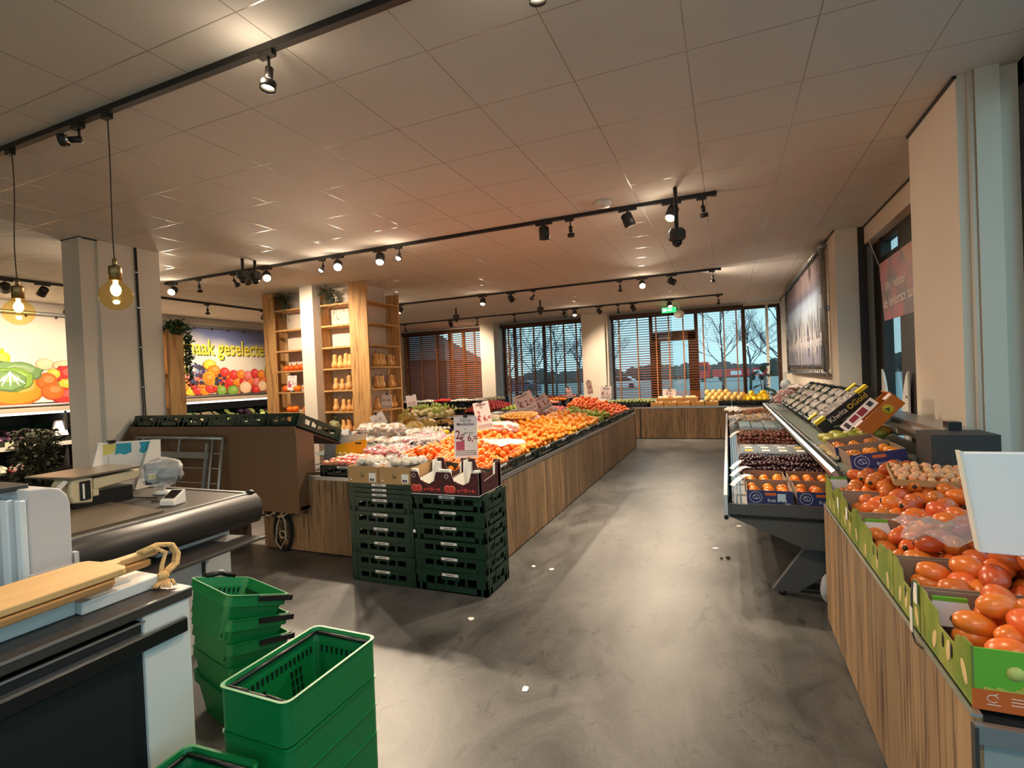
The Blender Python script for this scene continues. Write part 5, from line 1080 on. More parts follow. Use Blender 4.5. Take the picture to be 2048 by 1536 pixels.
for y, m, nm, kd in WCK:
    M = Matrix.Translation((-10.33, y, .93)) @ rot('Y', .62) @ rot('Z', PI/2)
    use(P_WC, M, 'green crate of %s tilted on the wall cooler shelf' % nm, 'tilted crates in the wall cooler')
    if m is None: continue
    o0 = None; one = nm.rstrip('s') if not nm.endswith('ssses') else nm
    n = {'e': 14, 'l': 9, 'b': 8}[kd]
    for i in range(n):
        u, v_ = rn.uniform(-.24, .24), rn.uniform(-.14, .14); A = M @ Matrix.Translation((u, v_, .085 + rn.uniform(0, .04))) @ rot('Z', rn.uniform(-.3, .3) + (PI/2 if kd != 'l' else 0))
        if kd == 'l': u = 0; v_ = -.16 + .32*i/(n-1); A = M @ Matrix.Translation((rn.uniform(-.03, .03), v_, .09 + rn.uniform(0, .03))) @ rot('Z', rn.uniform(-.1, .1))
        if o0 is None:
            q = MB()
            if kd == 'l': q.tube([(-.24, 0, 0), (-.2, 0, 0), (0, 0, .004), (.2, 0, 0), (.25, 0, 0)], [.006, .018, .022, .016, .005], 8)
            elif kd == 'e': q.ell((0, 0, 0), (.085, .04, .038), 12, 8)
            else: q.ell((0, 0, 0), (.075, .075, .068), 14, 8)
            o0 = q.build(nm.split()[-1].rstrip('s') if nm.split()[-1] not in ('lettuce',) else 'lettuce', m); tag(o0, 'one of the %s in its tilted cooler crate' % nm, 'vegetable', nm + ' in the wall cooler'); setm(o0, A)
        else: dup(o0, A)
for i, (y, c) in enumerate(((4.1, M_cauli), (4.35, M_tomato), (4.55, M_cauli), (3.85, M_peach))): lumps('wrapped_vegetables', 'bag of vegetables', 'wrapped vegetables on the low shelf of the wall cooler, %s from the left' % ordinal([1, 2, 3, 0][i]), 'wrapped vegetables on the low cooler shelf', c, M_cello, (-10.1, y, .50), 10, (.12, .11, .09), .045, 80+i)
t = thing('price_card', 'yellowish price card on the cooler shelf edge at the left', 'card', (-9.98, 4.28, .86)); MB().box(-9.987, -9.98, 4.17, 4.42, .83, .935).build('card', mat('cream_card', sr(236, 224, 190), .7), t); k = MB(); k.box(-9.9795, -9.979, 4.19, 4.40, .895, .925, 0); [k.box(-9.9795, -9.979, 4.2 + j*.055, 4.235 + j*.055, .85, .875 + .01*(j % 2), 1) for j in range(4)]; k.build('print', [M_greenink, M_darkink], t)
t = thing('white_carton', 'white printed paper bag in the wall cooler beside the left column', 'carton', (-10.1, 4.97, 1.05)); MB().hexa([(-10.2, 4.84, .96), (-10.0, 4.80, .96), (-9.98, 4.98, .96), (-10.2, 4.95, .96), (-10.22, 4.90, 1.18), (-10.12, 4.88, 1.2), (-10.1, 4.98, 1.2), (-10.2, 4.95, 1.18)]).build('bag', M_paper, t)
# dark leafy curtain plant beside the cooler
ap = thing('leafy_plant', 'dark green leafy plant standing in front of the cooler left of the column', 'plant', (-9.2, 4.2, 0)); b = MB(); rn = random.Random(21)
MB().lathe([(0, 0), (.16, 0), (.2, .3), (.18, .3), (0, .28)], 18, Matrix.Translation((-9.2, 4.25, 0))).build('pot', M_pot, ap)
for i in range(1500):
    z = rn.uniform(.3, 1.14); a = rn.uniform(0, 6.3); r_ = .30*math.sqrt(rn.random())
    leaf(b, (-9.28 + 1.0*r_*math.cos(a), 4.22 + .9*r_*math.sin(a), z), (rn.uniform(-1, 1), rn.uniform(-1, 1), rn.uniform(-1.2, .2)), rn.uniform(.06, .11), rn.uniform(.018, .03))
b.build('foliage', mat('dark_olive_leaf', sr(70, 72, 50), .7, var=.4, nscale=9), ap); MB().tube([(-9.2, 4.25, .28), (-9.21, 4.24, .7), (-9.2, 4.25, 1.1)], .012, 7).build('stem', M_bark, ap)

# ================================================================== BACK TIERS ALONG THE WINDOWS
bt = thing('tiered_stand', 'black tiered crate stand in front of the brown blind', 'display stand', (-7.2, 12.9, 0))
MB().hexa([(-9.2, 11.7, 0), (-5.9, 11.7, 0), (-5.9, 13.5, 0), (-9.2, 13.5, 0), (-9.2, 11.7, .62), (-5.9, 11.7, .62), (-5.9, 13.5, .9), (-9.2, 13.5, .9)]).build('base', M_black, bt); MB().box(-8.9, -5.9, 11.66, 11.69, .5, .68).build('front_board', M_paper, bt)
def tier(x, y, z, label, grp, m=None): return use(P_T2 if m is None else m, T(x, y, z, 0, .25), label, grp)
P_T2 = make_crate(.13, M_blackcrate, '', .58, .4, False)
TOP = [('garlic', M_garlic, .03), ('garlic', M_garlic, .03), ('red_pack', M_tomato, .04), ('mushroom', M_garlic, .035), ('mushroom', M_garlic, .035), ('cauliflower', M_cauli, .06)]
for i in range(6):
    x = -8.75 + i*.56; tier(x, 13.1, .86, 'black crate on the upper tier before the brown blind, %s from the left' % ordinal(i), 'crates on the upper back tier')
    nm, m, r_ = TOP[i]; scatter(nm, m, r_, nm.split('_')[0], 'pale produce in the upper tier crate, %s from the left' % ordinal(i), 'produce in the upper tier crate %s' % ordinal(i), x-.26, x+.26, 12.93, 13.27, .94, {.03: 40, .035: 32, .04: 24, .06: 12}[r_], 50+i, lift=.04)
LOWT = [('pink_meat_pack', M_pinkb), ('pink_meat_pack', M_pinkb), ('pink_meat_pack', M_peach), ('olive_pack', M_celery), ('olive_pack', M_ginger)]
for i in range(5):
    x = -8.2 + i*.56; tier(x, 12.1, .70, 'black crate on the lower tier before the brown blind, %s from the left' % ordinal(i), 'crates on the lower back tier')
    scatter('vegetable_pack', LOWT[i][1], .05, 'pack', 'pack of vegetables in the lower tier crate, %s from the left' % ordinal(i), 'packs in the lower tier crate %s' % ordinal(i), x-.26, x+.26, 11.95, 12.27, .77, 12, 60+i, sq=.5, lift=.02)
# apples, blue box and tilted crates between the pillars
b2 = thing('back_stand', 'dark apple stand in front of the half open blinds', 'display stand', (-4.6, 12.2, 0)); MB().box(-5.6, -4.32, 9.9, 11.04, 0, .70).hexa([(-5.6, 11.04, 0), (-3.75, 11.04, 0), (-3.75, 13.9, 0), (-5.6, 13.9, 0), (-5.6, 11.04, .70), (-3.75, 11.04, .70), (-3.75, 13.9, .82), (-5.6, 13.9, .82)]).build('base', M_black, b2)
scatter('red_apple', M_appler, .042, 'apple', 'red apple in the heap beside the slim white pillar', 'red apples by the slim pillar', -5.5, -4.75, 10.3, 11.6, .80, 130, 71, lift=.2)
t = thing('blue_box', 'dark blue fruit box with pale lettering below the green apples', 'fruit box', (-4.35, 9.98, .72)); b = MB(); open_box(b, -4.62, -4.1, 9.95, 10.3, .70, .16); b.build('carton', M_blue, t); text('Sunfruit', .10, frame((-4.36, 9.948, .78), (1, 0, 0), (0, 0, 1)), M_paper, t)
scatter('green_apple', M_greenap, .04, 'apple', 'green apple behind the dark blue fruit box', 'green apples', -4.62, -4.0, 10.35, 11.3, .84, 60, 72, lift=.08)
for i, (x, y) in enumerate(((-4.6, 11.75), (-4.0, 11.75), (-4.6, 12.5), (-4.02, 12.5), (-4.62, 13.35), (-4.04, 13.35))):
    use(P_T2, T(x, y, .80 + .03*(i//2), 0, .30), 'tilted black crate between the white pillars, %s of six from the near end' % ordinal(i), 'tilted crates between the pillars')
    scatter('peach', [M_peach, M_mand, M_peach][i//2], .04, 'fruit', 'orange pink fruit in the tilted black crates between the pillars', 'fruit in the tilted crates', x-.25, x+.25, y-.16, y+.16, .90 + .03*(i//2), 18, 90+i, lift=.03)

# ================================================================== BACK COUNTER UNDER THE GLAZED DOOR
bc = thing('back_counter', 'low wood clad counter below the open blinds at the far end', 'counter', (-1.2, 12.9, 0))
MB().box(-2.95, -1.96, 12.46, 12.49, .02, .72).build('front_board', M_wood_x, bc); MB().box(-1.93, .18, 12.46, 12.49, .02, .72).build('front_board', M_wood_x, bc)
MB().box(-1.96, -1.93, 12.455, 12.49, 0, .72).build('gap_strip', M_black, bc); MB().box(-2.95, 1.15, 12.49, 13.6, 0, .02).box(-2.95, .18, 12.47, 12.49, 0, .02).build('plinth', M_black, bc)
MB().box(-2.95, 1.15, 12.45, 13.6, .72, .75).build('top', M_dark, bc); MB().box(-2.95, .18, 12.445, 12.45, .715, .755).build('edge_rail', M_alu, bc)
MB().box(-2.95, -2.92, 12.49, 13.6, .02, .72).build('side_board', M_wood_y, bc); MB().box(1.12, 1.15, 12.49, 13.6, .02, .72).build('side_board', M_wood_y, bc)
P_BC = make_crate(.10, M_blackcrate, '', .56, .4, False)
M_avo = mat('avocado_skin', sr(96, 104, 58), .5, var=.3, nscale=20, hue=.02, val=.2); M_melon = mat('melon_skin', sr(226, 184, 106), .55, var=.12, nscale=18); M_ymelon = mat('yellow_melon_skin', sr(246, 208, 40), .45, var=.06)
for i in range(3): use(P_BC, T(-2.62 + i*.58, 12.72, .751), 'black crate of avocados on the back counter, %s from the left' % ordinal(i), 'avocado crates')
scatter('avocado', M_avo, .045, 'avocado', 'green avocado in the crates at the left end of the back counter', 'avocados', -2.88, -1.2, 12.55, 12.9, .815, 84, 101, lift=.05)
wb = None
M_wicker = mat('woven_chip_basket', sr(214, 160, 92), .75, var=.2, nscale=60)
for i in range(5):
    x = -1.55 + i*.30
    if wb is None:
        wb = thing('chip_basket', '', 'basket'); b = MB(); open_box(b, -.14, .14, -.19, .19, 0, .10, .006); b.box(-.145, .145, -.196, -.19, .07, .09).box(-.145, .145, -.196, -.19, .02, .035); b.build('basket', M_wicker, wb, local=True)
        q = MB(); r_ = random.Random(1)
        for _ in range(40): q.ell((r_.uniform(-.12, .12), r_.uniform(-.17, .17), .085 + r_.uniform(0, .03)), .021, 7, 5)
        o = q.build('fruit', M_pars, wb, local=True); o['kind'] = 'stuff'
    use(wb, T(x, 12.66, .862 if False else .752 + .0, 0), 'woven basket of small fruit on the back counter, %s from the left' % ordinal(i), 'woven fruit baskets')
for i in range(3): use(wb, T(-1.42 + i*.31, 12.68, .853), 'upper woven basket stacked on the back counter, %s from the left' % ordinal(i), 'upper woven fruit baskets')
for i in range(2): use(P_BC, T(-.24 + i*.6, 12.72, .752), 'black crate of melons on the back counter, %s one' % ('left', 'right')[i], 'melon crates')
mp = None
for i in range(16):
    x = -.44 + (i % 6)*.135 + .06*((i//6) % 2); y = 12.60 + .12*(i//6); z = .905 + .075*(i//6)*.9
    if mp is None: q = MB(); q.ell((0, 0, 0), (.068, .068, .076), 16, 10); mp = q.build('melon', M_melon); mp['category'] = 'melon'; setm(mp, T(x, y, z)); tag(mp, 'netted yellow melon on the back counter right of the baskets', None, 'melons on the back counter')
    else: dup(mp, T(x, y, z, RND.uniform(0, 6)))
ym = None
for i, (x, y, z) in enumerate([(.30 + j*.115, 12.62, .88) for j in range(5)] + [(.36 + j*.13, 12.74, .94) for j in range(4)] + [(.48, 12.72, 1.01), (.72, 12.76, 1.01)]):
    if ym is None: q = MB(); q.ell((0, 0, 0), (.08, .06, .06), 16, 10); ym = q.build('yellow_melon', M_ymelon); ym['category'] = 'melon'; setm(ym, T(x, y, z)); tag(ym, 'bright yellow melon at the right end of the back counter', None, 'yellow melons')
    else: dup(ym, T(x, y, z, RND.uniform(0, 6)))
use(P_BC, T(.92, 12.72, .752), 'black crate of yellow melons at the right end of the back counter', 'melon crates')
sp = thing('houseplant', 'tall dark leaved plant in the far right corner', 'plant', (.80, 13.9, 0)); b = MB(); rn = random.Random(31)
MB().lathe([(0, 0), (.18, 0), (.22, .35), (.2, .35), (0, .33)], 18, Matrix.Translation((.80, 13.9, 0))).build('pot', M_pot, sp); st = MB()
for i in range(20):
    a = rn.uniform(0, 6.3); z = rn.uniform(.85, 1.75); r_ = rn.uniform(.05, .22); p = V(((.80) + r_*math.cos(a), 13.9 + r_*math.sin(a), z)); st.tube([(.80, 13.9, .3), ((.80) + r_*.3*math.cos(a), 13.9 + r_*.3*math.sin(a), .3 + (z-.3)*.6), p], .007, 5)
    d = V((math.cos(a), math.sin(a), rn.uniform(-.7, .1))).normalized(); s_ = d.cross(V((0, 0, 1))).normalized(); L = rn.uniform(.22, .34)
    b.add([p, p + d*L*.3 + s_*.07, p + d*L*.65 + s_*.07 - V((0, 0, .02)), p + d*L - V((0, 0, .05)), p + d*L*.65 - s_*.07 - V((0, 0, .02)), p + d*L*.3 - s_*.07], [(0,1,2,3,4,5)], 0, True)
b.build('leaf', mat('dark_rubber_leaf', sr(30, 48, 38), .35), sp); st.build('stem', M_bark, sp)
# ================================================================== DISPLAY COOLER ON THE RIGHT
M_deck = mat('cooler_deck_steel', sr(176, 180, 184), .35, metal=.6); M_grey = mat('grey_cooler_panel', sr(82, 82, 82), .5, var=.05); M_rail = mat('pale_bumper_rail', sr(196, 204, 210), .35); M_greyl = mat('grey_leg', sr(78, 78, 80), .5)
CY0, CY1 = 3.90, 10.9
cool = thing('display_cooler', 'long grey two level fruit cooler along the right wall', 'display cooler', (.6, 7.4, 0))
prof = [(-.03, .635), (-.03, .555), (.02, .53), (.44, .355), (1.22, .335), (1.22, .635)]
for yy in (CY0, CY1-.03): MB().prism([(x, yy, z) for x, z in prof], (0, .03, 0)).build('end_panel', M_grey, cool)
MB().prism([(x, CY0+.03, z-.006) for x, z in prof[1:5]] + [(1.22, CY0+.03, .5), (.0, CY0+.03, .60)], (0, CY1-CY0-.06, 0)).build('body', M_grey, cool)
MB().box(-.02, 1.2, CY0-.012, CY0, .545, .562).build('bumper_strip', M_blackpl, cool)
MB().box(.0, 1.22, CY0+.03, CY1-.03, .60, .635).build('deck', M_deck, cool)
MB().box(-.055, -.03, CY0-.02, CY1, .54, .70).build('front_rail', M_rail, cool); MB().cyl((-.042, CY0-.03, .545), (-.042, CY0-.0, .545), .016, n=10).build('rail_cap', M_blackpl, cool)
g = MB(); g.box(-.026, -.020, CY0+.02, CY1-.02, .636, .80); g.build('front_glass', M_acryl, cool)
k = MB(); 
for x in (.0, .025, .05): k.box(x, x+.008, CY0+.03, CY1-.03, .635, .65)
k.build('slat', M_chrome, cool)
for y in (3.98, 5.9, 7.9, 9.9):
    k = MB(); k.hexa([(.24, y, .03), (.40, y, .03), (.40, y+.05, .03), (.24, y+.05, .03), (.46, y, .36), (.80, y, .36), (.80, y+.05, .36), (.46, y+.05, .36)]); k.build('leg', M_greyl, cool)
    MB().cyl((.30, y+.02, 0), (.30, y+.02, .03), .022, n=10).build('foot', M_blackpl, cool); MB().box(.28, 1.1, y+.1, y+.13, .02, .05).build('cross_bar', M_blackpl, cool)
# upper shelf and rear housing
us = MB(); us.hexa([(.62, 3.60, .895), (1.20, 3.60, .995), (1.20, 10.2, .995), (.62, 10.2, .895), (.62, 3.60, .925), (1.20, 3.60, 1.025), (1.20, 10.2, 1.025), (.62, 10.2, .925)]); us.build('upper_shelf', mat('shelf_green_grey', sr(112, 120, 112), .5), cool)
k = MB(); k.hexa([(.595, 3.59, .90), (.60, 3.59, .90), (.60, 10.2, .90), (.595, 10.2, .90), (.585, 3.59, .995), (.59, 3.59, .995), (.59, 10.2, .995), (.585, 10.2, .995)]).box(.60, .625, 3.59, 10.2, .90, .91).box(.60, .625, 3.59, 10.2, .935, .942); k.build('shelf_price_rail', M_acryl, cool)
k = MB(); k.hexa([(.585, 3.59, .865), (.625, 3.59, .885), (.625, 10.2, .885), (.585, 10.2, .865), (.555, 3.59, .93), (.575, 3.59, .945), (.575, 10.2, .945), (.555, 10.2, .93)]); k.build('shelf_edge', M_alu, cool)
for y in (3.95, 6.0, 8.0, 10.0): MB().box(1.0, 1.2, y, y+.04, .60, 1.0).build('shelf_bracket', M_grey, cool)
MB().box(.985, 1.275, 3.38, 3.62, .965, 1.185).build('end_housing', M_dark, cool)
k = MB(); k.box(1.10, 1.27, 3.62, 6.6, 1.10, 1.185).box(1.06, 1.10, 3.62, 6.6, 1.13, 1.15); k.build('rear_rail', M_alu, cool); MB().box(1.13, 1.19, 3.60, 3.68, 1.186, 1.23).build('end_cap', M_blackpl, cool)
k = MB(); k.box(1.0, 1.2, 3.62, 4.6, 1.03, 1.036); k.build('inner_pane', M_acryl, cool)
MB().box(1.0, 1.26, 3.40, 3.60, 0, .965).build('rear_post', M_dark, cool)
# blue persimmon boxes
M_bluein = M_cardin
def blue_box():
    t = thing('persimmon_box', '', 'fruit box'); b = MB(); L, W, h = .285, .34, .098
    b.box(-L/2, L/2, -W/2, W/2, 0, .005, 1); b.box(-L/2, L/2, -W/2, -W/2+.004, .005, h, 0); b.box(-L/2, L/2, W/2-.004, W/2, .005, h+.01, 1)
    for s in (-1, 1): b.box(*(sorted((s*L/2, s*(L/2-.004)))), -W/2+.004, W/2-.004, .005, h, 1)
    b.build('carton', [M_blue, M_cardin], t, local=True)
    k = MB(); F = Matrix.Translation((-L/2+.055, -W/2-.0004, h*.52)) @ rot('X', PI/2)
    k.lathe([(.036, 0), (.039, 0), (.039, .0006), (.036, .0006), (.036, 0)], 28, F, 0)
    k.tube([F @ V((.024*math.cos(a)*(1-.1*a), .020*math.sin(a)*(1-.08*a), .0004)) for a in [j*.35 for j in range(18)]], .0022, 4, 0); k.tube([F @ V((-.02+.045*u, .012*math.sin(6*u), .0005)) for u in [j/10 for j in range(11)]], .002, 4, 0)
    k.box(-.03, .04, -W/2-.0006, -W/2, h*.66, h*.86, 1); k.box(.09, .125, -W/2-.0006, -W/2, h*.10, h*.15, 0)
    k.build('printed_mark', [mat('pale_print', sr(216, 216, 226), .6) if 'pale_print' not in bpy.data.materials else bpy.data.materials['pale_print'], mat('orange_print', sr(214, 104, 50), .6) if 'orange_print' not in bpy.data.materials else bpy.data.materials['orange_print']], t, local=True)
    cu = text('fruit o life', .030, Matrix.Translation((.045, -W/2-.0008, h*.32)) @ rot('X', PI/2), bpy.data.materials['pale_print'], t)
    return t
BB = blue_box()
def persim(r=.036, name='persimmon'):
    t = thing(name, '', 'persimmon'); q = MB(); q.ell((0, 0, 0), (r, r, r*.86), 16, 10, wob=lambda a, z: 1 + .02*math.cos(4*a)); q.build('fruit', M_pers2, t, local=True)
    q = MB(); 
    for a in range(4): q.add([(0, 0, r*.83), (r*.5*math.cos(a*PI/2-.5), r*.5*math.sin(a*PI/2-.5), r*.80), (r*.62*math.cos(a*PI/2), r*.62*math.sin(a*PI/2), r*.74), (r*.5*math.cos(a*PI/2+.5), r*.5*math.sin(a*PI/2+.5), r*.80)], [(0,1,2,3)])
    q.ell((0, 0, r*.86), (r*.12, r*.12, r*.1), 8, 5); q.build('calyx', M_cal, t, local=True); return t
M_pers2 = fruit_mat('sharon_fruit_skin', sr(242, 134, 40), .012, .12, .03, 30, .22, .1)
PS = persim()
def fill_box(M, label, group, n=(3, 3), lift=0):
    k = 0
    for i in range(n[0]):
        for j in range(n[1]):
            if RND.random() < .05: continue
            use(PS, M @ T(-.095 + i*.095 + RND.uniform(-.006, .006), -.11 + j*.10 + RND.uniform(-.008, .008), .052 + RND.uniform(0, .02) + lift, RND.uniform(0, 6), RND.uniform(-.9, .9), RND.uniform(-.9, .9), RND.uniform(.95, 1.05)), label, group)
for i, (x, y, nm) in enumerate(((.238, 4.09, 'front left'), (.545, 4.09, 'front right'), (.235, 4.46, 'rear left'), (.545, 4.46, 'rear right'))):
    M = T(x, y, .636); use(BB, M, 'dark blue persimmon box on the lower cooler deck, %s of four' % nm, 'blue persimmon boxes'); fill_box(M, 'round orange persimmon in the %s blue box of the lower deck' % nm, 'persimmons in the %s blue box' % nm)
st = MB(); st.box(.285, .335, 3.918, 3.9195, .665, .715); tag(st.build('label_sticker', mat('bluish_label', sr(206, 224, 236), .6)), 'white label sticker on the front left blue persimmon box', 'sticker')
SM = lambda x, y, z: Matrix.Translation((x, y, z)) @ rot('Y', -.17)
for i, (x, y, z, nm) in enumerate(((.815, 3.80, .955, 'nearer'), (.80, 4.17, .952, 'second'))):
    M = SM(x, y, z); use(BB, M, 'dark blue persimmon box on the upper cooler shelf, %s one' % nm, 'blue persimmon boxes'); fill_box(M, 'round orange persimmon in the %s blue box of the upper shelf' % nm, 'persimmons in the %s upper box' % nm)
# lower deck goods, near to far
M_grape = mat('dark_grape', sr(58, 26, 34), .18, hue=.015, val=.3, coat=.5)
pg = None; cnt = 0; rest = MB()
gp_ = [(x, y, .662 + z*.028 + RND.uniform(0, .014)) for z in range(5) for x, y in poisson(.08, .95, 4.74, 5.40, .029, 20) if z < 2 + 2.2*math.sin((y-4.74)/.66*PI) + .3*math.sin(x*14)]
gp_.sort(key=lambda p: -p[2]*3 + p[1]*.5 + abs(p[0]-.4)*.6)
for i, p in enumerate(gp_):
    if i < 290:
        if pg is None: q = MB(); q.ell((0, 0, 0), .0155, 10, 7); pg = q.build('grape', M_grape); pg['category'] = 'grape'; setm(pg, T(*p)); tag(pg, 'shiny dark grape heaped behind the blue persimmon boxes', None, 'dark grapes')
        else: dup(pg, T(p[0], p[1], p[2], RND.uniform(0, 6)))
    else: rest.ell(p, .0155, 7, 5)
tag(rest.build('grape_heap', M_grape), 'rest of the dark grape heap on the cooler deck', 'grapes', kind='stuff')
M_berry = mat('blueberry', sr(50, 56, 84), .5, var=.2, nscale=60); M_punf = film('punnet_film', (.86, .92, .96), .18, .06); M_punw = film('bluish_punnet_film', (.72, .88, .95), .5, .1)
def punnet(name, m, wrap, lab):
    t = thing(name, '', 'punnet'); b = MB(); b.hexa([(-.06, -.08, 0), (.06, -.08, 0), (.06, .08, 0), (-.06, .08, 0), (-.07, -.09, .05), (.07, -.09, .05), (.07, .09, .05), (-.07, .09, .05)]); b.build('tray', wrap, t, local=True)
    q = MB(); r_ = random.Random(2); [q.ell((-.05 + .02*(i % 6), -.07 + .024*(i//6) , .042), .0125, 7, 5) for i in range(42)]; o = q.build('berries', m, t, local=True); o['kind'] = 'stuff'
    k = MB(); k.box(-.072, .072, -.092, .092, .056, .062); k.build('lid', wrap, t, local=True); k = MB(); k.box(-.035, .035, -.03, .03, .062, .0632); k.build('label', lab, t, local=True); return t
PA = punnet('blueberry_punnet', M_berry, M_punf, mat('yellow_label', sr(240, 200, 60), .6)); PB = punnet('berry_punnet', M_berry, M_punf, M_paper); PC2 = punnet('clear_punnet', M_garlic, M_punw, M_punw)
n = 0
for r_ in range(5):
    for c in range(6):
        n += 1; use(PA if (r_+c) % 4 == 0 else PB, T(.17 + c*.15, 5.62 + r_*.195, .637 + .064*(1 if r_ < 2 or c > 3 else 0), RND.uniform(-.05, .05), .12), 'clear berry punnet with a %s label behind the dark grapes' % ('yellow' if (r_+c) % 4 == 0 else 'white'), 'berry punnets on the cooler deck')
for c in range(6): use(PB, T(.17 + c*.15, 5.62, .637, 0), 'clear berry punnet in the lower layer just behind the grapes', 'lower berry punnets')
M_date = mat('brown_date', sr(98, 44, 28), .5, hue=.01, val=.25, var=.15, nscale=30)
dp = None; rest = MB(); pts = [(x, y, .655 + z*.03 + RND.uniform(0, .018)) for z in range(4) for x, y in poisson(.10, .95, 6.72, 7.62, .042, 20) if z < 1.6 + 2.4*math.sin((y-6.72)/.9*PI)]
pts.sort(key=lambda p: -p[2]*3 + p[1])
for i, p in enumerate(pts):
    M = T(p[0], p[1], p[2], RND.uniform(0, 6), RND.uniform(-.5, .5), 0)
    if i < 240:
        if dp is None: q = MB(); q.ell((0, 0, 0), (.028, .016, .016), 9, 6); dp = q.build('date', M_date); dp['category'] = 'date'; setm(dp, M); tag(dp, 'reddish brown date in the heap behind the berry punnets', None, 'loose dates')
        else: dup(dp, M)
    else: rest.ell(p, (.026, .018, .016), 7, 5)
tag(rest.build('date_heap', M_date), 'rest of the brown date heap on the cooler deck', 'dates', kind='stuff')
for r_ in range(4):
    for c in range(5): use(PC2, T(.20 + c*.16, 7.85 + r_*.21, .637 + .065, RND.uniform(-.1, .1), RND.uniform(-.1, .1)), 'pale bluish clear punnet behind the date heap', 'pale bluish punnets')
for c in range(10): use(PC2, T(.20 + (c % 5)*.16, 7.85 + (c//5)*.21, .637, 0), 'pale bluish clear punnet under the top layer behind the dates', 'lower bluish punnets')
M_phys = mat('golden_berry_husk', sr(214, 172, 96), .6, var=.3, nscale=25); M_brown = mat('brown_pod', sr(128, 80, 48), .7, var=.25, nscale=25)
rn = random.Random(4)
for i in range(20): lumps('lychee_bag', 'bag of fruit', 'clear bag of beige fruit far down the cooler deck', 'beige fruit bags', M_phys, M_cello, (.18 + (i % 5)*.17, 8.85 + (i//5)*.24, .70 + .05*(i % 2)), 9, (.10, .12, .055), .03, 200+i)
scatter('tamarind', M_brown, .03, 'tamarind', 'brown pod at the far end of the cooler deck', 'brown pods at the far end', .12, .95, 9.85, 10.7, .70, 150, 120, sq=.6, lift=.10)
crumple('white_wrap', 'crumpled white paper at the far left end of the cooler', 'paper', (.06, 10.1, .84), .12, .35, .06, M_paper, 5)
crumple('white_wrap', 'crumpled white paper beside the beige fruit bags', 'paper', (.07, 9.1, .78), .08, .25, .05, M_paper, 6)
for i, (y, w_) in enumerate(((4.25, .18), (4.62, .12), (4.95, .12), (7.2, .14), (8.7, .14))):
    t = thing('price_strip', 'curled pink price card on the cooler front edge, %s from the near end' % ordinal(i), 'price card', (.06, y, .76)); b = MB()
    ps = [V((-.015 + .14*u, y - .02 + .10*u*w_/.2, .70 + .07*math.sin(PI*.62*u)**.9)) for u in [j/8 for j in range(9)]]
    for j in range(8): a, c = ps[j], ps[j+1]; o_ = V((.03, -.05, 0)); b.add([a, c, c+o_, a+o_, a+V((0, 0, .0012)), c+V((0, 0, .0012)), c+o_+V((0, 0, .0012)), a+o_+V((0, 0, .0012))], [(3,2,1,0),(4,5,6,7),(0,1,5,4),(1,2,6,5),(2,3,7,6),(3,0,4,7)])
    b.build('card', M_paperpink, t)
    k = MB(); a = ps[4]; k.box(a.x+.005, a.x+.035, a.y-.03, a.y-.01, a.z+.0035, a.z+.004); k.build('print', M_pinkink, t)
# upper shelf goods: tilted crates and cartons
TM = lambda y, tilt=.66, x=.86, z=1.125: Matrix.Translation((x, y, z)) @ rot('Y', -tilt)
P_UP = make_crate(.085, M_crated, '', .40, .30, False)
kw = thing('kiwi_carton', 'black carton with yellow corners and white lettering on the upper cooler shelf', 'carton', (.86, 5.1, 1.1)); Mk = TM(5.08, .70, .90, 1.17); b = MB()
def bx(mb, x0, x1, y0, y1, z0, z1, M, m=0): mb.box(x0, x1, y0, y1, z0, z1, m, M)
bx(b, -.24, .24, -.20, .20, 0, .006, Mk); bx(b, -.24, .24, -.20, -.195, .006, .10, Mk); bx(b, -.24, .24, .195, .20, .006, .10, Mk); bx(b, -.24, -.235, -.195, .195, .006, .085, Mk); bx(b, .235, .24, -.195, .195, .006, .085, Mk); b.build('carton', M_blackcrate, kw)
b = MB()
for xa in (-.24, .15): bx(b, xa, xa+.09, -.21, -.14, .10, .112, Mk); bx(b, xa, xa+.09, .14, .21, .10, .112, Mk); bx(b, xa, xa+.09, -.2065, -.2005, .085, .112, Mk)
b.build('corner_flap', mat('yellow_flap', sr(250, 214, 20), .6), kw)
text('Kiwita', .062, Mk @ Matrix.Translation((-.07, -.2012, .05)) @ rot('X', PI/2), M_paper, kw); text('Gold', .062, Mk @ Matrix.Translation((.13, -.2012, .05)) @ rot('X', PI/2), mat('gold_print', sr(220, 190, 60), .6), kw)
k = MB(); k.lathe([(.012, 0), (.022, 0), (.022, .001), (.012, .001), (.012, 0)], 14, Mk @ Matrix.Translation((.045, -.2005, .05)) @ rot('X', PI/2)); k.build('emblem', bpy.data.materials['gold_print'], kw)
M_figp = mat('brown_fig', sr(122, 84, 72), .5, var=.3, nscale=30)
rn = random.Random(17); fg = None
for i in range(28):
    A = Mk @ Matrix.Translation((-.2 + .065*(i % 7), -.15 + .095*(i//7), .055 + rn.uniform(0, .02)))
    if fg is None:
        fg = thing('kiwi_pack', '', 'fruit pack'); q = MB(); q.ell((0, 0, 0), (.034, .04, .024), 10, 6); q.build('fruit', M_figp, fg, local=True); q = MB(); q.crinkle((0, 0, .004), (.042, .05, .033), 4, 12, 7, .22); q.build('wrap', M_cello, fg, local=True)
    use(fg, A @ rot('Z', rn.uniform(0, 6)), 'cellophane wrapped brown fruit in the black carton with yellow corners', 'wrapped fruit in the black carton')
rn = random.Random(19)
UPS = [(5.55, M_figp, 'brown wrapped fruit'), (5.95, M_figp, 'brown wrapped mushrooms'), (6.4, M_figp, 'pale brown packs'), (6.85, M_brown, 'brown packs'), (7.3, M_celery, 'dark green packs'), (7.75, M_cuc, 'green herbs')]
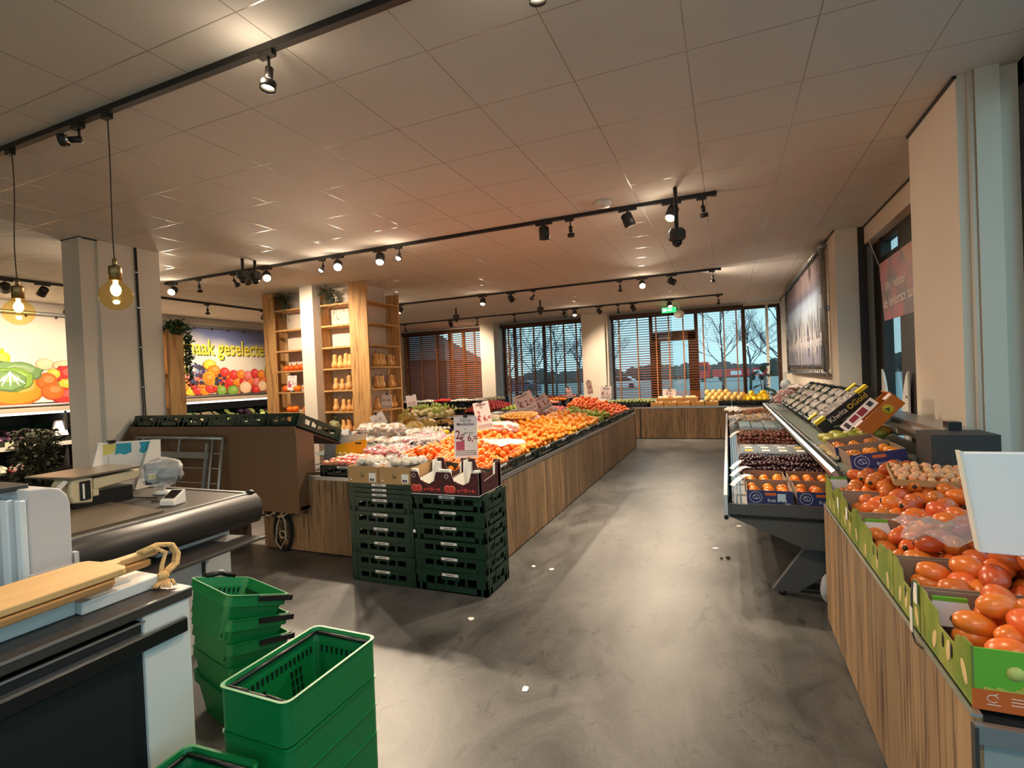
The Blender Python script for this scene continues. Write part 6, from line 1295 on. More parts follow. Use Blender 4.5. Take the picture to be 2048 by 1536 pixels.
for i, (y, m, nm) in enumerate(UPS):
    M = TM(y, .64, .90, 1.15); use(P_UP, M @ Matrix.Scale(1.12, 4), 'dark crate of %s tilted on the upper shelf' % nm, 'tilted crates on the upper shelf')
    o0 = None
    for j in range(12):
        A = M @ T(-.15 + .1*(j % 4), -.10 + .1*(j//4), .06 + rn.uniform(0, .02), rn.uniform(0, 6))
        if o0 is None:
            o0 = thing('fruit_pack', '', 'fruit pack'); q = MB(); q.ell((0, 0, 0), (.045, .04, .025), 9, 6); q.build('contents', m, o0, local=True); q = MB(); q.crinkle((0, 0, .003), (.053, .05, .034), 5, 12, 7, .22); q.build('wrap', M_cello, o0, local=True)
        use(o0, A, 'wrapped pack in the upper shelf crate of %s' % nm, nm + ' on the upper shelf')
M_rasp = mat('red_net_fruit', sr(196, 28, 44), .45, var=.2, nscale=30)
for i in range(5): lumps('red_fruit_bag', 'bag of fruit', 'red bag of small fruit at the far end of the upper cooler shelf', 'red fruit bags', M_rasp, M_cello, (.74 + .09*(i % 3), 8.35 + .2*i, 1.07 + .08*(i % 3)), 16, (.13, .14, .075), .028, 300+i)
crumple('white_bag', 'white folded bag between the red fruit bags on the upper shelf', 'bag', (.92, 8.5, 1.27), .08, .30, .04, M_paper, 15)
t = thing('silver_balloon', 'pale blue round bag at the far end of the upper shelf', 'bag', (.86, 9.4, 1.3)); MB().ell((.86, 9.4, 1.28), (.08, .09, .09), 14, 9).build('bag', M_punw, t); MB().cyl((.86, 9.4, 1.12), (.86, 9.4, 1.2), .03, n=8).build('neck', M_punw, t)
# mango tray, orange carton, price strip
mg = None; M_mang = mat('green_mango_skin', sr(160, 158, 62), .4, var=.25, nscale=12, hue=.02, val=.12)
for i in range(14):
    x, y = .68 + .075*(i % 5), 4.42 + .085*(i//5)
    A = T(x, y, .985 + .17*(x-.66) + .03 + .01*(i % 2), RND.uniform(-.5, .5) + PI/2*(i % 3 == 0), 0, RND.uniform(-.2, .2), .95)
    if mg is None: q = MB(); q.ell((0, 0, 0), (.062, .042, .036), 14, 9, wob=lambda a, z: 1 + .06*math.cos(a)); mg = q.build('mango', M_mang); mg['category'] = 'mango'; setm(mg, A); tag(mg, 'green mango lying between the blue box and the black carton', None, 'mangos on the upper shelf')
    else: dup(mg, A)
ymg = MB(); ymg.ell((1.02, 4.47, 1.085), (.055, .042, .04), 14, 9); tag(ymg.build('yellow_mango', mat('ripe_mango', sr(222, 150, 50), .4, var=.2)), 'ripe orange mango at the right end of the green ones', 'mango')
oc = thing('orange_carton', 'orange carton with a round yellow emblem tilted beside the mangos', 'carton', (1.05, 4.45, 1.1)); Mo = Matrix.Translation((1.03, 4.46, 1.17)) @ rot('Y', -.82); b = MB()
bx(b, -.16, .16, -.085, -.08, 0, .10, Mo, 0); bx(b, -.16, .16, .15, .155, 0, .10, Mo, 0); bx(b, -.16, .16, -.08, .15, 0, .005, Mo, 1); bx(b, .155, .16, -.08, .15, .005, .12, Mo, 0); bx(b, -.16, -.155, -.08, .15, .005, .06, Mo, 0)
bx(b, .10, .16, -.08, .0, .10, .106, Mo, 2); bx(b, -.17, -.10, -.08, .0, .10, .106, Mo, 2); b.build('carton', [mat('orange_carton_print', sr(222, 122, 34), .6), M_cardin, M_paperpink], oc)
k = MB(); k.lathe([(0, 0), (.036, 0), (.036, .001), (0, .001)], 20, Mo @ Matrix.Translation((.06, -.0852, .05)) @ rot('X', PI/2)); k.build('emblem', mat('yellow_emblem', sr(232, 208, 60), .6), oc)
k = MB(); k.lathe([(.0, .001), (.02, .001), (.02, .0016), (0, .0016)], 3, Mo @ Matrix.Translation((.06, -.0852, .05)) @ rot('X', PI/2)); k.build('leaf_mark', M_cuc, oc)
dk = MB(); 
for i in range(9): dk.ell(Mo @ V((-.12 + .03*i, .03 + .03*(i % 3), .04)), .028, 9, 6)
tag(dk.build('dried_fruit', mat('dark_dried_fruit', sr(60, 44, 36), .6, var=.3, nscale=30)), 'dark dried fruit inside the tilted orange carton', 'fruit', kind='stuff')
t = thing('price_strip', 'long pink price strip slanting across the upper shelf before the black carton', 'price strip', (.87, 4.32, 1.2)); Ms = Matrix.Translation((.845, 4.30, 1.215)) @ rot('Y', -.82); b = MB(); bx(b, -.14, .14, -.035, .035, 0, .002, Ms @ rot('X', .9)); b.build('card', M_paperpink, t)
k = MB(); A = Ms @ rot('X', .9)
for j, (a, c) in enumerate(((-.12, -.09), (-.07, -.01), (.0, .06), (.085, .12))): bx(k, a, c, -.025 + .01*(j % 2), .022, .002, .0026, A, 0 if j in (1, 2) else 1)
k.build('print', [M_redink, M_darkink], t)
# card ends and pale chips along the shelf front
k = thing('paper_tags', 'row of small cream price tags along the upper shelf edge', 'price tags', (.64, 4.3, 1.0)); b = MB(); rn = random.Random(2)
for i in range(9): y = 3.98 + i*.075; b.hexa([(.61, y, .945), (.66, y-.02, .95), (.67, y+.05, .95), (.62, y+.06, .945), (.61, y, .947+.02*rn.random()), (.66, y-.02, .975), (.67, y+.05, .965), (.62, y+.06, .95)])
b.build('tag', mat('cream_tag', sr(226, 206, 166), .7), k)
# white fin shaped boards in the bay window
for i, (y, h, s) in enumerate(((7.12, 1.50, 1), (6.38, 1.48, -1))):
    t = thing('fin_board', 'white fin shaped board standing in the dark bay window, %s one' % ('left', 'right')[i], 'board', (1.66, y, .951)); pr = [(0, .951), (.0, h), (-.06*s, h-.05), (-.13*s, h-.16), (-.19*s, h-.30), (-.21*s, .951)]
    MB().prism([(1.655, y + .10*s + a, z) for a, z in pr], (.02, 0, 0)).build('board', M_whitep, t); k = MB()
    for z in (1.06, 1.22): k.tube([(1.654, y + .06*s + .02*math.cos(q), z + .01*math.sin(q)) for q in [j*.7 for j in range(10)]], .004, 5)
    k.build('slot', M_dark, t)

# ================================================================== PERSIMMON STALL
SX0, SY0, SY1 = .52, 1.545, 3.66
stl = thing('fruit_stall', 'wood clad stall of persimmons at the right front', 'display stand', (.9, 2.6, 0))
MB().box(SX0, SX0+.02, SY0+.02, SY1, .012, .715).build('side_board', M_wood_y, stl)
MB().box(SX0+.02, 1.3, SY0+.02, SY0+.045, .0, .66).build('end_board', mat('pale_grey_end_panel', sr(150, 156, 156), .6, var=.1, nscale=6, stretch=(8, 8, .6)), stl); MB().box(SX0, 1.3, SY0, SY0+.02, .66, .705).build('end_rail', M_alu, stl); MB().box(SX0-.004, SX0+.004, SY0-.003, SY0+.02, .0, .70).build('corner_edge', M_dark, stl)
MB().box(SX0+.02, 1.28, SY0+.045, SY1, .66, .70).build('deck', M_dark, stl); MB().box(SX0-.003, SX0+.02, SY0+.02, SY1, .715, .722).build('edge_rail', M_alu, stl); MB().box(SX0+.02, 1.28, SY1-.03, SY1, 0, .66).build('end_board', M_dark, stl)
MB().box(SX0+.04, 1.2, SY0+.06, SY1-.05, 0, .05).build('plinth', M_black, stl)
def lime_mat():
    m, nt, b, out = newmat('lime_green_carton_print'); L = nt.links.new; tc = N(nt, 'ShaderNodeTexCoord'); sp_ = N(nt, 'ShaderNodeSeparateXYZ'); L(tc.outputs['Object'], sp_.inputs[0])
    no = N(nt, 'ShaderNodeTexNoise'); no.inputs['Scale'].default_value = 9; no.inputs['Detail'].default_value = 4; L(tc.outputs['Object'], no.inputs['Vector'])
    r = N(nt, 'ShaderNodeValToRGB'); e = r.color_ramp.elements; e[0].position = .38; e[0].color = rgb(sr(104, 128, 30)); e[1].position = .68; e[1].color = rgb(sr(150, 152, 58)); L(no.outputs['Fac'], r.inputs[0]); L(r.outputs[0], b.inputs['Base Color']); b.inputs['Roughness'].default_value = .5; return m
M_limec = lime_mat(); M_limef = mat('bright_green_carton', sr(104, 176, 48), .5, var=.04); M_orp = mat('orange_carton_band', sr(206, 96, 36), .5, var=.06); M_straw2 = mat('grain_print', sr(214, 186, 130), .6); M_greypr = mat('white_carton_inside', sr(226, 232, 238), .6)
BND = [1.585, 1.955, 2.235, 2.785, 3.19, 3.63]
STX = .528
for i in range(5):
    y0, y1 = BND[i]+.004, BND[i+1]-.004; x0, x1 = STX, STX+.62; z0 = .7225; hh = [.155, .16, .165, .18, .19][i]
    t = thing('green_carton', 'lime green persimmon carton on the stall, %s from the near end' % ordinal(i), 'carton', ((x0+x1)/2, (y0+y1)/2, z0), group='green cartons on the stall')
    b = MB(); b.box(x0, x1, y0, y1, z0, z0+.005, 1); ym = (y0+y1)/2; L_ = y1-y0
    top = [(y0, hh), (y0+.05, hh), (y0+.065, hh-.012), (ym-.09, hh-.016), (ym-.075, hh-.05), (ym+.03, hh-.05), (ym+.045, hh-.012), (y1-.06, hh-.008), (y1-.05, hh+.004), (y1, hh+.004)]
    b.prism([(x0, y0, z0)] + [(x0, y, z0+z) for y, z in top][::1] + [(x0, y1, z0)], (.004, 0, 0), 0); b.prism([(x0+.004, y0, z0)] + [(x0+.004, y, z0+z) for y, z in top] + [(x0+.004, y1, z0)], (.0015, 0, 0), 1)
    b.box(x1-.005, x1, y0, y1, z0, z0+hh, 1); b.box(x0+.006, x1-.005, y0, y0+.005, z0, z0+hh-.004, 2 if i == 0 else 1); b.box(x0+.006, x1-.005, y1-.005, y1, z0, z0+hh-.004, 1)
    b.build('carton', [M_limec, M_cardin, M_limef], t)
    k = MB(); 
    for dy in (-.06, .0): k.lathe([(0, 0), (.014, 0), (.014, .001), (0, .001)], 14, Matrix.Translation((x0-.0002, ym + dy, z0+hh-.075)) @ rot('Y', -PI/2) @ Matrix.Diagonal((1.5, .55, 1, 1)))
    k.build('vent_hole', M_black, t)
    k = MB(); rn = random.Random(40+i)
    for q in range(3): k.ell((x0-.0004, y0 + L_*(.12 + .3*q) + rn.uniform(-.02, .02), z0 + .05 + rn.uniform(-.01, .02)), (.0008, .016, .032), 10, 6, rot('X', rn.uniform(-.5, .5)))
    k.build('grain_print', M_straw2, t)
    # folded white inner flap
    if i in (0, 2, 4):
        k = MB(); yy = y1-.03; k.hexa([(x0+.008, yy-.012, z0+.06), (x0+.13, yy-.012, z0+.06), (x0+.13, yy, z0+.06), (x0+.008, yy, z0+.06), (x0+.02, yy-.008, z0+hh-.02), (x0+.105, yy-.008, z0+hh-.02), (x0+.105, yy-.002, z0+hh-.02), (x0+.02, yy-.002, z0+hh-.02)], 0).box(x0+.02, x0+.105, yy-.009, yy-.001, z0+hh-.02, z0+hh-.008, 1); k.build('inner_flap', [M_greypr, M_limef], t)
    if i == 0:
        k = MB(); ya = y0-.0012; zz = z0
        k.prism([(x0, ya, zz), (x1, ya, zz), (x1, ya, zz+.045), (x0+.40, ya, zz+.05), (x0+.25, ya, zz+.042), (x0+.1, ya, zz+.052), (x0, ya, zz+.05)], (0, .001, 0), 0)
        rn = random.Random(4)
        for q in range(26): k.ell((x0 + .03 + q*.012, ya+.0008, zz + .055 + rn.uniform(-.008, .008)), (.010, .0006, .007), 8, 5, None, 1)
        k.lathe([(0, 0), (.018, 0), (.018, .0012), (0, .0012)], 18, Matrix.Translation((x0+.085, ya+.001, zz+.098)) @ rot('X', PI/2), 2); k.box(x0+.10, x0+.30, ya, ya+.0008, zz+.092, zz+.104, 3)
        F = Matrix.Translation((x0+.04, ya+.0004, zz+.030)) @ rot('X', PI/2); k.tube([F @ V((.011*math.cos(a), .009*math.sin(a), 0)) for a in [j*.55 for j in range(11)]], .0013, 4, 4); k.tube([F @ V((.002, .009, 0)), F @ V((.010, .013, 0))], .0012, 4, 4); k.box(x0+.028, x0+.055, ya-.0004, ya, zz+.0145, zz+.0165, 4)
        for q in range(3): k.box(x0+.075, x0+.14 - .012*q, ya-.0004, ya, zz+.036-.008*q, zz+.038-.008*q, 4)
        k.build('front_print', [M_orp, mat('ochre_print', sr(176, 176, 70), .6), mat('pale_yellow_disc', sr(206, 208, 110), .6), mat('mint_print', sr(160, 206, 150), .6), mat('white_print', sr(240, 220, 206), .6)], t)
# oval persimmons
def oval():
    t = thing('oval_persimmon', '', 'persimmon'); q = MB(); q.ell((0, 0, 0), (.036, .036, .050), 18, 12, wob=lambda a, z: 1 + .025*math.cos(4*a)); q.build('fruit', M_pers, t, local=True)
    q = MB()
    q.lathe([(0, .0492), (.009, .0488), (.011, .0478), (.004, .052), (0, .0535)], 9); q.build('calyx', M_cal, t, local=True); return t
OV = oval(); rn = random.Random(23); allo = []
for i in range(5):
    y0, y1 = BND[i]+.02, BND[i+1]-.02
    for layer in range(4):
        d = .081; zb = .795 + layer*.048 + [.0, .015, .015, .03, .035][i]
        for x, y in lattice(STX+.072 + layer*.028, STX+.575, y0+(.045 if i == 0 else .03)+.006*layer, y1-.022, d, .008):
            if layer == 2 and (x < STX+.10 + .08*rn.random() or rn.random() < .12): continue
            if layer == 3 and (x < STX+.20 + .1*rn.random() or i == 0 or rn.random() < .4): continue
            if layer >= 1 and x < STX+.14 and i in (0, 2, 4) and y > y1-.11: continue
            M = Matrix.Translation((x, y, zb + rn.uniform(-.006, .01))) @ Euler((rn.uniform(-.35, .35) + PI/2*rn.choice((1, 1, -1, -1, -1, -1)), rn.uniform(-.5, .5), rn.gauss(0, .9))).to_matrix().to_4x4() @ Matrix.Scale(rn.uniform(.92, 1.07), 4)
            allo.append((-layer*1.0 + .45*y + (0 if x < STX+.2 else .3*(layer == 0)), M, i))
allo.sort(key=lambda q: q[0])
for k_, M, i in allo[:295]: use(OV, M, 'oval orange persimmon in the %s green carton from the near end' % ordinal(i), 'oval persimmons in the %s carton' % ordinal(i))
q = MB()
for k_, M, i in allo[295:]: q.ell((0, 0, 0), (.036, .036, .05), 10, 7, M)
tag(q.build('persimmon_bed', M_pers), 'lower layers of persimmons filling the green cartons', 'persimmons', kind='stuff')
# plastic bag, tray with small pale fruit, grey boxes behind, white board
crumple('plastic_bag', 'crumpled clear plastic bag lying over the persimmons', 'plastic bag', (.80, 2.34, .955), .22, .15, .06, film('clear_bag_film', (.92, .94, .96), .22, .14), 18)
t = thing('tray', 'tilted cardboard tray of small pale fruit on the persimmons', 'tray', (.93, 3.2, .99)); Mt = Matrix.Translation((.92, 3.20, .985)) @ rot('Z', -.15) @ rot('X', .05); b = MB(); bx(b, -.16, .16, -.18, .2, 0, .004, Mt); bx(b, -.16, .16, -.18, -.176, .004, .03, Mt); bx(b, -.16, .16, .196, .2, .004, .03, Mt); bx(b, -.16, -.156, -.176, .196, .004, .03, Mt); bx(b, .156, .16, -.176, .196, .004, .03, Mt); b.build('tray', M_card, t)
sf = None; rn = random.Random(5)
for x_, y_ in poisson(-.14, .14, -.155, .175, .034):
    A = Mt @ Matrix.Translation((x_, y_, .022 + .02*max(0, 1-abs(x_)/.12)*rn.random()))
    if sf is None: q = MB(); q.ell((0, 0, 0), .0175, 10, 7); sf = q.build('small_fruit', mat('pale_orange_fruit', sr(222, 162, 116), .5, hue=.01, val=.12)); sf['category'] = 'fruit'; setm(sf, A); tag(sf, 'small pale orange fruit in the tilted cardboard tray', None, 'small fruit in the tray')
    else: dup(sf, A)
M_greyc = mat('grey_printed_cardboard', sr(168, 154, 138), .8, var=.12, nscale=30, stretch=(1, 12, 1))
for i, (x0, x1, y0, y1, z1) in enumerate(((1.155, 1.285, 2.62, 3.02, .95), (1.155, 1.285, 3.03, 3.36, .955))):
    t = thing('cardboard_box', 'closed grey brown cardboard box behind the persimmons, %s one' % ('nearer', 'farther')[i], 'cardboard box', ((x0+x1)/2, (y0+y1)/2, .70)); b = MB(); b.box(x0, x1, y0, y1, .701, z1); b.build('carton', M_greyc, t, bevel=.004); k = MB(); 
    for q in range(3): k.lathe([(0, 0), (.014, 0), (.014, .001), (0, .001)], 12, Matrix.Translation((x0+.03+.02*q, y0+.08+.1*q, z1)) @ Matrix.Diagonal((.6, 1.6, 1, 1)))
    k.build('vent_hole', M_dark, t)
t = thing('white_board', 'pale white board propped on the persimmons at the right picture edge', 'board', (.9, 2.0, .98)); b = MB(); b.hexa([(.70, 2.0, .985), (1.14, 2.0, .975), (1.14, 2.03, .975), (.70, 2.03, .985), (.665, 2.02, 1.29), (1.14, 2.02, 1.292), (1.14, 2.05, 1.292), (.665, 2.05, 1.29)]); b.build('panel', mat('white_coated_board', sr(236, 238, 240), .45), t, bevel=.003)
b = MB(); b.hexa([(.694, 1.998, .988), (.702, 1.998, .988), (.702, 2.033, .988), (.694, 2.033, .988), (.659, 2.018, 1.294), (.667, 2.018, 1.294), (.667, 2.053, 1.294), (.659, 2.053, 1.294)]); b.build('edge_strip', M_whitep, t)
t = thing('hook_tag', 'white tag on a thin wire hook hanging over the green cartons', 'tag', (.52, 1.94, .8)); b = MB(); b.tube([(.522, 1.965, .89), (.512, 1.955, .895), (.505, 1.945, .86), (.502, 1.935, .80), (.502, 1.935, .735), (.506, 1.925, .715), (.516, 1.90, .71)], .0028, 6); b.build('wire', M_dark, t); k = MB(); k.box(.520, .522, 1.955, 1.985, .82, .885); k.build('tag', M_paper, t); k = MB(); k.box(.4985, .501, 1.925, 1.945, .745, .82); k.build('white_sleeve', M_whitep, t)
for i, y in enumerate((3.02, 3.24)): tag(MB().box(.5255, .527, y-.02, y+.02, .80, .86).build('label_sticker', M_paper), 'white sticker on the green carton side, %s one' % ('nearer', 'farther')[i], 'sticker')
wp = MB(); wp.ell((.56, 3.86, .12), (.05, .05, .10), 10, 8, wob=lambda a, z: 1 + .2*math.sin(4*a)+.1*math.sin(9*a+z*40)); tag(wp.build('crumpled_paper', M_filmw), 'crumpled white bag stuck on the floor behind the stall corner', 'paper')
# ================================================================== CHECKOUTS
M_ctop = mat('dark_counter_laminate', sr(58, 52, 48), .38, var=.06, nscale=30); M_belt = mat('dark_belt', sr(66, 60, 54), .45, var=.08, nscale=10); M_bump = mat('black_bumper', sr(34, 31, 30), .45)
M_panelw = mat('off_white_panel', sr(214, 212, 208), .5); M_blackm = mat('matt_black_panel', sr(13, 13, 14), .6)
c1 = thing('checkout_counter', 'near checkout counter with black front and white end post', 'counter', (-2.2, .4, 0))
MB().box(-2.95, -1.765, -.7, 1.225, .862, .90).build('top', M_ctop, c1, bevel=.004)
k = MB(); k.box(-1.766, -1.762, -.7, 1.222, .893, .899).box(-1.766, -1.760, -.7, 1.06, .845, .851); k.build('edge_trim', M_alu, c1)
MB().box(-1.80, -1.785, -.7, 1.06, .03, .845).build('front_panel', M_blackm, c1)
MB().box(-1.81, -1.772, 1.06, 1.215, .0, .862).build('end_post', M_panelw, c1, bevel=.003); MB().box(-2.95, -1.812, 1.19, 1.21, .0, .862).build('end_panel', M_panelw, c1)
MB().box(-2.9, -1.802, -.68, 1.18, 0, .8).build('carcass', M_blackm, c1)
MB().box(-1.785, -1.752, -.7, 1.195, .755, .805).build('bumper_bar', M_blackpl, c1, bevel=.004); MB().box(-1.7845, -1.756, -.7, 1.19, .8052, .808).build('bar_trim', M_alu, c1)
# things on the near checkout
t = thing('tray_box', 'low off-white tray box lying on the near checkout under the boards', 'tray', (-2.0, .6, .901)); b = MB(); b.box(-2.13, -1.905, -.55, .945, .901, .965).box(-2.10, -1.875, .945, 1.19, .901, .94).box(-2.06, -1.92, .99, 1.12, .94, .948); b.build('tray', M_panelw, t, bevel=.006, seg=2)
M_board = mat('acacia_board', sr(212, 170, 112), .5, var=.2, nscale=3.2, stretch=(9, 1.2, 9)); M_board2 = mat('darker_acacia_board', sr(170, 124, 72), .55, var=.22, nscale=3.2, stretch=(9, 1.2, 9))
def board(label, m, z, dx, L0, L1, hw):
    t = thing('cutting_board', label, 'cutting board', (-1.95 + dx, .6, z)); b = MB(); A = Matrix.Translation((-1.93 + dx, 0, z)) @ rot('Z', .03)
    pr = [(-hw, L0), (hw, L0), (hw, L1-.02), (hw-.02, L1), (.035, L1+.005), (.022, L1+.03), (.02, L1+.15), (.012, L1+.165), (-.012, L1+.165), (-.02, L1+.15), (-.022, L1+.03), (-.035, L1+.005), (-hw+.02, L1), (-hw, L1-.02)]
    b.prism([A @ V((x, y, 0)) for x, y in pr], (0, 0, .022)); b.build('board', m, t, bevel=.004, seg=2); return t
board('long pale wooden cutting board lying on top at the near checkout', M_board, .992, .0, -.5, 1.07, .115)
board('darker wooden cutting board under the pale one', M_board2, .967, .02, -.5, 1.03, .105)
M_rope = mat('jute_rope', sr(206, 168, 112), .9, var=.2, nscale=60, bump=.6, bscale=150)
rp_ = thing('rope_loop', 'jute rope loop with a tassel hanging from the pale cutting board handle', 'rope', (-1.86, 1.25, .95)); 
for off in (-.009, .009):
    MB().tube([(-1.945 + off, 1.17, 1.017), (-1.94 + off, 1.225, 1.028), (-1.925 + off, 1.262, 1.02), (-1.91 + off, 1.272, .985), (-1.895 + off, 1.255, .955), (-1.885 + off, 1.225, .945), (-1.88 + off*.6, 1.205, .93)], .0085, 8).build('strand', M_rope, rp_)
MB().tube([(-1.955, 1.16, 1.018), (-1.935, 1.20, 1.03), (-1.915, 1.235, 1.0), (-1.915, 1.22, .96), (-1.89, 1.2, .94)], .008, 8).build('strand', M_rope, rp_); MB().ell((-1.875, 1.195, .932), (.02, .02, .018), 12, 8).build('knot', M_rope, rp_)
b = MB(); rn = random.Random(3)
for i in range(46): a = rn.uniform(-.4, 2.6); r_ = rn.uniform(.03, .065); b.tube([(-1.872, 1.19, .925), (-1.872 + .5*r_*math.cos(a), 1.19 - .5*r_*math.sin(a)+.01, .918), (-1.868 + r_*math.cos(a), 1.185 - r_*math.sin(a)*.7, .9055 + rn.uniform(0, .006))], .0024, 4)
b.build('tassel', M_rope, rp_)
M_machg = mat('grey_machine_shell', sr(196, 194, 196), .45, var=.03); M_machl = mat('light_machine_shell', sr(214, 222, 228), .4)
gm = thing('grey_machine', 'bulky light grey machine with rounded top on the near checkout', 'machine', (-2.4, 1.1, .901))
pr = [(.985, .901), (1.11, .901), (1.112, 1.19), (1.104, 1.225), (1.085, 1.25), (1.055, 1.262), (.985, 1.268)]
MB().prism([(-2.24, y, z) for y, z in pr], (-.62, 0, 0)).build('shell', M_machg, gm, bevel=.006, seg=2)
MB().box(-2.245, -2.234, .98, 1.114, .901, .972).build('lower_cover', M_machg, gm)
for x0, x1, y0 in ((-2.275, -2.24, .965), (-2.345, -2.30, .955), (-2.80, -2.40, .95)): MB().box(x0, x1, y0, .985, .901, 1.235).build('rib', M_machl, gm, bevel=.004)
MB().box(-2.82, -2.30, .93, 1.02, 1.262, 1.282).build('top_lid', M_dark, gm, bevel=.004); MB().box(-2.26, -2.236, 1.114, 1.128, .965, 1.01).build('latch', M_machg, gm)
# far checkout
c2 = thing('checkout_counter', 'far checkout counter with dark belt and rounded black bumper edge', 'counter', (-3.6, 1.6, 0))
MB().box(-4.75, -2.93, .5, 2.46, .85, .895).build('top', M_belt, c2); 
pb = [(-2.93, .898), (-2.885, .893), (-2.85, .865), (-2.835, .815), (-2.84, .755), (-2.87, .715), (-2.93, .70)]
MB().prism([(x, .5, z) for x, z in pb], (0, 1.965, 0), 0, True).build('bumper_edge', M_bump, c2)
k = MB(); k.box(-2.945, -2.915, .5, 2.44, .8955, .9025).box(-4.75, -2.93, 2.44, 2.465, .8955, .9025); k.build('edge_trim', M_alu, c2); MB().ell((-2.925, 2.45, .905), (.03, .025, .014), 12, 6).build('corner_cap', M_blackpl, c2)
MB().hexa([(-3.9, .5, .8955), (-3.02, .5, .8955), (-3.02, 1.95, .8955), (-3.9, 2.05, .8955), (-3.9, .5, .905), (-3.02, .5, .905), (-3.02, 1.95, .905), (-3.9, 2.05, .905)]).build('belt', mat('worn_belt', sr(96, 86, 72), .35, var=.15, nscale=5), c2)
MB().hexa([(-3.2, .5, .62), (-2.72, .5, .62), (-2.72, 2.38, .64), (-3.2, 2.30, .64), (-3.2, .5, .632), (-2.72, .5, .632), (-2.72, 2.38, .652), (-3.2, 2.30, .652)]).build('bag_shelf', M_dark, c2)
MB().box(-3.12, -3.02, 1.9, 2.36, 0, .84).build('white_end_panel', M_panelw, c2); MB().box(-4.7, -3.12, .55, 2.3, 0, .84).build('carcass', M_panelw, c2); k = MB(); k.box(-3.019, -3.012, 2.16, 2.18, .1, .60); k.build('door_gap', M_dark, c2)
M_beige = mat('beige_scale_plastic', sr(196, 180, 146), .5, var=.05); M_beigetop = mat('grey_scale_tray', sr(140, 128, 114), .3, metal=.4)
sc = thing('checkout_scale', 'beige checkout scanner scale with grey tray on the far checkout', 'scale', (-3.75, 2.0, .9))
MB().prism([(-3.60, 1.80, .945), (-3.60, 1.905, .93), (-3.60, 1.91, 1.085), (-3.60, 1.815, 1.095), (-3.60, 1.79, 1.05), (-3.60, 1.785, .99)], (-.20, 0, 0)).build('head', M_beige, sc, bevel=.012, seg=3)
MB().box(-3.60, -3.594, 1.835, 1.893, .955, 1.07).build('scanner_window', M_blackpl, sc, bevel=.003); MB().box(-3.594, -3.591, 1.848, 1.858, .965, 1.055).build('light_bar', M_whitep, sc)
MB().hexa([(-3.78, 1.91, 1.005), (-3.60, 1.91, 1.005), (-3.60, 2.17, 1.03), (-3.78, 2.17, 1.03), (-3.80, 1.91, 1.075), (-3.60, 1.91, 1.075), (-3.60, 2.20, 1.085), (-3.80, 2.20, 1.085)]).box(-3.70, -3.60, 1.905, 1.94, .965, 1.01).build('arm', M_beige, sc, bevel=.005)
MB().hexa([(-4.02, 1.76, 1.09), (-3.585, 1.79, 1.09), (-3.585, 2.17, 1.095), (-4.02, 2.2, 1.095), (-4.02, 1.76, 1.10), (-3.58, 1.79, 1.105), (-3.58, 2.18, 1.11), (-4.02, 2.2, 1.108)]).build('tray', M_beigetop, sc, bevel=.004, seg=2)
MB().box(-3.80, -3.63, 1.82, 2.15, .896, .99).build('base', M_blackpl, sc); MB().hexa([(-3.66, 1.74, 1.03), (-3.62, 1.74, 1.03), (-3.62, 1.79, 1.075), (-3.66, 1.79, 1.075), (-3.66, 1.735, 1.04), (-3.62, 1.735, 1.04), (-3.62, 1.785, 1.085), (-3.66, 1.785, 1.085)]).build('lever', M_whitep, sc)
wp = thing('white_screen', 'white winged screen panel with torn teal and yellow stickers behind the scale', 'screen panel', (-3.95, 2.3, .9)); PX = -3.95
MB().prism([(PX, 2.10, .897), (PX, 2.13, 1.26), (PX, 2.53, 1.235), (PX, 2.53, .897)], (-.012, 0, 0)).build('panel', M_panelw, wp)
MB().prism([(PX+.02, 2.03, .897), (PX+.02, 2.085, 1.12), (PX+.005, 2.135, 1.258), (PX+.002, 2.16, 1.255), (PX+.002, 2.15, .897)], (.006, 0, 0)).build('wing', M_whitep, wp)
MB().prism([(PX+.02, 2.34, .897), (PX+.012, 2.47, 1.236), (PX+.005, 2.545, 1.232), (PX+.005, 2.535, .897)], (.006, 0, 0)).build('wing', M_whitep, wp)
M_teal = mat('teal_sticker', sr(24, 140, 168), .6, var=.2, nscale=9); M_ysk = mat('faded_yellow_sticker', sr(206, 196, 104), .6, var=.12, nscale=9); k = MB(); px = PX+.0004
k.prism([(px, 2.165, 1.245), (px, 2.245, 1.24), (px, 2.24, 1.20), (px, 2.215, 1.175), (px, 2.16, 1.17)], (.001, 0, 0), 0); k.prism([(px, 2.247, 1.24), (px, 2.345, 1.235), (px, 2.345, 1.17), (px, 2.30, 1.155), (px, 2.265, 1.17), (px, 2.235, 1.165), (px, 2.243, 1.20)], (.0012, 0, 0), 1); k.prism([(px, 2.40, 1.232), (px, 2.47, 1.23), (px, 2.455, 1.175), (px, 2.425, 1.145), (px, 2.395, 1.165), (px, 2.41, 1.20)], (.001, 0, 0), 1); k.build('sticker', [M_ysk, M_teal], wp)
k = MB(); k.tube([(px+.001, 2.15, 1.24), (px+.001, 2.145, 1.06), (px+.001, 2.19, 1.06), (px+.001, 2.195, 1.16)], .0015, 4); k.build('scratch_line', M_greyink, wp); MB().box(PX-.02, PX+.01, 2.2, 2.24, 1.246, 1.268).build('knob', M_blackpl, wp)
mn = thing('wrapped_monitor', 'small customer display wrapped in clear plastic on the far checkout', 'monitor', (-3.58, 2.30, .9))
k = MB(); A = Matrix.Translation((-3.57, 2.305, 1.04)) @ rot('Z', 1.25) @ rot('X', -.2); k.box(-.10, .10, -.02, .02, -.07, .07, 0, A); k.build('screen', mat('dark_display', sr(40, 46, 54), .25), mn, bevel=.01, seg=2); k = MB(); k.box(-.085, -.04, -.0215, -.0205, -.04, .0, 0, A); k.build('label', M_ysk, mn)
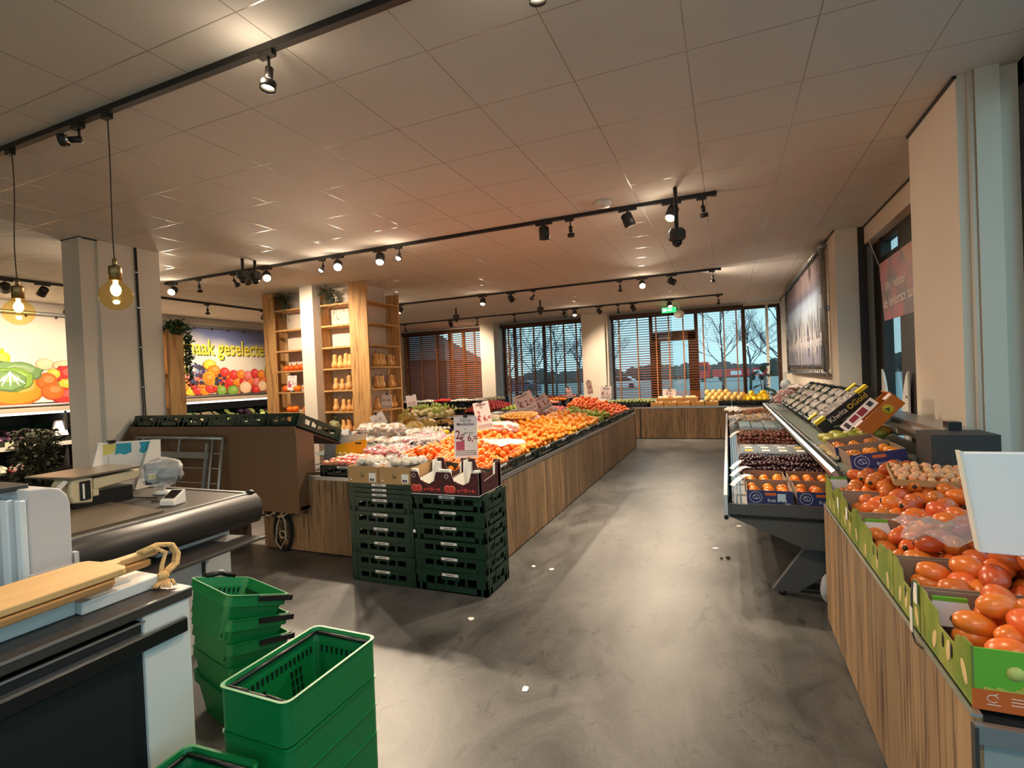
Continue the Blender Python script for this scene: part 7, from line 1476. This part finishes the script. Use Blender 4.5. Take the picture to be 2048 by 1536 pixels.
k = MB(); k.crinkle(A @ V((0, 0, 0)), (.125, .055, .098), 5, 18, 10, .14, rot('Z', 1.25)); k.build('wrap', M_cello, mn); MB().cyl((-3.57, 2.31, .915), (-3.57, 2.31, .985), .012, n=10).lathe([(.06, .0), (.058, .012), (.015, .02), (0, .02)], 18, Matrix.Translation((-3.57, 2.31, .8975))).build('stand', M_panelw, mn)
MB().tube([(-3.66, 2.15, .903), (-3.50, 2.17, .902), (-3.42, 2.18, .902), (-3.38, 2.11, .902), (-3.30, 2.12, .902), (-3.21, 2.11, .903)], .004, 6).build('cable', M_blackpl, mn)
ct = thing('card_terminal', 'small white card terminal on the far checkout', 'card terminal', (-3.17, 2.1, .9)); A = Matrix.Translation((-3.165, 2.10, .8965)) @ rot('Z', .25); k = MB(); k.hexa([A @ V(p) for p in ((-.05, -.05, 0), (.05, -.05, 0), (.05, .05, 0), (-.05, .05, 0), (-.048, -.048, .032), (.048, -.048, .032), (.048, .05, .085), (-.048, .05, .085))]); k.build('housing', M_whitep, ct, bevel=.006, seg=2)
k = MB(); k.hexa([A @ V(p) for p in ((-.036, -.03, .043), (.036, -.03, .043), (.036, .038, .079), (-.036, .038, .079), (-.036, -.031, .0445), (.036, -.031, .0445), (.036, .037, .0805), (-.036, .037, .0805))]); k.build('screen', M_blackpl, ct)

# ================================================================== SHOPPING BASKETS
def rrect(hx, hy, r, z, n=4):
    p = []
    for cx, cy, a0 in ((hx-r, hy-r, 0), (-hx+r, hy-r, PI/2), (-hx+r, -hy+r, PI), (hx-r, -hy+r, 1.5*PI)):
        for i in range(n+1): a = a0 + PI/2*i/n; p.append(V((cx + r*math.cos(a), cy + r*math.sin(a), z)))
    return p
def basket(hx, hy, h, collar, name='shopping_basket', grips=False):
    t = thing(name, '', 'shopping basket'); b = MB(); fx = lambda z: .80 + .20*max(0, min(1, z/(h-collar)))**.9
    rings = [rrect(hx*.80, hy*.78, .03, 0), rrect(hx*.93, hy*.93, .03, h-collar-.002), rrect(hx, hy, .03, h-collar), rrect(hx, hy, .028, h-.006), rrect(hx*1.02, hy*1.03, .03, h-.004), rrect(hx*1.02, hy*1.03, .03, h), rrect(hx*.975, hy*.965, .028, h), rrect(hx*.955, hy*.945, .028, h-.012), rrect(hx*.91, hy*.90, .03, h*.80), rrect(hx*.77, hy*.745, .03, .008)]
    n = len(rings[0]); vs = [p for r_ in rings for p in r_]; fs = [(i*n+k, i*n+(k+1) % n, (i+1)*n+(k+1) % n, (i+1)*n+k) for i in range(len(rings)-1) for k in range(n)]
    fs += [tuple(range(n))[::-1], tuple((len(rings)-1)*n+k for k in range(n))]
    b.add(vs, fs, 0, False)
    # slot rows inside and out
    for s in (-1, 1):
        for i in range(17):
            x = -hx*.76 + hx*1.52*i/16
            for z, e in ((h*.70, .0), (h*.14, 1)): 
                y = s*(hy*(.745 + (.90-.745)*(z-.008)/(h*.80-.008)) - .0012); b.box(x-.004, x+.004, y-.002, y+.002, z-.014, z+.012, 1)
            if i in (3, 4, 5, 11, 12, 13):
                for q in range(3): z = h*(.26 + .13*q); y = s*(hy*(.745 + .155*(z-.008)/(h*.80-.008)) - .0012); b.box(x-.004, x+.004, y-.003, y+.003, z-.012, z+.012, 1)
        for i in range(9):
            y = -hy*.66 + hy*1.32*i/8
            for z in (h*.70, h*.14): x = s*(hx*(.77 + .14*(z-.008)/(h*.80-.008)) - .0012); b.box(x-.002, x+.002, y-.004, y+.004, z-.014, z+.012, 1)
    b.build('body', [M_basket, M_crated], t, local=True)
    k = MB()
    if not grips:
        for s in (-1, 1):
            k.tube([(-hx*.9, s*hy*.90, h-.014), (-hx*.9, s*hy*.3, h-.010)], .007, 6); 
        for s in (-1, 1): k.tube([(s*hx*.90, -hy*.86, h-.016), (s*hx*.90, hy*.86, h-.016)], .008, 6)
        k.tube([(-hx*.86, -hy*.885, h-.018), (-hx*.2, -hy*.885, h-.022), (hx*.2, -hy*.885, h-.022), (hx*.86, -hy*.885, h-.018)], .0075, 6); k.tube([(-hx*.86, hy*.885, h-.018), (hx*.86, hy*.885, h-.018)], .0075, 6)
    else:
        k.box(hx*1.015, hx*1.065, -hy*.05, hy*1.08, h-.027, h-.003); k.box(hx*.72, hx*1.065, hy*1.03, hy*1.10, h-.027, h-.003); k.tube([(-hx*1.02, -hy*.5, h+.004), (-hx*1.05, 0, h+.02), (-hx*1.02, hy*.5, h+.004)], .014, 8)
    k.build('handle', M_blackpl, t, local=True); return t
KA = basket(.22, .15, .245, .145); KB = basket(.215, .143, .20, .05, 'shopping_basket', True)
for i in range(4):
    z = (.36, .21, .105, .001)[i]
    use(KA, T(-1.443, 1.395, z, PI/2 + RND.uniform(-.01, .01)), 'green shopping basket in the stack in front of the counter post, %s' % ('topmost and empty' if i == 0 else '%s from the top' % ordinal(i)), 'green shopping baskets')
for i in range(2): use(KA, T(-1.50, .905, .19 - .118*i*1.0, PI/2 + .06), 'green shopping basket at the bottom picture edge, %s' % ('upper one' if i == 0 else 'lower one'), 'green shopping baskets')
A_, D_, B_ = V((-2.07, 1.60, .672)), V((-2.49, 1.72, .664)), V((-2.0, 1.865, .575))
for i in range(5):
    f_ = 1 - .2*i; tilt = V((0, 0, (B_.z-A_.z)*f_*.9)); ux = (A_-D_).normalized(); uy = V((B_.x-A_.x, B_.y-A_.y, tilt.z)).normalized()
    F = frame((0, 0, 0), ux, uy); c_ = A_ - F.to_3x3() @ V((.215, 0, 0)) + F.to_3x3() @ V((0, .143, 0)); c_ = c_ - V((.006*i, 0, .113*i)); o_ = c_ - F.to_3x3() @ V((0, 0, .20))
    if i == 4: F = frame((0, 0, 0), (ux.x, ux.y, 0), (-ux.y, ux.x, 0)); o_ = V((c_.x, c_.y, .001))
    F.translation = o_; use(KB, F, 'green basket with black grip beside the counter post, %s' % ('topmost of the leaning stack' if i == 0 else '%s below the top' % ordinal(i-1)), 'baskets with black grips')

# ================================================================== BROWN BACK OF THE SLANTED DISPLAY
M_mdf = mat('brown_board_back', sr(112, 84, 60), .7, var=.06, nscale=5); M_mdfd = mat('dark_brown_wood', sr(72, 52, 40), .75, var=.1, nscale=6)
BX0, BX1, BY = -6.12, -3.70, 3.62
sd = thing('slanted_display', 'brown wooden back of a slanted crate display between checkout and island', 'display stand', (-4.9, 3.8, 0))
MB().hexa([(BX0, BY, .44), (BX1, BY, .40), (BX1, BY+.02, .40), (BX0, BY+.02, .44), (BX0, BY, 1.19), (BX1, BY, 1.19), (BX1, BY+.02, 1.19), (BX0, BY+.02, 1.19)]).build('back_board', M_mdf, sd)
MB().box(BX0, BX1+.005, BY-.012, BY, 1.14, 1.22).build('top_batten', M_mdf, sd)
MB().prism([(BX1-.02, BY+.02, .40), (BX1-.02, BY+.02, 1.2), (BX1-.02, BY+.22, 1.12), (BX1-.02, BY+.22, .46)], (.02, 0, 0)).build('side_panel', M_mdf, sd)
MB().prism([(BX0, BY+.02, .44), (BX0, BY+.02, 1.26), (BX0, BY-.14, 1.0), (BX0, BY-.2, .44)], (.02, 0, 0)).build('side_panel', M_mdf, sd)
MB().hexa([(BX0+.03, BY+.03, 1.19), (BX1-.03, BY+.03, 1.19), (BX1-.03, BY+.62, .97), (BX0+.03, BY+.62, .97), (BX0+.03, BY+.03, 1.21), (BX1-.03, BY+.03, 1.21), (BX1-.03, BY+.62, .99), (BX0+.03, BY+.62, .99)]).build('sloped_top', M_mdfd, sd)
MB().box(BX1-.18, BX1, BY+.02, BY+.18, .43, .46).build('foot_board', M_mdfd, sd)
for x in (BX0+.08, BX1-.06):
    MB().hexa([(x-.03, BY+.26, 0), (x+.03, BY+.26, 0), (x+.03, BY+.36, 0), (x-.03, BY+.36, 0), (x-.03, BY+.10, .46), (x+.03, BY+.10, .46), (x+.03, BY+.20, .46), (x-.03, BY+.20, .46)]).build('leg', M_mdfd, sd)
P_SL = make_crate(.12, M_crate, '', .6, .4, False)
for i in range(6):
    x = BX0 + .2 + i*.401; Mc = Matrix.Translation((x, BY+.31, 1.115)) @ rot('X', -.37) @ rot('Z', PI/2)
    use(P_SL, Mc, 'empty green crate tilted on the brown slanted display, %s from the left' % ordinal(i), 'empty crates on the slanted display')
gt = thing('steel_gate', 'galvanised steel lattice gate leaning against the brown display back', 'gate', (-5.3, 3.5, 0)); A = Matrix.Translation((-5.92, BY-.22, .0)) @ rot('X', -.16)
k = MB(); GW, GH = 1.32, 1.12; r_ = .014
for (x0, z0, x1, z1, rr) in ((0, GH, GW, GH, .016), (0, .0, GW, .0, .016), (0, 0, 0, GH, .016), (GW, 0, GW, GH, .016), (GW-.14, 0, GW-.14, GH, .012)): k.cyl(A @ V((x0, 0, z0)), A @ V((x1, 0, z1)), rr, n=8)
k.build('outer_frame', M_galv, gt)
k = MB()
for x in (.12, .38, .70): k.box(x-.014, x+.014, -.012, .0, .04, GH-.01, 0, A)
k.box(.05, GW-.16, -.026, -.012, GH-.20, GH-.14, 0, A); k.box(GW-.22, GW-.18, -.02, .0, .02, GH-.05, 0, A); k.box(GW-.27, GW-.235, -.02, 0, .0, .55, 0, A); k.build('bar', M_galv, gt)
k = MB()
for i in range(7): z = .10 + i*.145; k.tube([A @ V((.02, .006, z)), A @ V((.4, .006, z+.008)), A @ V((.8, .006, z-.004)), A @ V((GW-.02, .006, z))], .005, 5)
k.build('wire', M_galv, gt)
# clutter under the display
t = thing('trestle', 'dark wooden trestle block under the brown display', 'trestle', (-4.75, 3.85, 0)); k = MB(); k.box(-4.80, -4.66, 3.80, 3.9, 0, .34); k.box(-5.05, -4.45, 3.78, 3.92, .34, .41); k.box(-5.0, -4.86, 3.82, 3.9, 0, .34); k.build('frame', M_mdfd, t)
t = thing('black_case', 'black box standing under the brown display', 'box', (-4.45, 4.15, 0)); MB().box(-4.62, -4.36, 4.05, 4.3, 0, .34).build('case', M_blackpl, t, bevel=.01)
t = thing('hand_truck_wheel', 'black spoked wheel with pale cable loops under the brown display', 'wheel', (-4.02, 3.70, .2)); k = MB(); C_ = V((-4.02, 3.72, .195)); k.tube([C_ + V((.105*math.cos(a), 0, .175*math.sin(a))) for a in [2*PI*i/26 for i in range(26)]], .018, 8, closed=True); k.build('tyre', M_tyre, t)
k = MB(); 
for a in (0.4, 1.4, 2.5): k.cyl(C_ + V((.1*math.cos(a), 0, .17*math.sin(a))), C_ - V((.1*math.cos(a), 0, .17*math.sin(a))), .006, n=6)
k.build('spoke', M_dark, t); k = MB(); M_cab = mat('pale_cable', sr(196, 182, 156), .5)
k.tube([C_ + V(p) for p in ((.0, -.03, .22), (.06, -.03, .1), (.07, -.035, -.06), (.0, -.04, -.16), (-.06, -.035, -.1), (-.05, -.03, .04), (.0, -.03, .16), (.05, -.03, .19))], .007, 6); k.tube([C_ + V((.03 + .035*math.cos(a), -.04, -.02 + .035*math.sin(a))) for a in [j*.6 for j in range(11)]], .006, 6); k.build('cable', M_cab, t)
t = thing('cable_bundle', 'tangle of dark and pale cables hanging under the brown display', 'cables', (-4.3, 3.7, .38)); k = MB(); rn = random.Random(4)
for i in range(7): x = -4.55 + i*.08; k.tube([(x, 3.72, .42), (x+.05, 3.70, .36 - rn.uniform(0, .05)), (x+.15, 3.69, .34), (x+.26, 3.70, .40)], .009, 6, i % 2)
k.build('cable', [M_blackpl, M_cab], t)
# small litter on the floor
for i, (x, y) in enumerate(((-1.55, 4.0), (-1.38, 3.98), (-.15, 4.85), (-1.62, 3.0), (.05, 5.6), (-1.0, 2.4))):
    k = MB(); rn = random.Random(50+i); k.prism([(x + .028*rn.uniform(.5, 1)*math.cos(a), y + .028*rn.uniform(.5, 1)*math.sin(a), .001) for a in (0, 1, 2.2, 3.1, 4.3, 5.3)], (0, 0, .003)); tag(k.build('floor_scrap', M_paper), 'tiny white scrap on the aisle floor, %s' % ('by the crate stacks', 'just right of the scrap by the crate stacks', 'in the aisle centre', 'in front of the crate stacks', 'near the cooler', 'in the near aisle')[i], 'litter')
k = MB(); k.ell((-.05, 4.62, .012), (.022, .016, .012), 8, 5); k.ell((-.10, 4.60, .008), (.012, .01, .008), 7, 5); tag(k.build('dark_crumb', M_cal), 'dark crumb on the floor in front of the cooler', 'litter')

# ================================================================== WORLD, CAMERA, RENDER LOOK
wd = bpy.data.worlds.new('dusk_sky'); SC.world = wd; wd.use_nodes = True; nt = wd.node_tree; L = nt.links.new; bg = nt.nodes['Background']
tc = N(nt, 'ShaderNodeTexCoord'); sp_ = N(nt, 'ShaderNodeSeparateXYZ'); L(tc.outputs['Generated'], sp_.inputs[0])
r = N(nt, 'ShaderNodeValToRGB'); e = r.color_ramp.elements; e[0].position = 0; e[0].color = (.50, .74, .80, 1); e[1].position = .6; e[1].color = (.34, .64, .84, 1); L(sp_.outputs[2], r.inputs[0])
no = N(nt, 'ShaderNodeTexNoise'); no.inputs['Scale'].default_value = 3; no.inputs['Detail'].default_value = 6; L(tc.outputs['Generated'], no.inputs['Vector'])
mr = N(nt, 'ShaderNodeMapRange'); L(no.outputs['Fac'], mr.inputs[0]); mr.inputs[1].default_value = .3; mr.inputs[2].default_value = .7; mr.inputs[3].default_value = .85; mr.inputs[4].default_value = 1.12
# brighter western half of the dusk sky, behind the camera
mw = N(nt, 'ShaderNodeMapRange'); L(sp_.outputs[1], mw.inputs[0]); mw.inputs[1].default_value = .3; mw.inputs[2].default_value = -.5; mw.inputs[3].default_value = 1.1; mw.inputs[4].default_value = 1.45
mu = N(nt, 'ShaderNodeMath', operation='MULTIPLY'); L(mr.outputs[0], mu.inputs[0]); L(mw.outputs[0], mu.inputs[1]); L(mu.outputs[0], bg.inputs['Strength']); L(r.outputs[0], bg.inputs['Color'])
cam = bpy.data.cameras.new('camera'); co = bpy.data.objects.new('camera', cam); COL.objects.link(co); SC.camera = co
cam.sensor_width = 36; cam.lens = 1032.267/2048*36; cam.clip_start = .05; cam.clip_end = 400
yaw, pit, rol = -.39606, -.012548, -.042593
right = V((math.cos(yaw), -math.sin(yaw), 0)); fwd = V((math.sin(yaw)*math.cos(pit), math.cos(yaw)*math.cos(pit), math.sin(pit))); up = right.cross(fwd)
r2 = right*math.cos(rol) + up*math.sin(rol); u2 = -right*math.sin(rol) + up*math.cos(rol)
co.matrix_world = Matrix(((r2.x, u2.x, -fwd.x, 0), (r2.y, u2.y, -fwd.y, 0), (r2.z, u2.z, -fwd.z, 1.584), (0, 0, 0, 1)))
vs_ = SC.view_settings; vs_.view_transform = 'Standard'; vs_.look = 'None'; vs_.exposure = .38; vs_.gamma = 1; vs_.use_curve_mapping = False
cy = SC.cycles; cy.use_denoising = True; cy.max_bounces = 9; cy.diffuse_bounces = 4; cy.glossy_bounces = 3; cy.transparent_max_bounces = 16; cy.transmission_bounces = 4; cy.sample_clamp_indirect = 6; cy.caustics_reflective = False; cy.caustics_refractive = False; cy.use_adaptive_sampling = True; cy.adaptive_threshold = .02
bpy.context.view_layer.update()
